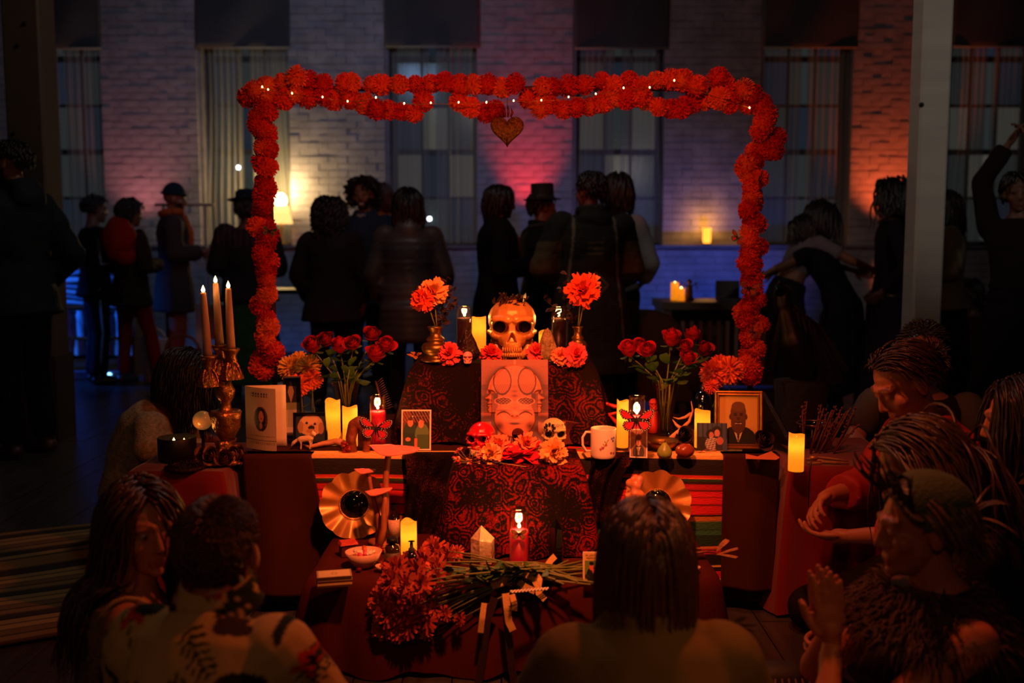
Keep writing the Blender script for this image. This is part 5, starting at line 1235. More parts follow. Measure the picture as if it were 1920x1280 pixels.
# ------------------------------------------------------------------ low front table
zl = ZL+.003
m_fgold = M('fluted_gold', hx('d89a50'), .42, .5, var=.15, vscale=20)
def round_mirror(px, py, rpx, Y, label, rz):
    c = pY(px, py, Y); R = rpx*S(c); o = thing('round_mirror', label, 'mirror', Vector((c.x, Y, zl)), 0, None, (-.10, 0, rz)); zc_ = c.z-zl
    n, m = 168, 10; vs, fs = [], []
    for j in range(m+1):
        t = j/m
        for k in range(n):
            a = 2*math.pi*k/n; sc = 1+.07*abs(math.sin(a*5.5))**.9*t-.03*t; r = R*(.42+.58*t)*sc
            y = -.004-.022*t-.007*t*math.cos(a*11)+.0016*math.sin(a*84)*min(1, t*3)
            vs.append((r*math.cos(a), y, zc_+r*math.sin(a)))
    for j in range(m):
        for k in range(n): fs.append((j*n+k, (j+1)*n+k, (j+1)*n+(k+1) % n, j*n+(k+1) % n))
    MB().add(vs, fs).build('fluted_frame', m_fgold, o)
    MB().lathe([(R*.43, 0), (R*.43, .006), (.001, .006)], 40, (0, .002, zc_), Matrix.Rotation(math.pi/2, 3, 'X')).build('mirror_glass', M('mirror_silver', hx('40503c'), .06, .95), o)
    b = MB().ell((0, 0, 0), R*.020, 8, 6).mesh('bead', m_fgold)
    for k in range(56): a = 2*math.pi*k/56; place('bead', b, o, (R*.44*math.cos(a), -.010, zc_+R*.44*math.sin(a)))
    MB().box((0, .03, zc_*.5), (.03, .012, zc_), Matrix.Rotation(.15, 3, 'X')).build('easel_leg', m_iron, o, False)
    return o
round_mirror(664, 946, 62, 3.175, 'round mirror in a fluted gold frame left on the low table', .1)
round_mirror(1232, 944, 62, 3.175, 'round mirror in a fluted gold frame right, behind the bobbed woman', -.1)
# mushroom sculpture
mb0 = pZ(718, 1030, zl); mb0 = Vector((pY(716, 1000, 3.08).x, 3.08, zl)); o = thing('mushroom_sculpture', 'carved wooden mushroom cluster with three curling pink caps', 'sculpture', mb0)
m_mst = M('mushroom_stem', hx('9a5430'), .6, var=.2, vscale=20); m_mcap = M('mushroom_cap', hx('d8745c'), .6, var=.15, vscale=30, bump=.2, bscale=60)
for (cx, cyp, wpx, sx, sy, dY, tilt, r0) in ((738, 840, 96, 727, 860, -.02, .22, .011), (709, 922, 52, 722, 935, -.04, -.30, .009), (684, 884, 42, 692, 893, .0, .18, .008)):
    Yc = mb0.y+dY; c = pY(cx, cyp, Yc)-mb0; w = wpx*S(pY(cx, cyp, Yc))/2; t = pY(sx, sy, Yc)-mb0
    bx = Vector((rnd(-.012, .012), dY, 0)); MB().tube([bx, bx*.5+t*.4+Vector((.008, 0, 0)), t*.8+bx*.2, t, Vector((t.x*.6+c.x*.4, t.y, c.z-.004))], [r0*1.6, r0*1.1, r0*.85, r0*.9, r0*.7], 12).build('stem', m_mst, o)
    cm = MB()
    def capf(u, v, c=c, w=w, tilt=tilt):
        a = 2*math.pi*u; r = w*v*(1+.06*math.sin(3*a)); x, y = r*math.cos(a), r*.62*math.sin(a)
        return (c.x+x, c.y+y, c.z+.010-.18*w*v**2+.10*w*v*v*math.cos(2*a)+tilt*x*-.35+.04*w*math.sin(4*a)*v)
    cm.sheet(capf, 40, 10)
    def capu(u, v, c=c, w=w, tilt=tilt):
        p = Vector(capf(1-u, v)); return p-Vector((0, 0, .002+.012*(1-v)))
    cm.sheet(capu, 40, 10); cm.build('cap', m_mcap, o)
MB().lathe([(.045, 0), (.04, .012), (.02, .02), (.001, .022)], 20, rfn=lambda a, z: 1+.2*math.sin(3*a)).build('base', m_mst, o)
# selenite / rose-quartz lamp tower beside right mirror
pp = Vector((pY(1190, 1000, 3.13).x, 3.13, zl)); hh = pY(1190, 893, 3.13).z-zl; rg = random.Random(2); o = thing('salt_lamp', 'stacked knobby amber salt crystal tower by the right mirror', 'crystal', pp)
mb = MB(); 
for k in range(60):
    t = rg.random(); a = rg.uniform(0, 6.28); rr = .052*(1-.72*t); mb.ell((rr*math.cos(a), rr*math.sin(a)*.7, hh*t*.97), (rg.uniform(.009, .016),)*3, 8, 6)
mb.cap((0, 0, .0), .045, (0, 0, hh*.9), .012)
remesh_mb(mb, .005, 1).build('body', M('salt_amber', hx('d07a48'), .4, sss=.5, emit=(1, .30, .08), estr=.04), o)
# bowls, bottles, cards
def bowl_(px, pyb, wpx, hpx, label, mat, name='dish'):
    p = pZ(px, pyb, zl); s = S(p); r, h = wpx*s/2, hpx*s; o = thing(name, label, 'bowl', p)
    MB().lathe([(r*.4, 0), (r*.5, .003), (r*.8, h*.45), (r, h), (r*.96, h), (r*.72, h*.5), (r*.4, h*.2), (.001, h*.18)], 32, rfn=lambda a, z: 1+.05*math.sin(2*a+1)).build('body', mat, o); return o, p, r, h
m_cer = M('cream_ceramic', hx('d8a888'), .35)
o, p, r, h = bowl_(682, 1062, 66, 30, 'cream bowl of wrapped sweets on the low table', m_cer, 'candy_bowl')
for i in range(11):
    q = p+Vector((rnd(-.5, .5)*r, rnd(-.4, .4)*r, h*.75+rnd(0, .012))); c = random.choice(['e0d0b8', 'd0405a', 'b87a48', 'e8c8b0', 'c85a3a']); t = thing('wrapped_sweet', 'wrapped sweet heaped in the cream bowl', 'sweet', q, rnd(0, 6), 'wrapped sweets in the cream bowl')
    MB().ell((0, 0, 0), (.010, .007, .007), 10, 6).build('sweet_body', M('sweet_'+c, hx(c), .35), t)
    for sx in (-1, 1): MB().lathe([(.002, 0), (.007, .008)], 8, (sx*.009, 0, 0), Matrix.Rotation(sx*math.pi/2, 3, 'Y')).build('wrapper_twist', MATS['sweet_'+c], t)
bowl_(718, 1070, 28, 11, 'tiny cream dish beside the bowl of sweets', m_cer, 'small_dish'); q = pZ(719, 1066, zl)+Vector((0, 0, .014))
tag(MB().ell((0, 0, 0), .009, 12, 8).build('pebble', M('jade_pebble', hx('a8a070'), .3), None, True, q), 'pale green pebble in the tiny cream dish', 'pebble')
q = pZ(673, 1071, zl)+Vector((0, 0, .006)); tag(MB().ell((0, 0, 0), (.009, .008, .006), 7, 5).build('gemstone', M('ruby_gem', hx('7a0c14'), .1, trans=.4), None, False, q), 'small dark red gemstone in front of the sweet bowl', 'gemstone')
p = pZ(653, 1040, zl); o = thing('red_box', 'small red carved box behind the sweet bowl', 'box', p, .4)
MB().box((0, 0, .018), (.05, .035, .036), None, None, .92).build('box_body', M('box_dark', hx('4a1410'), .5), o, False); MB().box((0, 0, .040), (.056, .040, .009), None, None, .85).build('lid', M('box_lid', hx('c03a2c'), .5, bump=.4, bscale=90), o, False)
p = pZ(708, 1034, zl); o = thing('dried_petals', 'curled red dried petals by the mushroom base', 'petals', p); mb = MB()
for i in range(9): petal(mb, Vector((rnd(-.02, .02), rnd(-.015, .015), .004+rnd(0, .02))), Vector((rnd(-1, 1), rnd(-1, 0), rnd(0, 1))).normalized(), Vector((1, .2, .3)).normalized(), .022, .010, hx('b0301e'), .5, 4, 3)
mb.build('petal_pile', m_petal, o)
def bottle(px, pyt, pyb, wpx, label, prof, mat, Y=None, extra=None, name='bottle'):
    p = pZ(px, pyb, zl) if Y is None else Vector((pY(px, pyb, Y).x, Y, zl)); s = S(p); r = wpx*s/2; h = (pyb-pyt)*s if Y is None else pY(px, pyt, Y).z-zl
    o = thing(name, label, 'bottle', p); MB().lathe([(a*r, b*h) for a, b in prof], 28).build('body', mat, o); 
    return o, r, h
o, r, h = bottle(739, 945, 1020, 22, 'dark bottle with a pale striped label behind the clear bottle', [(.9, 0), (1, .02), (1, .72), (.6, .82), (.42, .86), (.42, .96), (.01, .96)], M('dark_bottle_glass', hx('1c0c06'), .1, coat=.5), Y=3.06)
MB().lathe([(.46*r, .87*h), (.46*r, h), (.01, h)], 20).build('cap', m_wick, o); MB().lathe([(1.01*r, .25*h), (1.01*r, .66*h)], 28).build('label', M('bottle_label', hx('b8907a'), .7, var=.5, vscale=120, stretch=(1, 1, 8)), o)
o, r, h = bottle(736, 1006, 1072, 29, 'squat clear bottle with a dark label before the dark bottle', [(.9, 0), (1, .02), (1, .68), (.85, .78), (.45, .82), (.45, .88), (.01, .88)], M('amber_liquor', hx('3c2a10'), .08, trans=.35, coat=.6))
MB().lathe([(.75*r, .86*h), (.75*r, .99*h), (.01, h)], 24).build('cap', m_iron, o); MB().lathe([(1.01*r, .10*h), (1.01*r, .60*h)], 28).build('label', M('dark_label', hx('4a3a24'), .6, var=.6, vscale=90), o)
led_pillar(767, 973, 1056, 30, zl, 'yellow pillar candle among the bottles on the low table')
o, r, h = bottle(772, 1013, 1070, 19, 'small black dropper bottle before the low table pillar candle', [(.9, 0), (1, .02), (1, .52), (.7, .62), (.55, .64), (.01, .64)], M('violet_glass', hx('14080c'), .15, coat=.5))
MB().lathe([(.62*r, .62*h), (.62*r, .76*h), (.35*r, .78*h), (.3*r, .95*h), (.12*r, h), (.01, h)], 20).build('dropper', m_wick, o); MB().lathe([(1.01*r, .06*h), (1.01*r, .42*h)], 24).build('label', M('violet_label', hx('5a3a30'), .6), o)
# card deck
p = pZ(627, 1094, zl); o = thing('card_deck', 'stacked deck of pale backed cards on the low table corner', 'cards', p, .22)
for k in range(5): MB().box((rnd(-.002, .002), rnd(-.002, .002), .003+k*.0058), (.095, .062, .005)).build('card_layer', M('deck_edge', hx('c8a868'), .6) if k % 2 else M('deck_dark', hx('4a2a18'), .6), o, False)
def deckp(u, v):
    b = min(u, 1-u, (v)*.65, (1-v)*.65); c = hx('d0b070') if b > .035 or b < .02 else hx('6a4a28')
    if abs(((u-.5)/.07)**2+((v-.5)/.12)**2-1) < .35: c = hx('6a4a28')
    return c
sh = MB().sheet(lambda u, v: ((u-.5)*.095, (v-.5)*.062, .0), 40, 26, cfn=deckp).build('card_back', m_print, o, False); sh.location = (0, 0, .030)
# quartz, red candle, obsidian
def tower(px, pyt, pyb, wpx, label, mat, Y=None, n=6, tip=.28, skew=0):
    p = pZ(px, pyb, zl) if Y is None else Vector((pY(px, pyb, Y).x, Y, zl)); s = S(p); r = wpx*s/2; h = (pyb-pyt)*s if Y is None else pY(px, pyt, Y).z-zl
    vs = [(r*k*math.cos(2*math.pi*i/n+.3), r*k*math.sin(2*math.pi*i/n+.3)*.8, z+(.006*math.sin(i*2.3) if 0 < z < h*.9 else 0)) for k, z in ((.88, 0), (1, h*.08), (1, h*(1-tip))) for i in range(n)]+[(skew*r, 0, h)]
    fs = [tuple(range(n-1, -1, -1))]+[(j*n+i, j*n+(i+1) % n, (j+1)*n+(i+1) % n, (j+1)*n+i) for j in range(2) for i in range(n)]+[(2*n+i, 2*n+(i+1) % n, 3*n) for i in range(n)]
    return tag(MB().add(vs, fs).build('crystal_tower', mat, None, False, p), label, 'crystal')
m_qz = M('clear_quartz', hx('f2d0a8'), .08, trans=.5, bump=.6, bscale=70, var=.35, vscale=30, coat=.5)
tower(905, 983, 1056, 46, 'clear quartz point standing behind the bouquet stems', m_qz, None, 6, .35, -.1)
novena(973, 957, 1072, 36, zl, 'red glass candle with a gold butterfly on the low table', m_wax_red, .70, power=.40)
butterfly(pZ(973, 1080, zl)+Vector((0, 0, .125)), .026, 'small black and gold butterfly on the low table candle', hx('b08a3c'), (0, 0, 0), None, .45)
tower(1043, 970, 1062, 28, 'black obsidian tower right of the red low table candle', M('obsidian', hx('0a0606'), .08, coat=.6), None, 6, .18)
# memorial prayer card with lettering
cardm = paint(hx('e0b868'), [('r', .07, .05, .93, .72, hx('6a8a3a')), ('e', .52, .20, .36, .30, hx('181c14')), ('r', .2, .05, .9, .2, hx('181c14')), ('e', .47, .50, .13, .12, hx('d0604a')), ('e', .47, .62, .14, .07, hx('141a10')), ('t', (.47, .44), (.66, .42), (.56, .26), hx('d86a50')), ('r', .08, .10, .35, .24, hx('2a2a1c'))])
o = photo(1110, 1092, 34, 56, zl, 'small memorial prayer card showing a man in a dark cap', cardm, .04, -.15, 0, 48, name='prayer_card')
pw = 34*S(pZ(1110, 1092, zl)); ph_ = 56*S(pZ(1110, 1092, zl))
m_ink2 = M('brown_ink', hx('5a3a18'), .7)
text_mesh('IN LOVING', pw*.15, m_ink2, o, (0, -.0016, ph_*.86), (math.pi/2, 0, 0)); text_mesh('MEMORY', pw*.15, m_ink2, o, (0, -.0016, ph_*.76), (math.pi/2, 0, 0))
bowl_(1300, 1072, 26, 10, 'tiny cream dish at the right end of the low table', m_cer, 'small_dish')
p = pZ(1330, 1046, zl); o = thing('feather_bundle', 'brown feathers lying at the right end of the low table', 'feathers', p)
for i in range(6):
    d = Vector((rnd(-1, .4), rnd(-.2, .3), rnd(.02, .2))).normalized(); mb = MB(); petal(mb, Vector((.02, 0, .006+.004*i)), d, Vector((-d.y, d.x, .1)).normalized(), .07, .010, (1, 1, 1), .1, 7, 3, base=.2); mb.c = []; mb.build('feather', M('feather_brown', hx('8a5a34'), .8, var=.5, vscale=60), o)
# bead strip at the table edge
a, b = pZ(958, 1118, zl), pZ(1028, 1112, zl); o = thing('beaded_strip', 'black and white beaded strip on the low table edge', 'beadwork', a+Vector((0, .02, .001)))
mb = MB(); d = b-a
for k in range(34):
    for j in range(3): mb.ell(d*(k/33)+Vector((0, j*.006, .003)), .0028, 6, 4, col=hx('e8d8b8') if (k+2*j) % 3 else hx('100a08'))
mb.build('bead_rows', M('bead_print', (1, 1, 1), .3, attr=True), o)
# the big bouquet of chrysanthemums
MMs = [inst_mesh(mum_mb(hx(c), i+60)) for i, c in enumerate(('a8402c', '983626', 'b85038'))]
bq = thing('chrysanthemum_bouquet', 'tied bouquet of rust chrysanthemums lying across the low table', 'bouquet', pZ(1000, 1095, zl))
tie = pZ(1005, 1088, zl)+Vector((0, 0, .03))
heads = [(815, 1030, 22), (838, 1045, 22), (855, 1038, 15), (795, 1055, 24), (780, 1070, 22), (820, 1065, 22), (745, 1065, 23), (735, 1090, 24), (760, 1095, 22), (790, 1095, 22), (820, 1085, 18), (715, 1125, 24), (745, 1120, 24), (775, 1125, 22), (805, 1115, 20), (725, 1150, 22), (755, 1150, 24), (720, 1175, 22), (765, 1172, 22), (800, 1162, 22), (790, 1140, 20), (835, 1150, 14), (863, 1160, 12), (800, 1185, 14), (745, 1185, 18), (730, 1060, 16), (808, 1140, 16), (770, 1050, 18)]
for i, (x, y, r) in enumerate(heads):
    Yh = 2.70+.22*max(0, (1130-y))/110+.01*(i % 3); c = pY(x, y, max(2.62, Yh))
    zmin = zl+.02
    if c.z < zmin and c.y > 2.75: c = pZ(x, y, zmin)
    ax = (c-tie).normalized()*.55+Vector((rnd(-.3, .3), -.9, .55+rnd(-.3, .3)))
    hd = place('bloom', MMs[i % 3], bq, c-bq.location, orient(ax, rnd(0, 6)), r*1.08*S(c))
    cut = pZ(1040+rnd(0, 95), 1072+rnd(-8, 40), zl)+Vector((0, 0, rnd(.006, .03))); tt = tie+Vector((rnd(-.01, .01), rnd(-.025, .025), rnd(-.02, .015)))
    MB().tube([c-bq.location-ax.normalized()*.004, (c*.6+tt*.4)-bq.location+Vector((0, 0, rnd(0, .012))), tt-bq.location, cut-bq.location], [.002, .0024, .0028, .003], 6).build('stem', m_stem, bq)
for i in range(70):
    t = rnd(.25, .95); x, y = 800+t*230+rnd(-20, 20), 1125-t*40+rnd(-32, 28); q = pZ(x, y, zl+rnd(.01, .04))-bq.location
    if q.y+bq.location.y < 2.72: q.y = 2.72-bq.location.y
    d = Vector((rnd(-1, .3), rnd(-.7, .5), rnd(-.15, .4))).normalized(); L = rnd(.025, .05); mb = MB(); petal(mb, q, d, Vector((-d.y, d.x, rnd(-.4, .4))).normalized(), L, L*.34, (1, 1, 1), rnd(-.4, .3), 5, 4, .12, base=.2); mb.c = []; mb.build('leaf', m_leaf, bq)
m_rib = M('gold_ribbon', hx('c0964e'), .6, bump=.3, bscale=300); m_ribd = M('dark_ribbon', hx('2a1210'), .6)
def ribbon(pts, w, mat, nm='ribbon'):
    P = [Vector(p)-bq.location for p in pts]
    def fn(u, v):
        t = u*(len(P)-1); i = min(int(t), len(P)-2); q = P[i].lerp(P[i+1], t-i); tg = (P[i+1]-P[i]).normalized(); sd = tg.cross(Vector((0, -1, .25))).normalized()
        return q+sd*(v-.5)*w
    MB().sheet(fn, 6*(len(P)-1), 2).build(nm, mat, bq)
g2 = lambda x, y, Y=None, z=.02: pY(x, y, Y) if Y else pZ(x, y, zl)+Vector((0, 0, z))
ribbon([g2(985, 1055, 2.76), g2(983, 1075, 2.72), g2(1000, 1085, 2.70), g2(1015, 1110, 2.68)], .016, m_rib); ribbon([g2(1022, 1066, 2.80), g2(1033, 1050, 2.82), g2(1041, 1042, 2.84)], .018, m_rib)
ribbon([g2(1000, 1072, 2.74), g2(1012, 1085, 2.70), g2(1008, 1110, 2.68), g2(1022, 1124, 2.66)], .016, m_rib); ribbon([g2(948, 1112, 2.68), g2(951, 1140, 2.665), g2(954, 1165, 2.665), g2(962, 1182, 2.66)], .020, m_rib); ribbon([g2(960, 1114, 2.675), g2(965, 1132, 2.66), g2(964, 1145, 2.66)], .016, m_rib)
ribbon([g2(972, 1090, 2.71), g2(985, 1100, 2.69), g2(1003, 1108, 2.67)], .018, m_rib); ribbon([g2(908, 1130, 2.68), g2(904, 1160, 2.665), g2(901, 1186, 2.665)], .016, m_rib); ribbon([g2(922, 1098, 2.70), g2(945, 1088, 2.72), g2(962, 1092, 2.74)], .022, m_rib)
ribbon([g2(928, 1120, 2.695), g2(914, 1160, 2.69), g2(905, 1230, 2.69), g2(895, 1290, 2.69)], .022, m_ribd); ribbon([g2(946, 1120, 2.69), g2(952, 1170, 2.685), g2(957, 1230, 2.685), g2(966, 1290, 2.685)], .022, m_ribd)
# ------------------------------------------------------------------ people
TP = [(0, .09, .085), (.06, .15, .11), (.16, .168, .118), (.36, .138, .098), (.55, .150, .108), (.74, .168, .115), (.87, .165, .098), (.95, .105, .072), (1.0, .064, .060)]
def eul(p, y, r): return Matrix.Rotation(y, 3, 'Z') @ Matrix.Rotation(-p, 3, 'X') @ Matrix.Rotation(r, 3, 'Y')
def head_prims(mb, c, R, k, beard=0):
    def e(p, r): mb.ell(c+R @ (Vector(p)*k), tuple(q*k for q in r), 14, 10, R=R)
    def cp(a, ra, b, rb): mb.cap(c+R @ (Vector(a)*k), ra*k, c+R @ (Vector(b)*k), rb*k)
    e((0, -.015, .03), (.076, .096, .083)); e((0, .02, -.03), (.062, .070, .085)); e((0, .036, -.085), (.043, .045, .030)); e((0, .070, -.100), (.019, .017, .015))
    cp((0, .086, .012), .0085, (0, .104, -.032), .0100)
    for s in (-1, 1):
        e((s*.010, .094, -.037), (.0085, .009, .007)); cp((s*.010, .086, .026), .010, (s*.045, .074, .024), .010); e((s*.040, .056, -.025), (.024, .024, .024))
        e((s*.078, -.008, -.008), (.010, .020, .032)); e((s*.082, -.016, .004), (.008, .012, .020)); e((s*.031, .076, .002), (.015, .012, .009))
    cp((-.018, .083, -.066), .0055, (.018, .083, -.066), .0055); cp((-.014, .081, -.077), .0060, (.014, .081, -.077), .0060)
def hand_prims(mb, w, d, n, side, k, curl=.5, spread=.06, thumb=.7):
    """w wrist, d pointing to the fingers, n palm normal (towards where the fingers close)"""
    d = Vector(d).normalized(); n = Vector(n); n = (n-d*n.dot(d)).normalized(); x = d.cross(n)*side
    R = Matrix((x, d, n)).transposed()
    mb.cap(w, .024*k, w+d*.035*k, .026*k); mb.ell(w+d*.055*k, (.040*k, .048*k, .0155*k), 14, 10, R=R)
    L = [.078, .088, .082, .064]
    for i in range(4):
        bx = (-.030+.020*i)*k; b = w+d*(.092-.004*abs(i-1.2))*k+x*bx; a = 0; dirv = (d+x*spread*(i-1.5)).normalized(); p = b
        for s, f in enumerate((.45, .32, .23)):
            a += curl*(.55 if s == 0 else .75); q = dirv*math.cos(a)+n*math.sin(a); e = p+q*L[i]*f*k
            mb.cap(p, (.0092-.0008*s)*k, e, (.0086-.001*s)*k, 8); p = e
    b = w+d*.03*k-x*.032*k; dv = (d*.75-x*thumb+n*.25).normalized(); e = b+dv*.038*k; mb.cap(b, .013*k, e, .0105*k, 8); dv2 = (d*.95-x*.25+n*.3*max(.2, curl)).normalized(); mb.cap(e, .0105*k, e+dv2*.034*k, .0085*k, 8)
    return R
def bez(P, t): return P[0]*(1-t)**2+P[1]*2*t*(1-t)+P[2]*t*t
def bezt(P, t): return ((P[1]-P[0])*(1-t)+(P[2]-P[1])*t).normalized()
STAND = dict(pel=(0, 0, .84), mid=(0, .015, 1.14), neck=(0, -.005, 1.45), elb=((-.25, -.03, 1.10), (.25, -.03, 1.10)), wri=((-.26, .06, .86), (.26, .06, .86)), hip=.088, kne=((-.10, .02, .48), (.10, .02, .48)), ank=((-.11, -.02, .075), (.11, -.02, .075)), hd=None)
CROSS = dict(pel=(0, -.04, .03), mid=(0, -.07, .34), neck=(0, .05, .60), elb=((-.27, .12, .34), (.27, .12, .34)), wri=((-.16, .33, .20), (.16, .33, .20)), hip=.09, kne=((-.33, .24, .12), (.33, .24, .12)), ank=((.13, .36, .06), (-.13, .40, .06)))
KNEEL = dict(pel=(0, 0, .16), mid=(0, .01, .47), neck=(0, .06, .76), elb=((-.24, .10, .46), (.24, .10, .46)), wri=((-.10, .33, .42), (.10, .33, .42)), hip=.09, kne=((-.11, .40, .075), (.11, .40, .075)), ank=((-.10, -.03, .06), (.10, -.03, .06)))
def person(label, loc, yaw, H=1.7, pose=STAND, over=None, head=(0, 0, 0), skin='8a5a44', top=None, bottom=None, shoes='15110f', hair=None, fine=0, hands=None, extras=None, female=False, eyes=False, sw=1.0, group=None, bulk=1.0, beard=None, dress=None, headk=1.0):
    k = H/1.7; J = dict(pose); J.update(over or {})
    V = lambda p: Vector(p)*k
    o = thing('person', label, 'person', loc, yaw, group)
    P = [V(J['pel']), V(J['mid']), V(J['neck'])]; X = Vector((1, 0, 0))
    if 'twist' in J: X = Vector((math.cos(J['twist']), math.sin(J['twist']), 0))
    hwf = (.94 if female else 1.0)*bulk
    def ring(t, off=0, wk=1.0):
        for (t0, a0, b0), (t1, a1, b1) in zip(TP, TP[1:]):
            if t0 <= t <= t1: q = (t-t0)/(t1-t0); a, b = a0+(a1-a0)*q, b0+(b1-b0)*q; break
        if female and .25 < t < .5: a *= .92
        T = bezt(P, min(max(t, .001), .999)); x = X-T*X.dot(T); x.normalize(); y = T.cross(x)
        return (bez(P, t), x*(a*hwf*k*wk+off), y*(b*bulk*k*wk+off))
    Ts = bezt(P, .88); xs = (X-Ts*X.dot(Ts)).normalized(); sc = bez(P, .88)
    sh = [sc+xs*(s*.168*sw*hwf*k)-Ts*.01*k for s in (-1, 1)]
    el = [V(p) for p in J['elb']]; wr = [V(p) for p in J['wri']]; hips = [bez(P, .06)+X*(s*J['hip']*k) for s in (-1, 1)]; kn = [V(p) for p in J['kne']]; an = [V(p) for p in J['ank']]
    Rh = eul(*head); nb = P[2]; hc = nb+Vector((0, .012, .03-J.get('hdrop', 0)))*k+eul(head[0]*.7, head[1]*.6, head[2]*.7) @ (Vector((0, .018, .115))*k)
    hk = k*headk
    # body: trunk and limbs, then finer head and hands
    vb, vh = (.015, .0052) if fine else (.021, .0085)
    mb = MB(); mb.rings([ring(t) for t, _, _ in TP], 20); mb.cap(nb-Ts*.04*k, .058*k, hc+Rh @ Vector((0, -.01, -.045))*hk, .050*k)
    for i in (0, 1):
        mb.cap(sh[i], .050*k, el[i], .039*k); mb.cap(el[i], .040*k, wr[i], .026*k); mb.ell(sh[i], .055*k)
        mb.cap(hips[i], .086*k, kn[i], .056*k); mb.cap(kn[i], .054*k, an[i], .036*k)
        f = J.get('foot', Vector((0, 1, 0)) if an[i].z > .0 and pose is STAND else (kn[i]-an[i]).cross(Vector((0, 0, 1))).normalized() if False else Vector((0, 1, 0)))
        mb.cap(an[i]+Vector((0, -.02, -.035))*k, .034*k, an[i]+Vector(f)*.13*k+Vector((0, 0, -.048))*k, .026*k)
    body = remesh_mb(mb, vb, 3)
    hm = MB(); head_prims(hm, hc, Rh, hk); hm.cap(hc+Rh @ Vector((0, -.012, -.03))*hk, .046*hk, nb+Vector((0, 0, .02))*k, .050*k)
    n0 = len(body.v); remesh_mb(hm, vh, 4, body); n1 = len(body.v)
    HD = hands or [None, None]
    for i in (0, 1):
        h = HD[i] or {}
        d = Vector(h.get('d', (wr[i]-el[i]))); nrm = Vector(h.get('n', (-xs*(1 if i else -1)+Vector((0, .2, 0)))))
        if abs(d.normalized().dot(nrm.normalized())) > .95: nrm = Vector((0, 0, -1)) if abs(d.normalized().z) < .9 else Vector((0, 1, 0))
        m2 = MB(); hand_prims(m2, wr[i], d, nrm, h.get('side', 1 if i else -1), k*.95, h.get('curl', .45), h.get('spread', .05), h.get('thumb', .7)); remesh_mb(m2, .0042 if fine else .0075, 1, body)
    sk = hx(skin); Ri = Rh.transposed(); cols = [sk]*len(body.v)
    for i in range(n0, n1):
        q = Ri @ (Vector(body.v[i])-hc)/hk
        if q.y > .07 and abs(q.x) < .023 and -.086 < q.z < -.062: cols[i] = (sk[0]*.85, sk[1]*.6, sk[2]*.6)
        elif q.y > .055 and .012 < abs(q.x) < .056 and .024 < q.z-.1*(.035-abs(abs(q.x)-.033)) < .032: cols[i] = shade(sk, .4)
        elif beard is not None and q.y > .005 and (q.z < -.055 or (q.z < -.025 and abs(q.x) > .045)) and not (abs(q.x) < .02 and -.085 < q.z < -.06): cols[i] = hx(beard)
        elif not fine and q.y > .06 and .018 < abs(q.x) < .046 and -.006 < q.z < .010: cols[i] = shade(sk, .25)
    body.c = cols; body.build('body', M('skin', (1, 1, 1), .5, attr=True, sss=.06, spec=.35), o)
    ctx = dict(o=o, k=k, hk=hk, hc=hc, Rh=Rh, P=P, sh=sh, el=el, wr=wr, X=xs, ring=ring, kn=kn, an=an, hips=hips, nb=nb)
    if eyes:
        for s in (-1, 1):
            c = hc+Rh @ (Vector((s*.031, .0765, .003))*hk); g = (Rh @ Vector((0, 1, 0)) if eyes is True else Vector(eyes).normalized())
            mb = MB().ell((0, 0, 0), 0.0112*hk, 20, 14); mb.c = [(.006, .005, .005) if Vector(p).normalized().dot(g) > .93 else (hx('4a2c1a') if Vector(p).normalized().dot(g) > .80 else hx('8a7c70')) for p in mb.v]
            mb.build('eye', M('eyeball', (1, 1, 1), .1, attr=True), o, True, c)
    # clothes
    vg = .011 if fine else .017
    def garment(name, mb, mat, amp=.006, sc_=9, seed=1, cfn=None, it=3, vox=None):
        g = remesh_mb(mb, vox or vg, it); off = Vector((seed*3.7, seed*1.3, 0))
        g.v = [tuple(Vector(p)+noise.noise_vector(Vector(p)*sc_+off)*amp+noise.noise_vector(Vector(p)*sc_*2.7+off)*amp*.4) for p in g.v]
        if cfn: g.c = [cfn(Vector(p)) for p in g.v]
        return g.build(name, mat, o)
    ctx['garment'] = garment
    if top:
        mb = MB(); off = top.get('off', .016); hem = top.get('hem', .02); nk = top.get('neck', .965)
        ts = [hem]+[t for t, _, _ in TP if hem+.02 < t < nk-.02]+[nk]
        rs = [ring(t, off*k) for t in ts]
        if top.get('skirt'):     # coat tails or tunic below the hips
            L = top['skirt']; r0 = rs[0]; r1 = ring(.16, off*k); ext = .10 if pose is STAND else .0
            rs = [(Vector((r0[0].x, r0[0].y, r0[0].z-L*q*k)), r1[1]*(1.06+top.get('flare', .15)*q), r1[2]*(1.12+top.get('flare', .15)*q)) for q in (1, .6, .25, 0)]+[r for r, t in zip(rs, ts) if t >= .14]
        mb.rings(rs, 22)
        sl = top.get('sleeve', .92)
        for i in (0, 1):
            if sl > 0:
                mb.cap(sh[i], .056*k+off*k, el[i], .044*k+off*k, 14, (False, False) if sl > .35 else (False, True)) if sl > .35 else mb.cap(sh[i], .056*k+off*k, sh[i].lerp(el[i], sl*2), .052*k+off*k, 14, (False, True))
                if sl > .35: mb.cap(el[i], .044*k+off*k, el[i].lerp(wr[i], (sl-.35)/.65 if sl < .99 else 1.0), .034*k+off*k*1.1, 14, (False, True))
            else: mb.ell(sh[i]-xs*(1 if i else -1)*.03*k, .05*k)
        if top.get('collar'):
            cc = top['collar']; mb.tube([nb+Vector((math.cos(a)*.072, math.sin(a)*.070+.0, .012+.015*(-math.sin(a))))*k for a in [q*.3142 for q in range(21)]], cc*k, 8)
        if top.get('hood'):
            mb.ell(nb+Vector((0, -.10, -.04))*k, (.11*k, .055*k, .075*k)); mb.tube([nb+Vector((math.cos(a)*.085, math.sin(a)*.085-.02, .02+.02*(-math.sin(a))))*k for a in [q*.3142 for q in range(21)]], .026*k, 8)
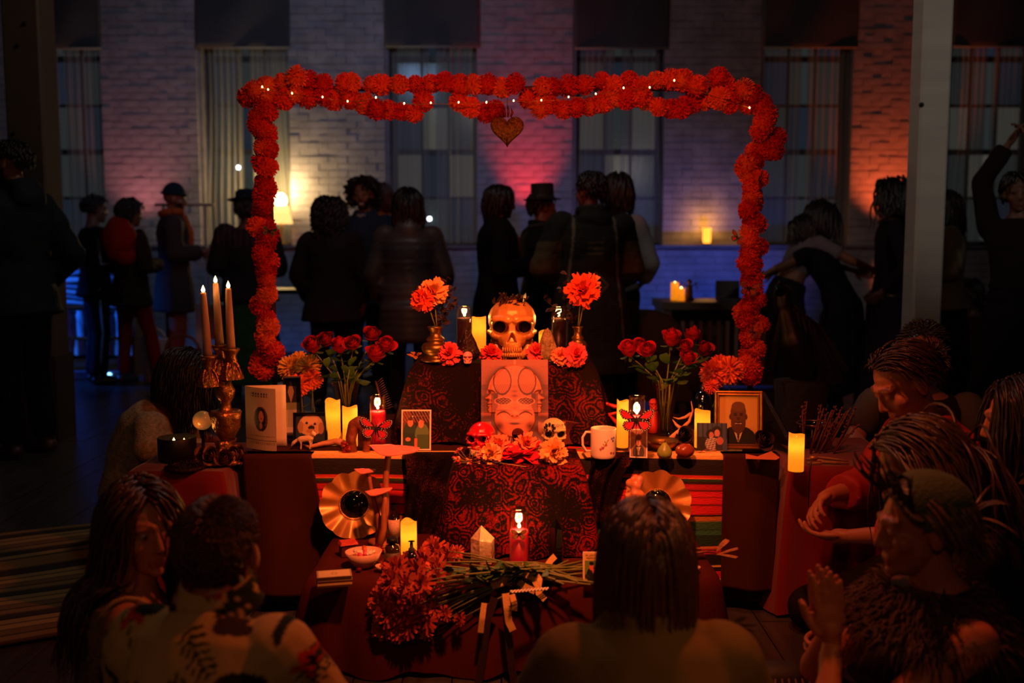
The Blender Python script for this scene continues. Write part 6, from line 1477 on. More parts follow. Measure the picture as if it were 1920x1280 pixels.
        if top.get('prims'): top['prims'](mb, ctx)
        garment(top.get('name', 'jacket'), mb, top['mat'], top.get('amp', .006), top.get('fs', 9), top.get('seed', 1), top.get('cfn'), top.get('it', 3), top.get('vox'))
    if bottom:
        mb = MB(); off = bottom.get('off', .012)
        mb.rings([ring(t, off*k) for t in (.0, .06, .16, .30)], 20)
        if bottom.get('skirt'):
            r0 = ring(.16, (off+.012)*k); c = ring(.06)[0]; zb = bottom['skirt']*k; n = 6
            mb.rings([(Vector((c.x, c.y, c.z+(zb-c.z)*q/n)), r0[1]*(1+.5*q/n), r0[2]*(1.1+.6*q/n)) for q in range(n, -1, -1)], 24)
        else:
            for i in (0, 1): mb.cap(hips[i], .092*k+off*k, kn[i], .062*k+off*k, 14); mb.cap(kn[i], .061*k+off*k, kn[i].lerp(an[i], .97), .050*k+off*k*1.4, 14, (False, True))
        garment(bottom.get('name', 'trousers'), mb, bottom['mat'], bottom.get('amp', .006), 8, 5, bottom.get('cfn'))
    if shoes:
        for i in (0, 1):
            mb = MB(); f = Vector((0, 1, 0)); a = an[i]
            mb.cap(a+Vector((0, -.022, -.033))*k, .041*k, a+f*.07*k+Vector((0, 0, -.038))*k, .038*k); mb.cap(a+f*.07*k+Vector((0, 0, -.040))*k, .038*k, a+f*.145*k+Vector((0, 0, -.045))*k, .030*k); mb.cap(a, .045*k, a+Vector((0, -.01, .05))*k, .046*k, 12, (False, True))
            remesh_mb(mb, .009, 2).build('shoe', M('shoe_'+shoes, hx(shoes), .5), o)
    if hair: grow_hair(ctx, **hair)
    if extras: extras(ctx)
    return ctx
def face_region(d): return d.y > .18 and d.z < .18+.62*d.y
def grow_hair(ctx, col='1a100a', n=220, length=.25, r=.006, seg=10, wave=.006, wf=30, curl=0, lift=.006, cap=1.055, nape=-.5, part=.0, seed=1, flow=(0, -.35, -.6), stiff=.0, sides=4, grav=.35, coll=True, ears=False, layer=.016, tuck=0, capz=None, fall=None, rough=.42, name='hair', spread=0):
    o, hc, R, k, hk = ctx['o'], ctx['hc'], ctx['Rh'], ctx['k'], ctx['hk']; rg = random.Random(seed); Ri = R.transposed(); mb = MB()
    C0 = Vector((0, -.015, .03)); RA = Vector((.076, .096, .083))
    def okd(d): return not face_region(d) and d.z > nape and not (ears and abs(d.x) > .55 and d.z < .02 and d.y > -.45)
    # scalp cap
    tmp = MB().ell((0, 0, 0), 1, 36, 26); keep = [f for f in tmp.f if okd(sum((Vector(tmp.v[i]) for i in f), Vector())/len(f))]
    used = sorted({i for f in keep for i in f}); mp = {a: b for b, a in enumerate(used)}
    vs = []
    for i in used:
        d = Vector(tmp.v[i]); q = C0+Vector((d.x*RA.x, d.y*RA.y, d.z*RA.z))*cap*(1+.02*noise.noise(d*6)); vs.append(hc+R @ (q*hk))
    mb.add(vs, [tuple(mp[i] for i in f) for f in keep])
    colls = []
    if coll:
        P, sh = ctx['P'], ctx['sh']; colls = [(sh[0], sh[1], .085*k), (bez(P, .75), bez(P, .75)+Vector((0, 0, .001)), .135*k), (bez(P, .5), bez(P, .5)+Vector((0, 0, .001)), .14*k), (ctx['nb'], hc, .056*k), (sh[0], ctx['el'][0], .062*k), (sh[1], ctx['el'][1], .062*k)]
    ga = math.pi*(3-math.sqrt(5)); m = int(n*2.0); done = 0
    for i in range(m):
        z = 1-2*(i+.5)/m; rr = math.sqrt(1-z*z); a = i*ga; d = Vector((rr*math.cos(a), rr*math.sin(a), z))
        if not okd(d): continue
        ly = cap+rg.uniform(0, layer)/.08; p = C0+Vector((d.x*RA.x, d.y*RA.y, d.z*RA.z))*ly
        nrm = Vector((d.x/RA.x, d.y/RA.y, d.z/RA.z)).normalized()
        f = Vector((d.x*.9+(.5 if d.x > part else -.5)*max(0, d.z), d.y*.3, 0))+Vector(flow); f = f-nrm*f.dot(nrm)
        v = (f.normalized() if f.length > 1e-4 else Vector((0, -1, 0)))*(1-stiff)+nrm*stiff; v = (R @ v).normalized(); p = hc+R @ (p*hk)
        L = length*rg.uniform(.82, 1.08)*k; st = L/seg; pts = [p]; ph = rg.uniform(0, 6.28); gdir = Vector(fall) if fall else Vector((0, 0, -1))
        base = p.copy()
        for s in range(seg):
            v = (v*(1-grav)+gdir*grav*(1 if stiff < .5 else .0)+v*(grav if stiff >= .5 else 0)).normalized()
            base = base+v*st
            q = Ri @ (base-hc)/hk
            for c, ra in ((C0, RA), (Vector((0, .022, -.03)), Vector((.066, .074, .088)))):
                e = Vector(((q.x-c.x)/ra.x, (q.y-c.y)/ra.y, (q.z-c.z)/ra.z)); l = e.length
                if l < ly and l > 1e-4: e = e*(ly/l); q = Vector((c.x+e.x*ra.x, c.y+e.y*ra.y, c.z+e.z*ra.z)); base = hc+R @ (q*hk)
            for A, B, cr in colls:
                ab = B-A; t = max(0, min(1, (base-A).dot(ab)/max(1e-9, ab.length_squared))); cpt = A+ab*t; dv = base-cpt; l = dv.length; rr2 = cr+layer*.5
                if l < rr2 and l > 1e-5: base = cpt+dv*(rr2/l)
            w = wave*k*min(1, s/2)
            off = Vector((math.sin(ph+s*wf*st/k), math.cos(ph*1.7+s*wf*st/k*.8), 0))*w
            if curl: off = Vector((math.sin(ph+s*2.1), math.cos(ph+s*2.1), .5*math.sin(s*1.3+ph)))*curl*k
            pts.append(base+off)
        if length > .06 and max((q_-hc).dot(R @ Vector((0, 0, 1))) for q_ in pts) > .150*hk: continue
        mb.tube(pts, [r*k*rg.uniform(.85, 1.15)*(1 if j < seg*.6 else max(.15, 1-(j-seg*.6)/(seg*.45))) for j in range(len(pts))], sides, True)
        done += 1
        if done >= n: break
    return mb.build(name, M('hair_'+col, hx(col), rough, var=.3, vscale=60, spec=.5), o)
def in_head(ctx, p): return ctx['hc']+ctx['Rh'] @ (Vector(p)*ctx['hk'])
def F_(hexc, rough=.85, var=.12, **kw): return M('fabric_'+hexc, hx(hexc), rough, var=var, vscale=7, bump=.15, bscale=220, spec=.12, **kw)
def loc(px, Y, py=640): q = pY(px, py, Y); return (q.x, Y, 0)

# ---- foreground, around the low table
# woman with long hair, left
def straps(ctx): pass
lace_top = M('lace_top', hx('6a5034'), .9, var=.45, vscale=90, bump=.5, bscale=180)
A_over = dict(pel=(0, -.05, .05), mid=(0, -.03, .32), neck=(0, .02, .50), elb=((-.24, .10, .26), (.25, .06, .24)), wri=((-.12, .32, .14), (.12, .32, .14)))
def a_extra(ctx):
    k, sh, X = ctx['k'], ctx['sh'], ctx['X']
    for i in (0, 1):
        c = sh[i]; mb = MB().tube([c+Vector((0, math.cos(a)*.068, math.sin(a)*.075-.02))*k-X*((1 if i else -1)*.035*k) for a in [q*.4 for q in range(17)]], .006*k, 8); mb.build('strap_trim', M('pale_trim', hx('a8845c'), .8), ctx['o'])
person('long haired woman in a lace sleeveless top turning her face to the camera', (-.885, 2.22, 0), -1.25, 1.55, CROSS, A_over, (.05, -1.15, .05), 'b06a48', dict(mat=lace_top, sleeve=0, off=.010, name='lace_top', amp=.004, neck=.93), dict(mat=F_('2a2026')), None, dict(col='3e1e10', n=720, length=.46, r=.0040, seg=16, wave=.010, wf=26, part=.1, seed=4, grav=.30, layer=.022), 1, None, a_extra, True, Vector((.35, -.93, .05)) if False else True, bulk=.95, headk=.95)
# man in the floral shirt
rgf = random.Random(21); stamps = []
CELL = .08; bins = {}
for i in range(130):
    st_ = (rgf.uniform(-.36, .36), rgf.uniform(.05, .60), rgf.uniform(0, 6.28), rgf.choice(['leaf', 'fern', 'flower', 'bird', 'flower', 'leaf', 'tri']), rgf.uniform(.65, 1.0))
    for bx in (-1, 0, 1):
        for bz in (-1, 0, 1): bins.setdefault((int(st_[0]//CELL)+bx, int(st_[1]//CELL)+bz), []).append(st_)
def shirt(p):
    c = hx('b89058')
    for (x, z, a, kind, s) in bins.get((int(p.x//CELL), int(p.z//CELL)), ()):
        dx, dz = p.x-x, p.z-z
        if abs(dx) > .075 or abs(dz) > .075: continue
        u, v = (dx*math.cos(a)+dz*math.sin(a))/s, (-dx*math.sin(a)+dz*math.cos(a))/s
        if kind == 'leaf' and (u/.040)**2+(v/.011)**2 < 1: return hx('20241c')
        if kind == 'fern':
            if abs(u) < .045 and abs(v) < .0022: return hx('24301c')
            if abs(u) < .045 and abs(v) < .022 and ((u*70+abs(v)*40) % 1) < .42: return hx('202418')
        if kind == 'flower':
            r = math.hypot(u, v); t = math.atan2(v, u)
            if r < .006: return hx('1a1210')
            if r < .026+.009*math.cos(5*t): return hx('b02a1c')
            if u < 0 and abs(v) < .0025 and r < .065: return hx('2c4424')
        if kind == 'bird' and ((u/.030)**2+(v/.014)**2 < 1 or ((u+.03)/.02)**2+((v-.012)/.006)**2 < 1): return hx('3a2a2c')
        if kind == 'tri' and 0 < u < .04 and abs(v) < .022*(1-u/.04): return hx('3a2420')
    return c
B_over = dict(pel=(0, -.06, .03), mid=(0, -.12, .31), hdrop=.042, neck=(0, .02, .545), elb=((-.24, .08, .25), (.24, .10, .24)), wri=((-.16, .34, .16), (.16, .36, .16)))
def b_extra(ctx):
    mb = MB(); nb, k = ctx['nb'], ctx['k']
    def cf(u, v):
        a = math.pi*(1.5)+(u-.5)*4.4; r = .066+.026*v
        return nb+Vector((math.cos(a)*r, math.sin(a)*r*.95, .060-.055*v-.012*math.cos(2*math.pi*(u-.5))))*k
    mb.sheet(cf, 40, 8, cfn=lambda u, v: shirt(Vector(cf(u, v))+Vector((.1, 0, -.2)))).build('collar', M('floral_cotton', (1, 1, 1), .85, attr=True, spec=.12), ctx['o'])
    b = MB(); R = ctx['Rh']; rg = random.Random(3)
    for i in range(160):
        a = rg.uniform(-1.5, 1.5); p = Vector((math.sin(a)*.058, .02+math.cos(a)*.062, rg.uniform(-.125, -.055))); d = Vector((math.sin(a)*.3, .3, -1)).normalized()
        b.tube([in_head(ctx, p), in_head(ctx, p+d*.016), in_head(ctx, p+d*.034)], [.004, .004, .001], 4)
    b.build('beard', M('hair_2a130a', hx('2a130a'), .5), ctx['o'])
person('short haired bearded man in a cream floral shirt with his back to the camera', (-.572, 1.84, 0), -.18, 1.66, CROSS, B_over, (.0, .10, -.04), 'a05a3c', dict(mat=M('floral_cotton', (1, 1, 1), .85, attr=True, spec=.12), sleeve=.34, off=.022, hem=.0, name='floral_shirt', cfn=shirt, amp=.005, fs=8, vox=.006), dict(mat=F_('2a2a34')), None, dict(col='4c2814', n=1500, length=.017, r=.0028, seg=3, stiff=.5, wave=.002, grav=.2, cap=1.04, ears=True, layer=.004, coll=False, seed=8, sides=4, nape=-.62), 1, None, b_extra, beard='2a130a', headk=.92, bulk=.88, sw=.92)
# woman with the bob
C_over = dict(pel=(0, -.08, .03), mid=(0, -.13, .28), hdrop=.02, neck=(0, .02, .495), elb=((-.25, .08, .22), (.25, .08, .22)), wri=((-.14, .32, .14), (.14, .32, .14)))
def c_prims(mb, ctx):
    nb, k = ctx['nb'], ctx['k']
    mb.tube([nb+Vector((math.cos(a)*.080, math.sin(a)*.080-.005, .030+.018*(-math.sin(a))))*k for a in [q*.3142 for q in range(21)]], .020*k, 10)
person('woman with a straight chin length bob and olive sweater with her back to the camera', (.262, 1.86, 0), .03, 1.68, CROSS, C_over, (.05, .05, .02), 'a05a3c', dict(mat=M('olive_sweater', hx('705630'), .9, var=.1, vscale=5, bump=.2, bscale=260, spec=.1), sleeve=.95, off=.028, hem=.0, name='sweater', prims=c_prims, amp=.008, fs=7), dict(mat=F_('2a2026')), None, dict(col='4e2814', n=1000, length=.262, r=.0036, seg=12, wave=.002, wf=10, seed=12, grav=.34, layer=.016, cap=1.06, flow=(0, -.15, -.9), coll=False), 1, female=True, headk=.96, bulk=.9)
# woman praying
m_fur = M('fur_brown', hx('4a2c1a'), .9, var=.5, vscale=50)
D_over = dict(pel=(0, -.05, .05), mid=(0, -.10, .32), neck=(0, .03, .53), elb=((-.20, .31, .20), (.20, .24, .25)), wri=((-.020, .255, .405), (.020, .255, .405)))
def d_extra(ctx):
    o, k, nb, sh = ctx['o'], ctx['k'], ctx['nb'], ctx['sh']; rg = random.Random(6); mb = MB()
    for i in range(2000):
        a = rg.uniform(0, 6.28); t = rg.random(); cx, cyy = math.cos(a)*(.085+.115*t), math.sin(a)*(.08+.075*t)+.01
        p = nb+Vector((cx, cyy, .012-.095*t))*k; d = Vector((math.cos(a)*.7+rg.uniform(-.4, .4), math.sin(a)*.7+rg.uniform(-.4, .4), rg.uniform(-.7, .5))).normalized(); L = rg.uniform(.035, .07)*k
        mb.tube([p, p+d*L*.6, p+(d+Vector((0, 0, -.35)))*L], [.0036*k, .0026*k, .0004*k], 4, False)
    mb.rings([(nb+Vector((0, .01, -.07))*k, Vector((.19, 0, 0))*k, Vector((0, .14, 0))*k), (nb+Vector((0, .01, -.03))*k, Vector((.15, 0, 0))*k, Vector((0, .12, 0))*k), (nb+Vector((0, .01, .01))*k, Vector((.085, 0, 0))*k, Vector((0, .08, 0))*k)], 24)
    mb.build('fur_collar', m_fur, o)
    # fabric cap over the back of the head, and twig crown
    tmp = MB().ell((0, 0, 0), 1, 32, 22); keep = [f for f in tmp.f if (lambda c: c.z > -.02-.45*c.y and c.y < .45 and c.z > -.25)(sum((Vector(tmp.v[i]) for i in f), Vector())/len(f))]
    cm = MB(); cm.add([in_head(ctx, Vector((0, -.018, .032))+Vector((p[0]*.097, p[1]*.119, p[2]*.106))*(1+.015*noise.noise(Vector(p)*9))) for p in tmp.v], keep)
    cm.build('headscarf', M('green_knit', hx('3c4428'), .9, var=.3, vscale=30, bump=.4, bscale=120), o)
    tw = MB(); rg = random.Random(15)
    for i in range(11):
        a = -1.4+2.8*i/10; b = Vector((math.sin(a)*.085, .045+math.cos(a)*.02, .100-.03*abs(math.sin(a)))); e = b+Vector((math.sin(a)*.05+rg.uniform(-.02, .02), .03+rg.uniform(-.02, .03), rg.uniform(.05, .10)))
        md = b.lerp(e, .5)+Vector((rg.uniform(-.012, .012), rg.uniform(-.01, .01), 0)); tw.tube([in_head(ctx, q) for q in (b, md, e)], [.005, .0035, .0018], 6)
        for j in range(2): f = md.lerp(e, .3+.4*j); tw.tube([in_head(ctx, f), in_head(ctx, f+Vector((rg.uniform(-.04, .04), rg.uniform(-.01, .03), rg.uniform(.02, .04))))], [.0028, .001], 5)
    tw.tube([in_head(ctx, (math.sin(a)*.092, math.cos(a)*.03+.03, .09-.05*abs(math.sin(a)))) for a in [-1.7+.2*q for q in range(18)]], .006, 7)
    tw.build('twig_crown', M('dark_twig', hx('1c100a'), .7), o)
    MB().tube([sh[1]+Vector((-.05, -.09, -.10))*k, sh[1]+Vector((-.06, -.06, .03))*k, sh[1]+Vector((-.06, .04, .035))*k], .009*k, 8, sq=.5).build('strap', M('strap_black', hx('0c0808'), .7), o)
hp_ = dict(d=(.0, .10, 1), curl=.06, spread=.012, thumb=.40)
person('woman in a twig crown and fur collar with palms pressed together in prayer', (.925, 2.06, 0), 1.50, 1.60, CROSS, D_over, (.08, .10, 0), 'b0603c', dict(mat=M('dark_dress', hx('160c10'), .8, var=.2), sleeve=0, off=.010, name='dress', neck=.80, amp=.004), dict(mat=M('dark_dress', hx('160c10'), .8), skirt=.02, name='skirt'), None, dict(col='6a4a28', n=700, length=.13, r=.0034, seg=9, wave=.006, wf=30, seed=14, grav=.12, layer=.008, flow=(0, -1.2, -.5), nape=-.6, cap=1.04), 1, [dict(hp_, n=(1, 0, 0), side=-1), dict(hp_, n=(-1, 0, 0), side=1)], d_extra, True, False, headk=.94)
# woman in the red jacket, working with her hands
def e_extra(ctx):
    a, b = ctx['wr'][0], ctx['wr'][1]; k = ctx['k']
    t = thing('paint_brush', 'slim brush held upright by the woman in the red jacket', 'brush', (0, 0, 0)); M0 = ctx['o'].matrix_basis
    w = Matrix.Translation(ctx['o'].location) @ Matrix.Rotation(ctx['o'].rotation_euler[2], 4, 'Z'); q = w @ (b+Vector((-.03, .085, .03))*k); t.location = q
    MB().tube([(0, 0, -.06), (0, 0, .05), (.004, 0, .085)], [.002, .003, .003], 8).build('handle', M('dark_handle', hx('1a0c08'), .4), t); MB().ell((.012, 0, .095), (.014, .008, .008)).build('ferrule_tip', M('gold_tip', hx('b07a38'), .4, .6), t)
    for s in (1,): MB().tube([in_head(ctx, (s*.080, -.012, -.04)), in_head(ctx, (s*.082, -.012, -.075))], .0015, 6).build('earring', m_brass, ctx['o'])
E_over = dict(pel=(0, 0, .16), mid=(0, .0, .45), neck=(0, .10, .69), elb=((-.25, .14, .42), (.25, .16, .43)), wri=((-.06, .36, .36), (.10, .35, .45)))
person('woman in an open red jacket bending over her hands beside the side table', (1.36, 3.02, 0), 1.68, 1.68, KNEEL, E_over, (.55, .12, .05), 'a8624c', dict(mat=M('red_jacket', hx('9c1a18'), .75, var=.12, vscale=6, bump=.1, bscale=120), sleeve=.80, off=.026, collar=.024, name='red_jacket', amp=.009), dict(mat=F_('1c1620')), '15110f', dict(col='2c140a', n=700, length=.105, r=.0032, seg=8, wave=.006, seed=20, grav=.14, layer=.014, flow=(0, -1.3, -.3), nape=-.6, ears=True, coll=False), 1, [dict(d=(.55, .8, -.1), n=(.2, -.2, .9), curl=.55), dict(d=(-.5, .75, -.25), n=(-.6, -.2, -.7), curl=.75)], e_extra, True, False, headk=1.0)
# long haired woman leaning in at right, and the woman beyond her
F_over = dict(pel=(0, -.05, .05), mid=(0, -.02, .35), neck=(0, .14, .55), elb=((-.26, .2, .26), (.26, .2, .26)), wri=((-.10, .38, .2), (.10, .38, .2)))
person('long wavy haired woman leaning forward behind the twig crowned woman', (1.22, 2.42, 0), 1.35, 1.66, CROSS, F_over, (.50, .15, .1), 'a86040', dict(mat=F_('201418'), off=.02, name='shawl_top'), dict(mat=F_('1a1420')), None, dict(col='3a2212', n=760, length=.40, r=.0042, seg=14, wave=.009, wf=26, seed=31, grav=.20, layer=.020, flow=(0, -1.0, -.4), coll=False), 1, female=True)
H_over = dict(pel=(0, -.03, .08), mid=(0, 0, .42), neck=(0, .08, .62), elb=((-.26, .12, .30), (.26, .12, .30)), wri=((-.10, .34, .26), (.10, .34, .26)))
person('dark straight haired woman at the right edge of the picture', (1.52, 2.68, 0), 1.2, 1.66, CROSS, H_over, (.12, .12, 0), 'a86848', dict(mat=F_('1a1216'), off=.02, name='dark_top'), dict(mat=F_('141218')), None, dict(col='1a0e0a', n=600, length=.36, r=.0042, seg=12, wave=.004, seed=33, grav=.32, layer=.018), 1, female=True)
def glasses(ctx, z=.075, y=.055, up=True):
    mb = MB()
    for s in (-1, 1): mb.tube([in_head(ctx, (s*.033+.024*math.cos(a), y+.035, z+.017*math.sin(a))) for a in [q*.5236 for q in range(13)]], .0016, 5); mb.tube([in_head(ctx, (s*.057, y+.033, z+.004)), in_head(ctx, (s*.078, y-.09, z-.01))], .0016, 5)
    mb.tube([in_head(ctx, (-.01, y+.036, z+.003)), in_head(ctx, (.01, y+.036, z+.003))], .0016, 5); mb.build('glasses', M('glasses_metal', hx('303848'), .2, .8), ctx['o'])
person('grey bearded man with glasses pushed up, seated beside the pale column', (1.60, 3.86, 0), 2.75, 1.70, KNEEL, dict(neck=(0, .03, .67), mid=(0, -.02, .42)), (.15, .15, 0), '9a6650', dict(mat=F_('221c1e'), off=.022, sleeve=0, name='vest', neck=.955), dict(mat=F_('20202a')), '15110f', dict(col='3a3230', n=260, length=.022, r=.004, seg=3, stiff=.6, cap=1.03, ears=True, layer=.005, coll=False, seed=40, sides=4), 1, None, lambda c: (glasses(c, .085, .055), [MB().cap(c['sh'][i], .068*c['k'], c['sh'][i].lerp(c['el'][i], .7), .062*c['k'], 14, (False, True)).build('tee_sleeve', F_('5a5650'), c['o']) for i in (0, 1)]), beard='8a7a70')
person('dark haired woman in a pale lace blouse bowed behind the left side table', (-1.56, 4.02, 0), -1.35, 1.62, KNEEL, dict(neck=(0, .16, .58), mid=(0, -.04, .42)), (.55, -.1, 0), '7a4430', dict(mat=M('pale_lace_blouse', hx('9a8460'), .9, var=.4, vscale=70, bump=.4, bscale=160), off=.018, sleeve=.9, name='blouse'), dict(mat=F_('1c1a20')), None, dict(col='140a08', n=600, length=.34, r=.0044, seg=12, wave=.008, seed=44, grav=.3, layer=.02), 1, female=True)
# ------------------------------------------------------------------ people across the hall
BH = dict(r=.010, sides=4, seg=7)
def hat_top(ctx, col):
    prof = [(.150, -.004), (.155, .002), (.098, .012), (.092, .03), (.090, .115), (.086, .125), (.001, .127)]
    MB().lathe([(a*ctx['hk'], b*ctx['hk']) for a, b in prof], 28, in_head(ctx, (0, -.012, .062)), ctx['Rh'] @ Matrix.Rotation(.08, 3, 'X')).build('hat', M('hat_'+col, hx(col), .8), ctx['o'])
    MB().lathe([(.0935*ctx['hk'], .014*ctx['hk']), (.0935*ctx['hk'], .036*ctx['hk'])], 28, in_head(ctx, (0, -.012, .062)), ctx['Rh']).build('hat_band', M('hat_band', hx('2a2024'), .6), ctx['o'])
def beanie(ctx, col):
    tmp = MB().ell((0, 0, 0), 1, 24, 18); keep = [f for f in tmp.f if (sum((Vector(tmp.v[i]) for i in f), Vector())/len(f)).z > .12]
    MB().add([in_head(ctx, Vector((0, -.015, .035))+Vector((p[0]*.088, p[1]*.108, p[2]*.125))) for p in tmp.v], keep).build('beanie', F_(col), ctx['o'])
    MB().tube([in_head(ctx, (math.cos(a)*.087, -.015+math.sin(a)*.106, .052)) for a in [q*.3142 for q in range(21)]], .014*ctx['hk'], 8).build('beanie_cuff', F_(col), ctx['o'])
def wrap(ctx, col, r=.035, name='scarf', dz=.02, tails=True):
    k, nb = ctx['k'], ctx['nb']; mb = MB().tube([nb+Vector((math.cos(a)*.085, math.sin(a)*.085, dz+.015*math.sin(a+1)))*k for a in [q*.3142 for q in range(21)]], r*k, 9)
    if tails: mb.tube([nb+Vector((.03, .10, 0))*k, nb+Vector((.05, .15, -.15))*k, nb+Vector((.05, .15, -.38))*k], [.035*k, .04*k, .035*k], 8, sq=.4)
    mb.build(name, F_(col), ctx['o'])
POCK = dict(elb=((-.30, -.07, 1.10), (.30, -.07, 1.10)), wri=((-.20, .08, .93), (.20, .08, .93)))
HOLD = dict(elb=((-.25, .0, 1.10), (.25, .0, 1.10)), wri=((-.08, .25, 1.10), (.10, .25, 1.12)))
CHIN = dict(elb=((-.25, .0, 1.10), (.22, .14, 1.14)), wri=((-.08, .22, 1.05), (.06, .24, 1.40)))
UP = dict(elb=((-.22, .02, 1.66), (.22, .02, 1.66)), wri=((-.06, .04, 1.90), (.06, .04, 1.90)))
REACH = dict(elb=((-.22, .22, 1.18), (.24, .22, 1.20)), wri=((-.08, .46, 1.16), (.10, .48, 1.18)))
# the man standing at the far left
def m_open(ctx): 
    k = ctx['k']; MB().rings([(bez(ctx['P'], t), ctx['ring'](t)[1]*.62, ctx['ring'](t)[2]*1.0+Vector((0, .026, 0))*k) for t in (.05, .3, .6, .85, .93)], 18).build('shirt', F_('1a221c'), ctx['o'])
person('tall bearded man in a dark jacket and jeans standing at the left edge', loc(42, 5.75), 1.15, 1.80, STAND, POCK, (.05, .35, 0), '8a5c48', dict(mat=F_('1c2228', .7), off=.032, hem=.02, skirt=.08, collar=.03, hood=True, name='jacket', amp=.012), dict(mat=F_('121620'), name='jeans'), '3a2014', dict(col='120a08', n=420, length=.03, seg=3, r=.006, sides=4, stiff=.3, ears=True, coll=False, seed=51), 0, None, m_open, beard='1a0f0a')
def piping(ctx):
    for i in (0, 1):
        s = 1 if i else -1; a, b, c = ctx['sh'][i], ctx['el'][i], ctx['wr'][i]; off = ctx['X']*(s*.07*ctx['k'])
        MB().tube([a+off, b+off, c+off], .010, 6).build('sleeve_piping', M('piping_blue', hx('6a90c8'), .6), ctx['o'])
        h, kn, an = ctx['hips'][i], ctx['kn'][i], ctx['an'][i]; off = Vector((s*.10*ctx['k'], 0, 0)); MB().tube([h+off, kn+off*.8, an+off*.6], .010, 6).build('leg_piping', MATS['piping_blue'], ctx['o'])
person('person in a dark tracksuit with pale blue side piping', loc(182, 8.77), -1.0, 1.64, STAND, HOLD, (.15, 0, 0), '6a5048', dict(mat=F_('14161e'), off=.024, skirt=.06, name='track_jacket'), dict(mat=F_('1a1420'), off=.02), '12100f', dict(BH, col='20242c', n=110, length=.05, stiff=.3, coll=False, seed=52), 0, None, piping)
def redpack(ctx):
    k, P = ctx['k'], ctx['P']; c = bez(P, .80)+Vector((.14, -.20, .02))*k; mb = MB(); mb.ell(c, (.17*k, .13*k, .20*k), 20, 14, fn=lambda q: 1+.22*noise.noise(q*2.4)); mb.ell(c+Vector((.06, .02, -.14))*k, (.10*k, .09*k, .10*k), 14, 10)
    mb.build('red_bundle', F_('8a1414'), ctx['o'])
    for s in (-1, 1): MB().ell(in_head(ctx, (s*.06, -.01, .125)), .028*k, 12, 8).build('hat_ear', F_('1c1416'), ctx['o'])
person('person in red leggings and an eared fuzzy hat carrying a red bundle', loc(248, 8.75), -.6, 1.60, STAND, dict(HOLD, kne=((-.13, .02, .48), (.14, .10, .48)), ank=((-.14, -.02, .075), (.26, .10, .075))), (.1, -.3, 0), '6a4436', dict(mat=F_('2c2018'), off=.03, skirt=.12, name='fuzzy_coat', amp=.014, fs=16), dict(mat=F_('6a1412'), off=.004, name='leggings'), '2a3a4a', dict(BH, col='1c1416', n=130, length=.09, curl=.012, seed=53, cap=1.16), 0, None, redpack, True)
person('person in a dark beanie and long orange scarf by the clothes rail', loc(330, 9.5), -1.2, 1.76, STAND, HOLD, (.1, -.15, 0), '8a4a34', dict(mat=F_('3a2a28'), off=.034, skirt=.28, name='coat', collar=.03), dict(mat=F_('8a3a20'), off=.02), '1a1414', None, 0, None, lambda c: (beanie(c, '1c222a'), wrap(c, 'a8481e')), beard='2a1810')
def stripy(p): return hx('3a2420') if (p.x*22) % 1 < .4 and p.z > 1.22 else hx('141012')
person('person in a feathered hat, striped shawl and long green skirt behind the left arch leg', loc(468, 8.15), .2, 1.62, STAND, HOLD, (.1, .3, 0), '5a4034', dict(mat=M('striped_shawl', (1, 1, 1), .9, attr=True), cfn=stripy, off=.05, skirt=.05, name='shawl', amp=.01), dict(mat=F_('1c4a30'), skirt=.10, name='green_skirt', amp=.02), '14100e', dict(BH, col='141a28', n=120, length=.10, seed=54), 0, None, lambda c: (MB().lathe([(.14, -.004), (.145, .004), (.085, .014), (.08, .07), (.05, .085), (.001, .088)], 22, in_head(c, (0, -.01, .075)), c['Rh']).build('hat', F_('1a1c28'), c['o']), MB().tube([in_head(c, (.05, .02, .11)), in_head(c, (.09, 0, .19)), in_head(c, (.07, -.03, .24))], [.012, .022, .003], 8, sq=.3).build('feather', F_('1c3a6a'), c['o'])), True, bulk=1.1)
person('woman with a dark curly bob in a dark plum sweater seen from behind', loc(622, 7.45), -.10, 1.55, STAND, dict(elb=((-.27, .0, 1.10), (.27, .02, 1.10)), wri=((-.22, .14, .88), (.24, .12, .86))), (.0, -.25, 0), '7a4a3a', dict(mat=F_('2c2022'), off=.036, skirt=.14, name='sweater', amp=.01), dict(mat=F_('16141a')), '141012', dict(BH, col='120c0c', n=230, length=.25, curl=.014, seed=55, cap=1.14, layer=.05, seg=9), 0, None, None, True, bulk=1.12)
person('smiling man with curly hair and beard in a blue jacket facing the camera', loc(688, 7.95), 2.95, 1.72, STAND, POCK, (.0, .1, .08), '7a5244', dict(mat=F_('26324a'), off=.03, skirt=.1, collar=.026, name='jacket'), dict(mat=F_('14141c')), '141012', dict(BH, col='140d0b', n=230, length=.09, curl=.016, stiff=.35, seed=56, cap=1.13, layer=.05, seg=6, coll=False), 0, None, lambda c: (MB().ell(in_head(c, (0, .086, -.072)), (.022*c['hk'], .008*c['hk'], .007*c['hk']), 12, 8, R=c['Rh']).build('smile', M('teeth_white', hx('b8a898'), .4), c['o']), MB().rings([(c['nb']+Vector((0, .02, z))*c['k'], Vector((.06+w, 0, 0))*c['k'], Vector((0, .075+w*.6, 0))*c['k']) for z, w in ((-.30, .05), (-.12, .05), (.0, .01))], 16).build('shirt', F_('8a8088'), c['o'])), False, True, beard='1a110d')
person('woman in an orange coat lit red, half hidden behind the curly haired man', loc(716, 8.75), 2.2, 1.74, STAND, None, (.0, -.2, 0), 'a85038', dict(mat=F_('b05a28'), off=.034, skirt=.3, collar=.03, name='coat'), dict(mat=F_('20181a')), '141012', dict(BH, col='3a1810', n=150, length=.24, seed=57, cap=1.1), 0, None, None, True)
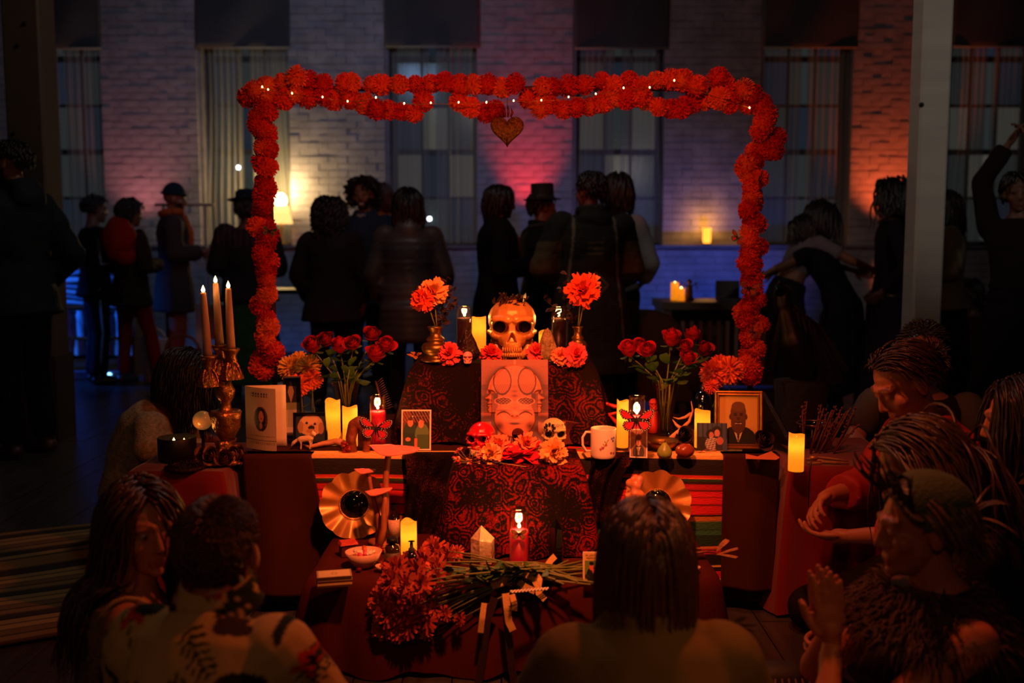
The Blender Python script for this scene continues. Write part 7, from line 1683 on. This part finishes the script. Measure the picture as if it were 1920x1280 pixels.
def quilt(mb, ctx):
    r = ctx['ring']; k = ctx['k']
    for q in range(11):
        t = .06+q*.082; c, X, Y = r(min(.93, t), .040*k); mb.rings([(c+Vector((0, 0, dz))*k, X*(1+g), Y*(1+g)) for dz, g in ((-.026, -.02), (-.014, .07), (.0, .10), (.014, .07), (.026, -.02))], 22)
    for q in range(5):
        c, X, Y = r(.04, .04*k); c = c-Vector((0, 0, .055*(q+1)))*k; mb.rings([(c+Vector((0, 0, dz))*k, X*(1.25+g), Y*(1.45+g)) for dz, g in ((-.030, -.02), (-.014, .06), (.0, .09), (.014, .06), (.030, -.02))], 22)
person('dark haired woman in a long grey hooded puffer coat seen from behind', loc(768, 7.25), .05, 1.60, STAND, dict(elb=((-.28, .0, 1.08), (.28, .0, 1.08)), wri=((-.24, .12, .88), (.24, .12, .88))), (.05, .1, 0), '7a4a3a', dict(mat=M('puffer_nylon', hx('4a4042'), .45, var=.12), off=.036, skirt=.30, hood=True, prims=quilt, name='puffer_coat', amp=.004, it=1), dict(mat=F_('16141a')), '141012', dict(BH, col='0e0b0c', n=220, length=.30, r=.011, wave=.004, seed=58, cap=1.12, layer=.03, seg=9), 0, None, None, True, bulk=1.12)
person('long haired bearded man in a dark coat standing in profile', loc(932, 7.15), -1.45, 1.63, STAND, HOLD, (.1, 0, 0), '7a4434', dict(mat=F_('171214'), off=.034, skirt=.35, collar=.03, name='coat'), dict(mat=F_('141216')), '141012', dict(BH, col='1c120e', n=170, length=.17, wave=.006, seed=59, cap=1.09), 0, None, lambda c: MB().tube([c['nb']+Vector((0, .09, 0))*c['k'], bez(c['P'], .8)+Vector((0, .16, 0))*c['k'], bez(c['P'], .5)+Vector((0, .17, 0))*c['k']], .010, 6).build('cord', F_('7a4a28'), c['o']), beard='1a100c', bulk=1.1)
person('man in a flat topped dark hat with hand raised to his chin', loc(1012, 7.4), -1.1, 1.60, STAND, CHIN, (.05, -.2, 0), '8a5848', dict(mat=F_('191519'), off=.028, collar=.03, sleeve=.55, skirt=.06, name='jacket'), dict(mat=F_('141216')), '141012', dict(BH, col='1a120e', n=110, length=.07, seed=60, coll=False, ears=True), 0, None, lambda c: (hat_top(c, '1a1214'), wrap(c, '3a3440', .02, 'neckerchief', .0, False)))
def poncho(p):
    u = abs(p.x)
    if p.y < 0 and .86 < p.z < 1.10:
        d = u+abs(p.z-.98)
        if .035 < d < .052 or .070 < d < .088 or d < .016: return hx('6a5c4a')
    if p.y < 0 and abs(u-.13-.25*(1.35-p.z)*.3) < .008 and p.z > .5: return hx('6e6456')
    if p.y < 0 and u < .05 and 1.15 < p.z < 1.27 and (p.z*30) % 1 < .4: return hx('5a4a30')
    if u > .2 and 1.05 < p.z < 1.25: return hx('57472c')
    return hx('1c1a14')
person('man in a dark patterned hooded poncho seen from behind, head turned', loc(1106, 6.3), .12, 1.66, STAND, dict(elb=((-.30, .04, 1.12), (.28, .06, 1.10)), wri=((-.16, .24, 1.02), (.16, .24, 1.0))), (.0, .55, 0), '7a4c3a', dict(mat=M('poncho_wool', (1, 1, 1), .9, attr=True), cfn=poncho, off=.05, skirt=.42, hood=True, sleeve=.75, flare=.25, name='poncho', amp=.012, vox=.010), dict(mat=F_('161418')), '141012', dict(BH, col='100b0a', n=200, length=.05, stiff=.4, seed=61, coll=False, ears=True, cap=1.08), 0, None, lambda c: glasses(c, .004, .066), bulk=1.1)
person('person in a pale long sleeved shirt behind the patterned poncho', loc(1150, 6.95), -.5, 1.70, STAND, dict(elb=((-.24, .02, 1.10), (.26, .04, 1.10)), wri=((-.10, .22, 1.0), (.14, .2, .98))), (.0, .9, .1), '5a4844', dict(mat=F_('8a8688'), off=.02, name='shirt'), dict(mat=F_('181820')), '141012', dict(BH, col='20120e', n=150, length=.22, seed=62, cap=1.08), 0, None, None, True)
LEAN = dict(pel=(0, -.10, .84), mid=(0, .0, 1.12), neck=(0, .16, 1.36), elb=((-.24, .34, 1.16), (.24, .36, 1.16)), wri=((-.10, .58, 1.08), (.12, .60, 1.10)))
person('long haired woman in a pale crop top leaning over her dance partner', loc(1486, 7.5), -1.35, 1.62, STAND, LEAN, (.45, -.1, 0), '7a4c38', dict(mat=F_('6a6068'), off=.010, hem=.42, sleeve=.30, name='crop_top'), dict(mat=F_('17121a'), off=.02), '141012', dict(BH, col='150d0c', n=190, length=.34, seed=63, cap=1.1, layer=.03), 0, None, None, True)
person('dancer in a dark dress bowing below the leaning woman', loc(1556, 7.35), .8, 1.55, STAND, dict(LEAN, neck=(0, .20, 1.32)), (.5, .3, 0), '6a4030', dict(mat=F_('120e12'), off=.012, sleeve=.2, name='bodice'), dict(mat=F_('120e12'), skirt=.12, name='long_skirt', amp=.016), '141012', dict(BH, col='120b0b', n=160, length=.20, seed=64, cap=1.12), 0, None, None, True)
person('slim figure in a long dark dress silhouetted left of the pale column', loc(1668, 7.0), 1.3, 1.66, STAND, POCK, (.0, 0, 0), '4a2c26', dict(mat=F_('150c12'), off=.014, name='dress_top'), dict(mat=F_('150c12'), skirt=.06, name='long_dress', amp=.014), '141012', dict(BH, col='120a0a', n=180, length=.36, curl=.01, seed=65, cap=1.14, layer=.04), 0, None, None, True)
person('long haired woman in a cream sweater half behind the pale column', loc(1768, 7.35), 1.3, 1.60, STAND, CHIN, (.15, .1, 0), '7a4a36', dict(mat=F_('8a8068'), off=.032, skirt=.05, name='sweater'), dict(mat=F_('2a0e10'), skirt=.08, name='skirt'), '141012', dict(BH, col='1c100c', n=170, length=.36, seed=66, cap=1.1), 0, None, None, True)
person('dancer at the right edge with both hands clasped overhead', loc(1898, 6.0), 2.5, 1.64, STAND, UP, (.1, .3, .1), '6a4436', dict(mat=F_('1c0d10'), off=.018, hem=.25, name='sweater'), dict(mat=F_('140c10'), skirt=.2, name='skirt'), '141012', dict(BH, col='0e0909', n=160, length=.07, seed=67, coll=False, cap=1.1), 0, None, None, True)
person('person in a dark red top sitting on the floor beyond the column', loc(1826, 7.6), 2.2, 1.60, KNEEL, None, (.2, .2, 0), '5a3a34', dict(mat=F_('3a1418'), off=.02, name='red_top'), dict(mat=F_('1a1016')), '141012', dict(BH, col='0e0a0c', n=120, length=.2, seed=68), 0, None, None, True)

# ------------------------------------------------------------------ things across the hall
m_amb = M('lamp_glow', (1, .7, .3), .5, emit=(1, .58, .16), estr=9)
LY = WY-.20
p = pY(528, 458, LY); p.z = 1.222; o = thing('table_lamp', 'bright shaded lamp glowing on the ledge behind the left arch leg', 'lamp', p)
MB().lathe([(.07, 0), (.07, .012), (.02, .03), (.016, .2), (.012, .26)], 20).build('base', M('lamp_base', hx('8a6a3a'), .4, .5), o)
MB().lathe([(.13, .24), (.085, .44), (.083, .44), (.128, .24)], 28, closed=True).build('shade', M('lamp_shade', hx('e0b060'), .8, emit=(1, .55, .16), estr=1.6), o)
MB().ell((0, 0, .50), (.07, .07, .08), 18, 12).build('bulb', M('lamp_bulb', (1, .8, .4), .5, emit=(1, .62, .20), estr=16), o)
d = bpy.data.lights.new('lamp_light', 'POINT'); d.color = (1, .66, .26); d.energy = 26; d.shadow_soft_size = .05; l = bpy.data.objects.new('lamp_light', d); COL.objects.link(l); l.parent = o; l.location = (0, -.02, .62)
p = pY(1325, 462, LY); p.z = 1.222; o = thing('hurricane_lamp', 'small amber glowing lantern on the ledge right of centre', 'lamp', p)
MB().lathe([(.05, 0), (.05, .015), (.035, .02)], 18).build('base', m_iron, o); MB().lathe([(.038, .02), (.048, .06), (.045, .16), (.052, .19)], 24).build('glass', M('amber_shade', hx('d08a30'), .3, emit=(1, .36, .03), estr=2.2), o); MB().ell((0, 0, .09), (.018, .018, .04)).build('flame', m_amb, o)
d = bpy.data.lights.new('lamp_light', 'POINT'); d.color = (1, .40, .06); d.energy = 4.0; d.shadow_soft_size = .03; l = bpy.data.objects.new('lamp_light', d); COL.objects.link(l); l.parent = o; l.location = (0, -.02, .24)
for (x, lb) in ((985, 'small floor uplight can washing the centre pier red'), (275, 'small uplight can washing the left pier pink'), (1655, 'small uplight can washing the right pier orange')):
    q = {985: (.17, 11.02, 1.30), 275: (-4.15, 11.02, 1.30), 1655: (4.25, 11.02, 1.30)}[x]; o = thing('uplight', lb, 'stage light', (q[0], q[1]-.02, 0), 0, 'uplights along the far wall')
    MB().lathe([(.05, q[2]-.16), (.06, q[2]-.15), (.06, q[2]-.03), (.052, q[2]-.03), (.05, q[2]-.06), (.001, q[2]-.06)], 20).build('can', m_iron, o); MB().tube([(0, 0, .02), (0, 0, q[2]-.15)], .012, 8).build('stand', m_iron, o); MB().lathe([(.12, 0), (.12, .015), (.02, .03)], 18).build('base', m_iron, o)
for (x, y, lb) in ((447, 314, 'cold white spot of light seen through the curtain by the lamp'), (805, 410, 'cold white bulb seen through the curtain behind the puffer coat')):
    q = pY(x, y, WY+.26); o = thing('street_light', lb, 'light', q); MB().ell((0, 0, 0), .022, 12, 8).build('globe', M('cold_bulb', (.8, .9, 1), .3, emit=(.75, .9, 1), estr=18), o); MB().tube([(0, .02, 0), (0, .06, .05)], .008, 6).build('bracket', m_iron, o)
# long dark table with candles, lap-top and figurine
x0, x1, Yb = pY(1242, 560, 8.0).x, pY(1508, 560, 8.0).x, 8.0; zt2 = pZ(1300, 566, 0).z if False else 1.23-(566-458)*8.0/F
o = thing('console_table', 'low dark wooden console with slatted front in the hall', 'table', ((x0+x1)/2, Yb+.3, 0)); w = x1-x0
MB().box((0, 0, zt2-.03), (w, .6, .06)).build('table_top', M('console_wood', hx('3a2414'), .45, var=.3, vscale=5), o, False); MB().box((0, .27, zt2*.5-.03), (w-.06, .03, zt2-.08)).build('back_panel', MATS['console_wood'], o, False)
for sx in (-1, 1): MB().box((sx*(w/2-.05), 0, zt2/2-.03), (.06, .54, zt2-.06)).build('side_panel', MATS['console_wood'], o, False)
for i in range(14): MB().box((-w/2+.1+i*(w-.2)/13, -.27, zt2*.55), (.03, .02, zt2*.5)).build('slat', M('slat_wood', hx('5a4a38'), .5), o, False)
def far_candle(px, pyt, wpx, lb, dY=.3):
    Y = Yb+dY; c = pY(px, 560, Y); s = Y/F; h = pY(px, pyt, Y).z-zt2; o = thing('pillar_candle', lb, 'candle', (c.x, Y, zt2), 0, 'pillar candles on the console'); r = wpx*s/2
    MB().lathe([(r, 0), (r, h*.9), (r*.96, h), (r*.8, h*.985), (r*.5, h*.93), (.001, h*.92)], 20, rfn=lambda a, z: 1+.02*math.sin(3*a)).build('wax_body', m_wax_led, o); flame(o, (0, 0, h*.92), .02, .25)
far_candle(1265, 529, 15, 'taller glowing candle on the console in the hall'); far_candle(1277, 540, 14, 'shorter glowing candle on the console in the hall', .22); far_candle(1454, 524, 11, 'slim candle glowing left of the raven head'); far_candle(1484, 532, 14, 'broad candle glowing right of the raven head')
c = pY(1292, 560, Yb+.25); o = thing('angel_figurine', 'small dark winged figurine beside the console candles', 'figurine', (c.x, Yb+.25, zt2)); MB().lathe([(.045, 0), (.03, .04), (.028, .10), (.02, .13)], 16).build('robe', M('bronze_fig', hx('4a2c14'), .4, .6), o); MB().ell((0, 0, .155), .022).build('head', MATS['bronze_fig'], o)
for sx in (-1, 1): MB().tube([(sx*.02, .01, .11), (sx*.06, .01, .15), (sx*.065, .01, .09)], [.012, .018, .004], 8, sq=.4).build('wing', MATS['bronze_fig'], o)
c = pY(1368, 560, Yb+.3); o = thing('laptop', 'open dark laptop on the console', 'laptop', (c.x, Yb+.3, zt2)); MB().box((0, 0, .01), (.20, .16, .018)).build('keyboard_base', M('laptop_black', hx('0e0c10'), .4), o, False); MB().box((0, .09, .085), (.20, .012, .15)).build('screen_lid', MATS['laptop_black'], o, False)
q = pY(1210, 600, 7.4); o = thing('armchair', 'rounded brown armchair behind the right roses', 'chair', (q.x, 7.4, 0)); m_arm = F_('4a3626')
MB().box((0, 0, .25), (.62, .56, .30), None, None, .96).build('seat', m_arm, o, False)
MB().rings([((0, .24, z), (w2, 0, 0), (0, .09, 0)) for z, w2 in ((.1, .33), (.4, .34), (.58, .32), (.68, .24), (.73, .1))], 24).build('backrest', m_arm, o)
for sx in (-1, 1): MB().rings([((sx*.32, y, .34), (.07, 0, 0), (0, 0, .18)) for y in (-.28, .0, .25)], 16).build('armrest', m_arm, o); MB().box((sx*.25, -.2, .05), (.05, .05, .1)).build('leg', m_wood, o, False); MB().box((sx*.25, .2, .05), (.05, .05, .1)).build('leg', m_wood, o, False)
# market stall at the left: draped table, fringe, crates, light bar
q = pY(140, 600, 9.3); o = thing('stall_table', 'blue lit stall table with patterned hanging cloth', 'table', (q.x, 9.3, 0)); m_stl = M('stall_cloth', hx('b8bcc8'), .8, var=.9, vscale=16, stretch=(1, 1, .35))
MB().box((0, .25, .60), (1.15, .6, .03)).build('table_top', m_wood, o, False); MB().sheet(lambda u, v: ((u-.5)*1.15, -.06+.02*math.sin(u*40), .615-.24*v), 60, 8).build('hanging_cloth', m_stl, o)
MB().box((0, .25, .18), (1.1, .55, .03)).build('lower_shelf', m_wood, o, False); MB().sheet(lambda u, v: ((u-.5)*1.1, -.05+.015*math.sin(u*55), .34-.14*v), 60, 5).build('lower_cloth', M('stall_fringe', hx('c8b8b0'), .8, var=.9, vscale=22, stretch=(1, 1, .2)), o)
for sx in (-1, 1): MB().box((sx*.52, .25, .3), (.05, .5, .6)).build('side_panel', m_wood, o, False)
o2 = thing('fabric_stack', 'heap of folded pale fabrics on the stall table', 'fabrics', (q.x+.05, 9.5, .618))
for i in range(6): MB().sheet(lambda u, v, i=i: ((u-.5)*(.75-.06*i)+.02*i, (v-.5)*.3, .02+.06*i+.02*math.sin(5*u+i)), 14, 6, back=(0, 0, .05)).build('folded_cloth', M('stall_fab_%d' % (i % 2), hx(('c0c4d0', '8a90a8')[i % 2]), .85), o2)
o2 = thing('light_bar', 'blue lit metal bar lying on the floor by the stall', 'stage light', (q.x+.1, 9.0, 0)); MB().box((0, 0, .05), (.9, .10, .06)).build('housing', M('bar_metal', hx('7a8298'), .35, .5), o2, False); MB().ell((.35, -.055, .055), .018).build('lens', M('bar_lens', (.3, .6, 1), .2, emit=(.25, .65, 1), estr=5), o2)
for sx in (-1, 1): MB().box((sx*.35, 0, .011), (.05, .14, .022)).build('foot', m_iron, o2, False)
o2 = thing('crate', 'dark wooden crate on the lower stall shelf', 'crate', (q.x+.02, 9.5, .197)); 
for i in range(3): MB().box((0, -.16, .03+.045*i), (.5, .015, .038)).build('slat', m_wood, o2, False)
MB().box((0, 0, .01), (.5, .32, .02)).build('bottom', m_wood, o2, False)
for sx in (-1, 1): MB().box((sx*.24, 0, .075), (.02, .32, .13)).build('end_panel', m_wood, o2, False)
def basket(px, pyt, pyb, wpx, Y, lb, mat):
    c = pY(px, pyb, Y); s = Y/F; r = wpx*s/2; h = (pyb-pyt)*s; o = thing('wicker_basket', lb, 'basket', (c.x, Y, 0)); n, m = 28, 14
    for j in range(m):
        z = h*(j+.5)/m; MB().tube([((r*(.8+.2*z/h)+.008*(1 if (k+j) % 2 else -1))*math.cos(2*math.pi*k/n), (r*(.8+.2*z/h)+.008*(1 if (k+j) % 2 else -1))*math.sin(2*math.pi*k/n), z) for k in range(n+1)], h/m*.55, 6).build('weave_row', mat, o)
    MB().lathe([(r*.78, .004), (r*.78, .02), (.001, .02)], 24).build('bottom', mat, o)
    MB().tube([(r*1.0*math.cos(a), 0, h+r*.9*math.sin(a)) for a in [q*.2618 for q in range(13)]], .012, 7).build('handle', mat, o)
basket(343, 606, 690, 62, 8.15, 'tall brown wicker basket beyond the side table', M('wicker', hx('6a4424'), .7, var=.3, vscale=20)); basket(291, 608, 690, 40, 8.9, 'pale lattice basket lit blue beside the brown basket', M('wicker_pale', hx('9aa0b0'), .7))
# clothes rail
a, b = pY(306, 384, 9.9), pY(385, 384, 9.9); o = thing('clothes_rail', 'pale wooden clothes rail behind the beanie wearer', 'rail', ((a.x+b.x)/2, 9.9, 0)); w = (b.x-a.x)/2; m_rail = M('rail_wood', hx('8a6a50'), .5)
MB().tube([(-w-.08, 0, a.z), (w+.08, 0, a.z)], .014, 8).build('top_bar', m_rail, o)
for sx in (-1, 1): MB().tube([(sx*w, 0, 0), (sx*w, 0, a.z)], .014, 8).build('upright', m_rail, o); MB().box((sx*w, 0, .015), (.04, .45, .03)).build('foot', m_rail, o, False)
q = pY(372, 585, 8.6); o = thing('white_easel_sign', 'white framed board leaning by the wicker basket', 'sign', (q.x, 8.6, 0)); MB().box((0, 0, .36), (.05, .02, .72)).build('upright', M('white_frame', hx('b8b0b8'), .5), o, False); MB().box((.14, .01, .56), (.25, .02, .3)).build('board', M('board_pink', hx('b08a90'), .6), o, False); MB().box((.14, 0, .03), (.3, .12, .04)).build('foot', MATS['white_frame'], o, False)
q = pY(545, 540, 9.3); o = thing('black_table', 'black topped table behind the left arch leg', 'table', (q.x, 9.3, 0)); MB().box((0, 0, .80), (.7, .5, .04)).build('table_top', M('black_top', hx('0e0d10'), .4), o, False)
for sx in (-1, 1):
    for sy in (-1, 1): MB().box((sx*.3, sy*.2, .39), (.04, .04, .78)).build('leg', MATS['black_top'], o, False)
# ------------------------------------------------------------------ raven on a stump at the right of the arch
q = pY(1505, 700, 4.45); o = thing('raven_figure', 'large black raven figure with drooping wing feathers right of the arch', 'raven', (q.x, 4.45, 0)); G = lambda x, y, dy=0: pY(x, y, 4.45+dy)-Vector((q.x, 4.45, 0)); m_rav = M('raven_black', hx('120c0c'), .42, var=.4, vscale=60)
MB().lathe([(.14, 0), (.12, .05), (.10, .3), (.12, .62), (.001, .63)], 18, rfn=lambda a, z: 1+.06*math.sin(5*a)).build('stump', M('stump_bark', hx('24160e'), .9, bump=1, bscale=30), o)
mb = MB(); mb.cap(G(1468, 552), .045, G(1470, 572), .05); mb.cap(G(1470, 572), .045, G(1488, 640), .075); mb.cap(G(1488, 640), .08, G(1512, 700), .075); mb.cap(G(1465, 545), .03, G(1462, 530, -.05), .012); remesh_mb(mb, .009, 3).build('body', m_rav, o)
MB().tube([G(1464, 548, -.03), G(1459, 538, -.10), G(1456, 545, -.15)], [.022, .014, .002], 8).build('beak', M('beak_black', hx('0c0a0a'), .25), o)
rg = random.Random(77)
for i in range(30):
    t = i/29; a = G(1484+t*52, 568+t*42+(i % 2)*10, -.03+rg.uniform(-.02, .02)); e = G(1492+t*98+rg.uniform(-6, 6), 690+(1-abs(t-.6))*30+rg.uniform(-14, 10), -.05+rg.uniform(-.03, .03)); mb = MB(); dd = e-a; petal(mb, a, dd.normalized(), dd.cross(Vector((0, 1, .1))).normalized(), dd.length, .016, (1, 1, 1), .03, 8, 3, base=.3); mb.c = []; mb.build('feather', m_rav, o)
for i in range(12):
    t = i/11; a = G(1462-t*14, 580+t*30, -.03); e = G(1446-t*4+rg.uniform(-4, 4), 690+rg.uniform(-14, 10), -.04); mb = MB(); dd = e-a; petal(mb, a, dd.normalized(), dd.cross(Vector((0, 1, .1))).normalized(), dd.length, .015, (1, 1, 1), .03, 8, 3, base=.3); mb.c = []; mb.build('feather', m_rav, o)
# dark bag at the bottom right of the picture
q = pY(1450, 1262, 2.35); o = thing('straw_bag', 'dark bag with thin pale streaks at the bottom edge of the picture', 'bag', (q.x, 2.35, 0)); zt3 = pY(1450, 1243, 2.35).z
MB().rings([((0, 0, z), (w2, 0, 0), (0, d2, 0)) for z, w2, d2 in ((0, .10, .06), (.04, .13, .08), (zt3*.6, .13, .07), (zt3*.9, .10, .05), (zt3, .06, .02))], 24).build('body', M('bag_dark', hx('1c1008'), .6), o)
for i in range(12): MB().tube([(-.09+i*.016, -.055, zt3*.93), (-.11+i*.02, -.078, zt3*.6), (-.10+i*.018, -.085, .05)], .0016, 5).build('streak', M('straw_pale', hx('7a5a3a'), .6), o)

# ------------------------------------------------------------------ second-level parts
SUB = {'wick': 'wax', 'bead': 'fluted_frame', 'glass_pane': 'frame_moulding', 'print': 'backing', 'eye': 'body', 'hat_band': 'hat', 'beanie_cuff': 'beanie', 'collar': 'floral_shirt', 'tooth': 'spine', 'seed_heads': 'stalk', 'label': 'body', 'wrapper_twist': 'sweet_body', 'leaf': 'stem', 'painted_sprig': 'cup', 'strap_trim': 'lace_top', 'earring': 'body', 'smile': 'body', 'lens': 'housing', 'hem_bar': 'cloth', 'mirror_glass': 'fluted_frame', 'sleeve_piping': 'track_jacket', 'leg_piping': 'trousers', 'rim': 'bowl', 'lettering': 'paper', 'socket_lining': 'cranium', 'teeth': 'cranium', 'eye_ring': 'skull_body', 'painted_flower': 'skull_body', 'feather': 'body', 'knob': 'dome'}
for o_ in [x for x in COL.objects if x.type == 'EMPTY' and x.parent is None]:
    kids = list(o_.children); base = lambda x: x.name.split('.')[0]
    for ch in kids:
        want = SUB.get(base(ch))
        if not want: continue
        c_ = [x for x in kids if base(x) == want and tuple(x.location) == (0, 0, 0) and x is not ch]
        if len(c_) == 1 and not ch.children: ch.parent = c_[0]
bpy.data.scenes.remove(WORK)
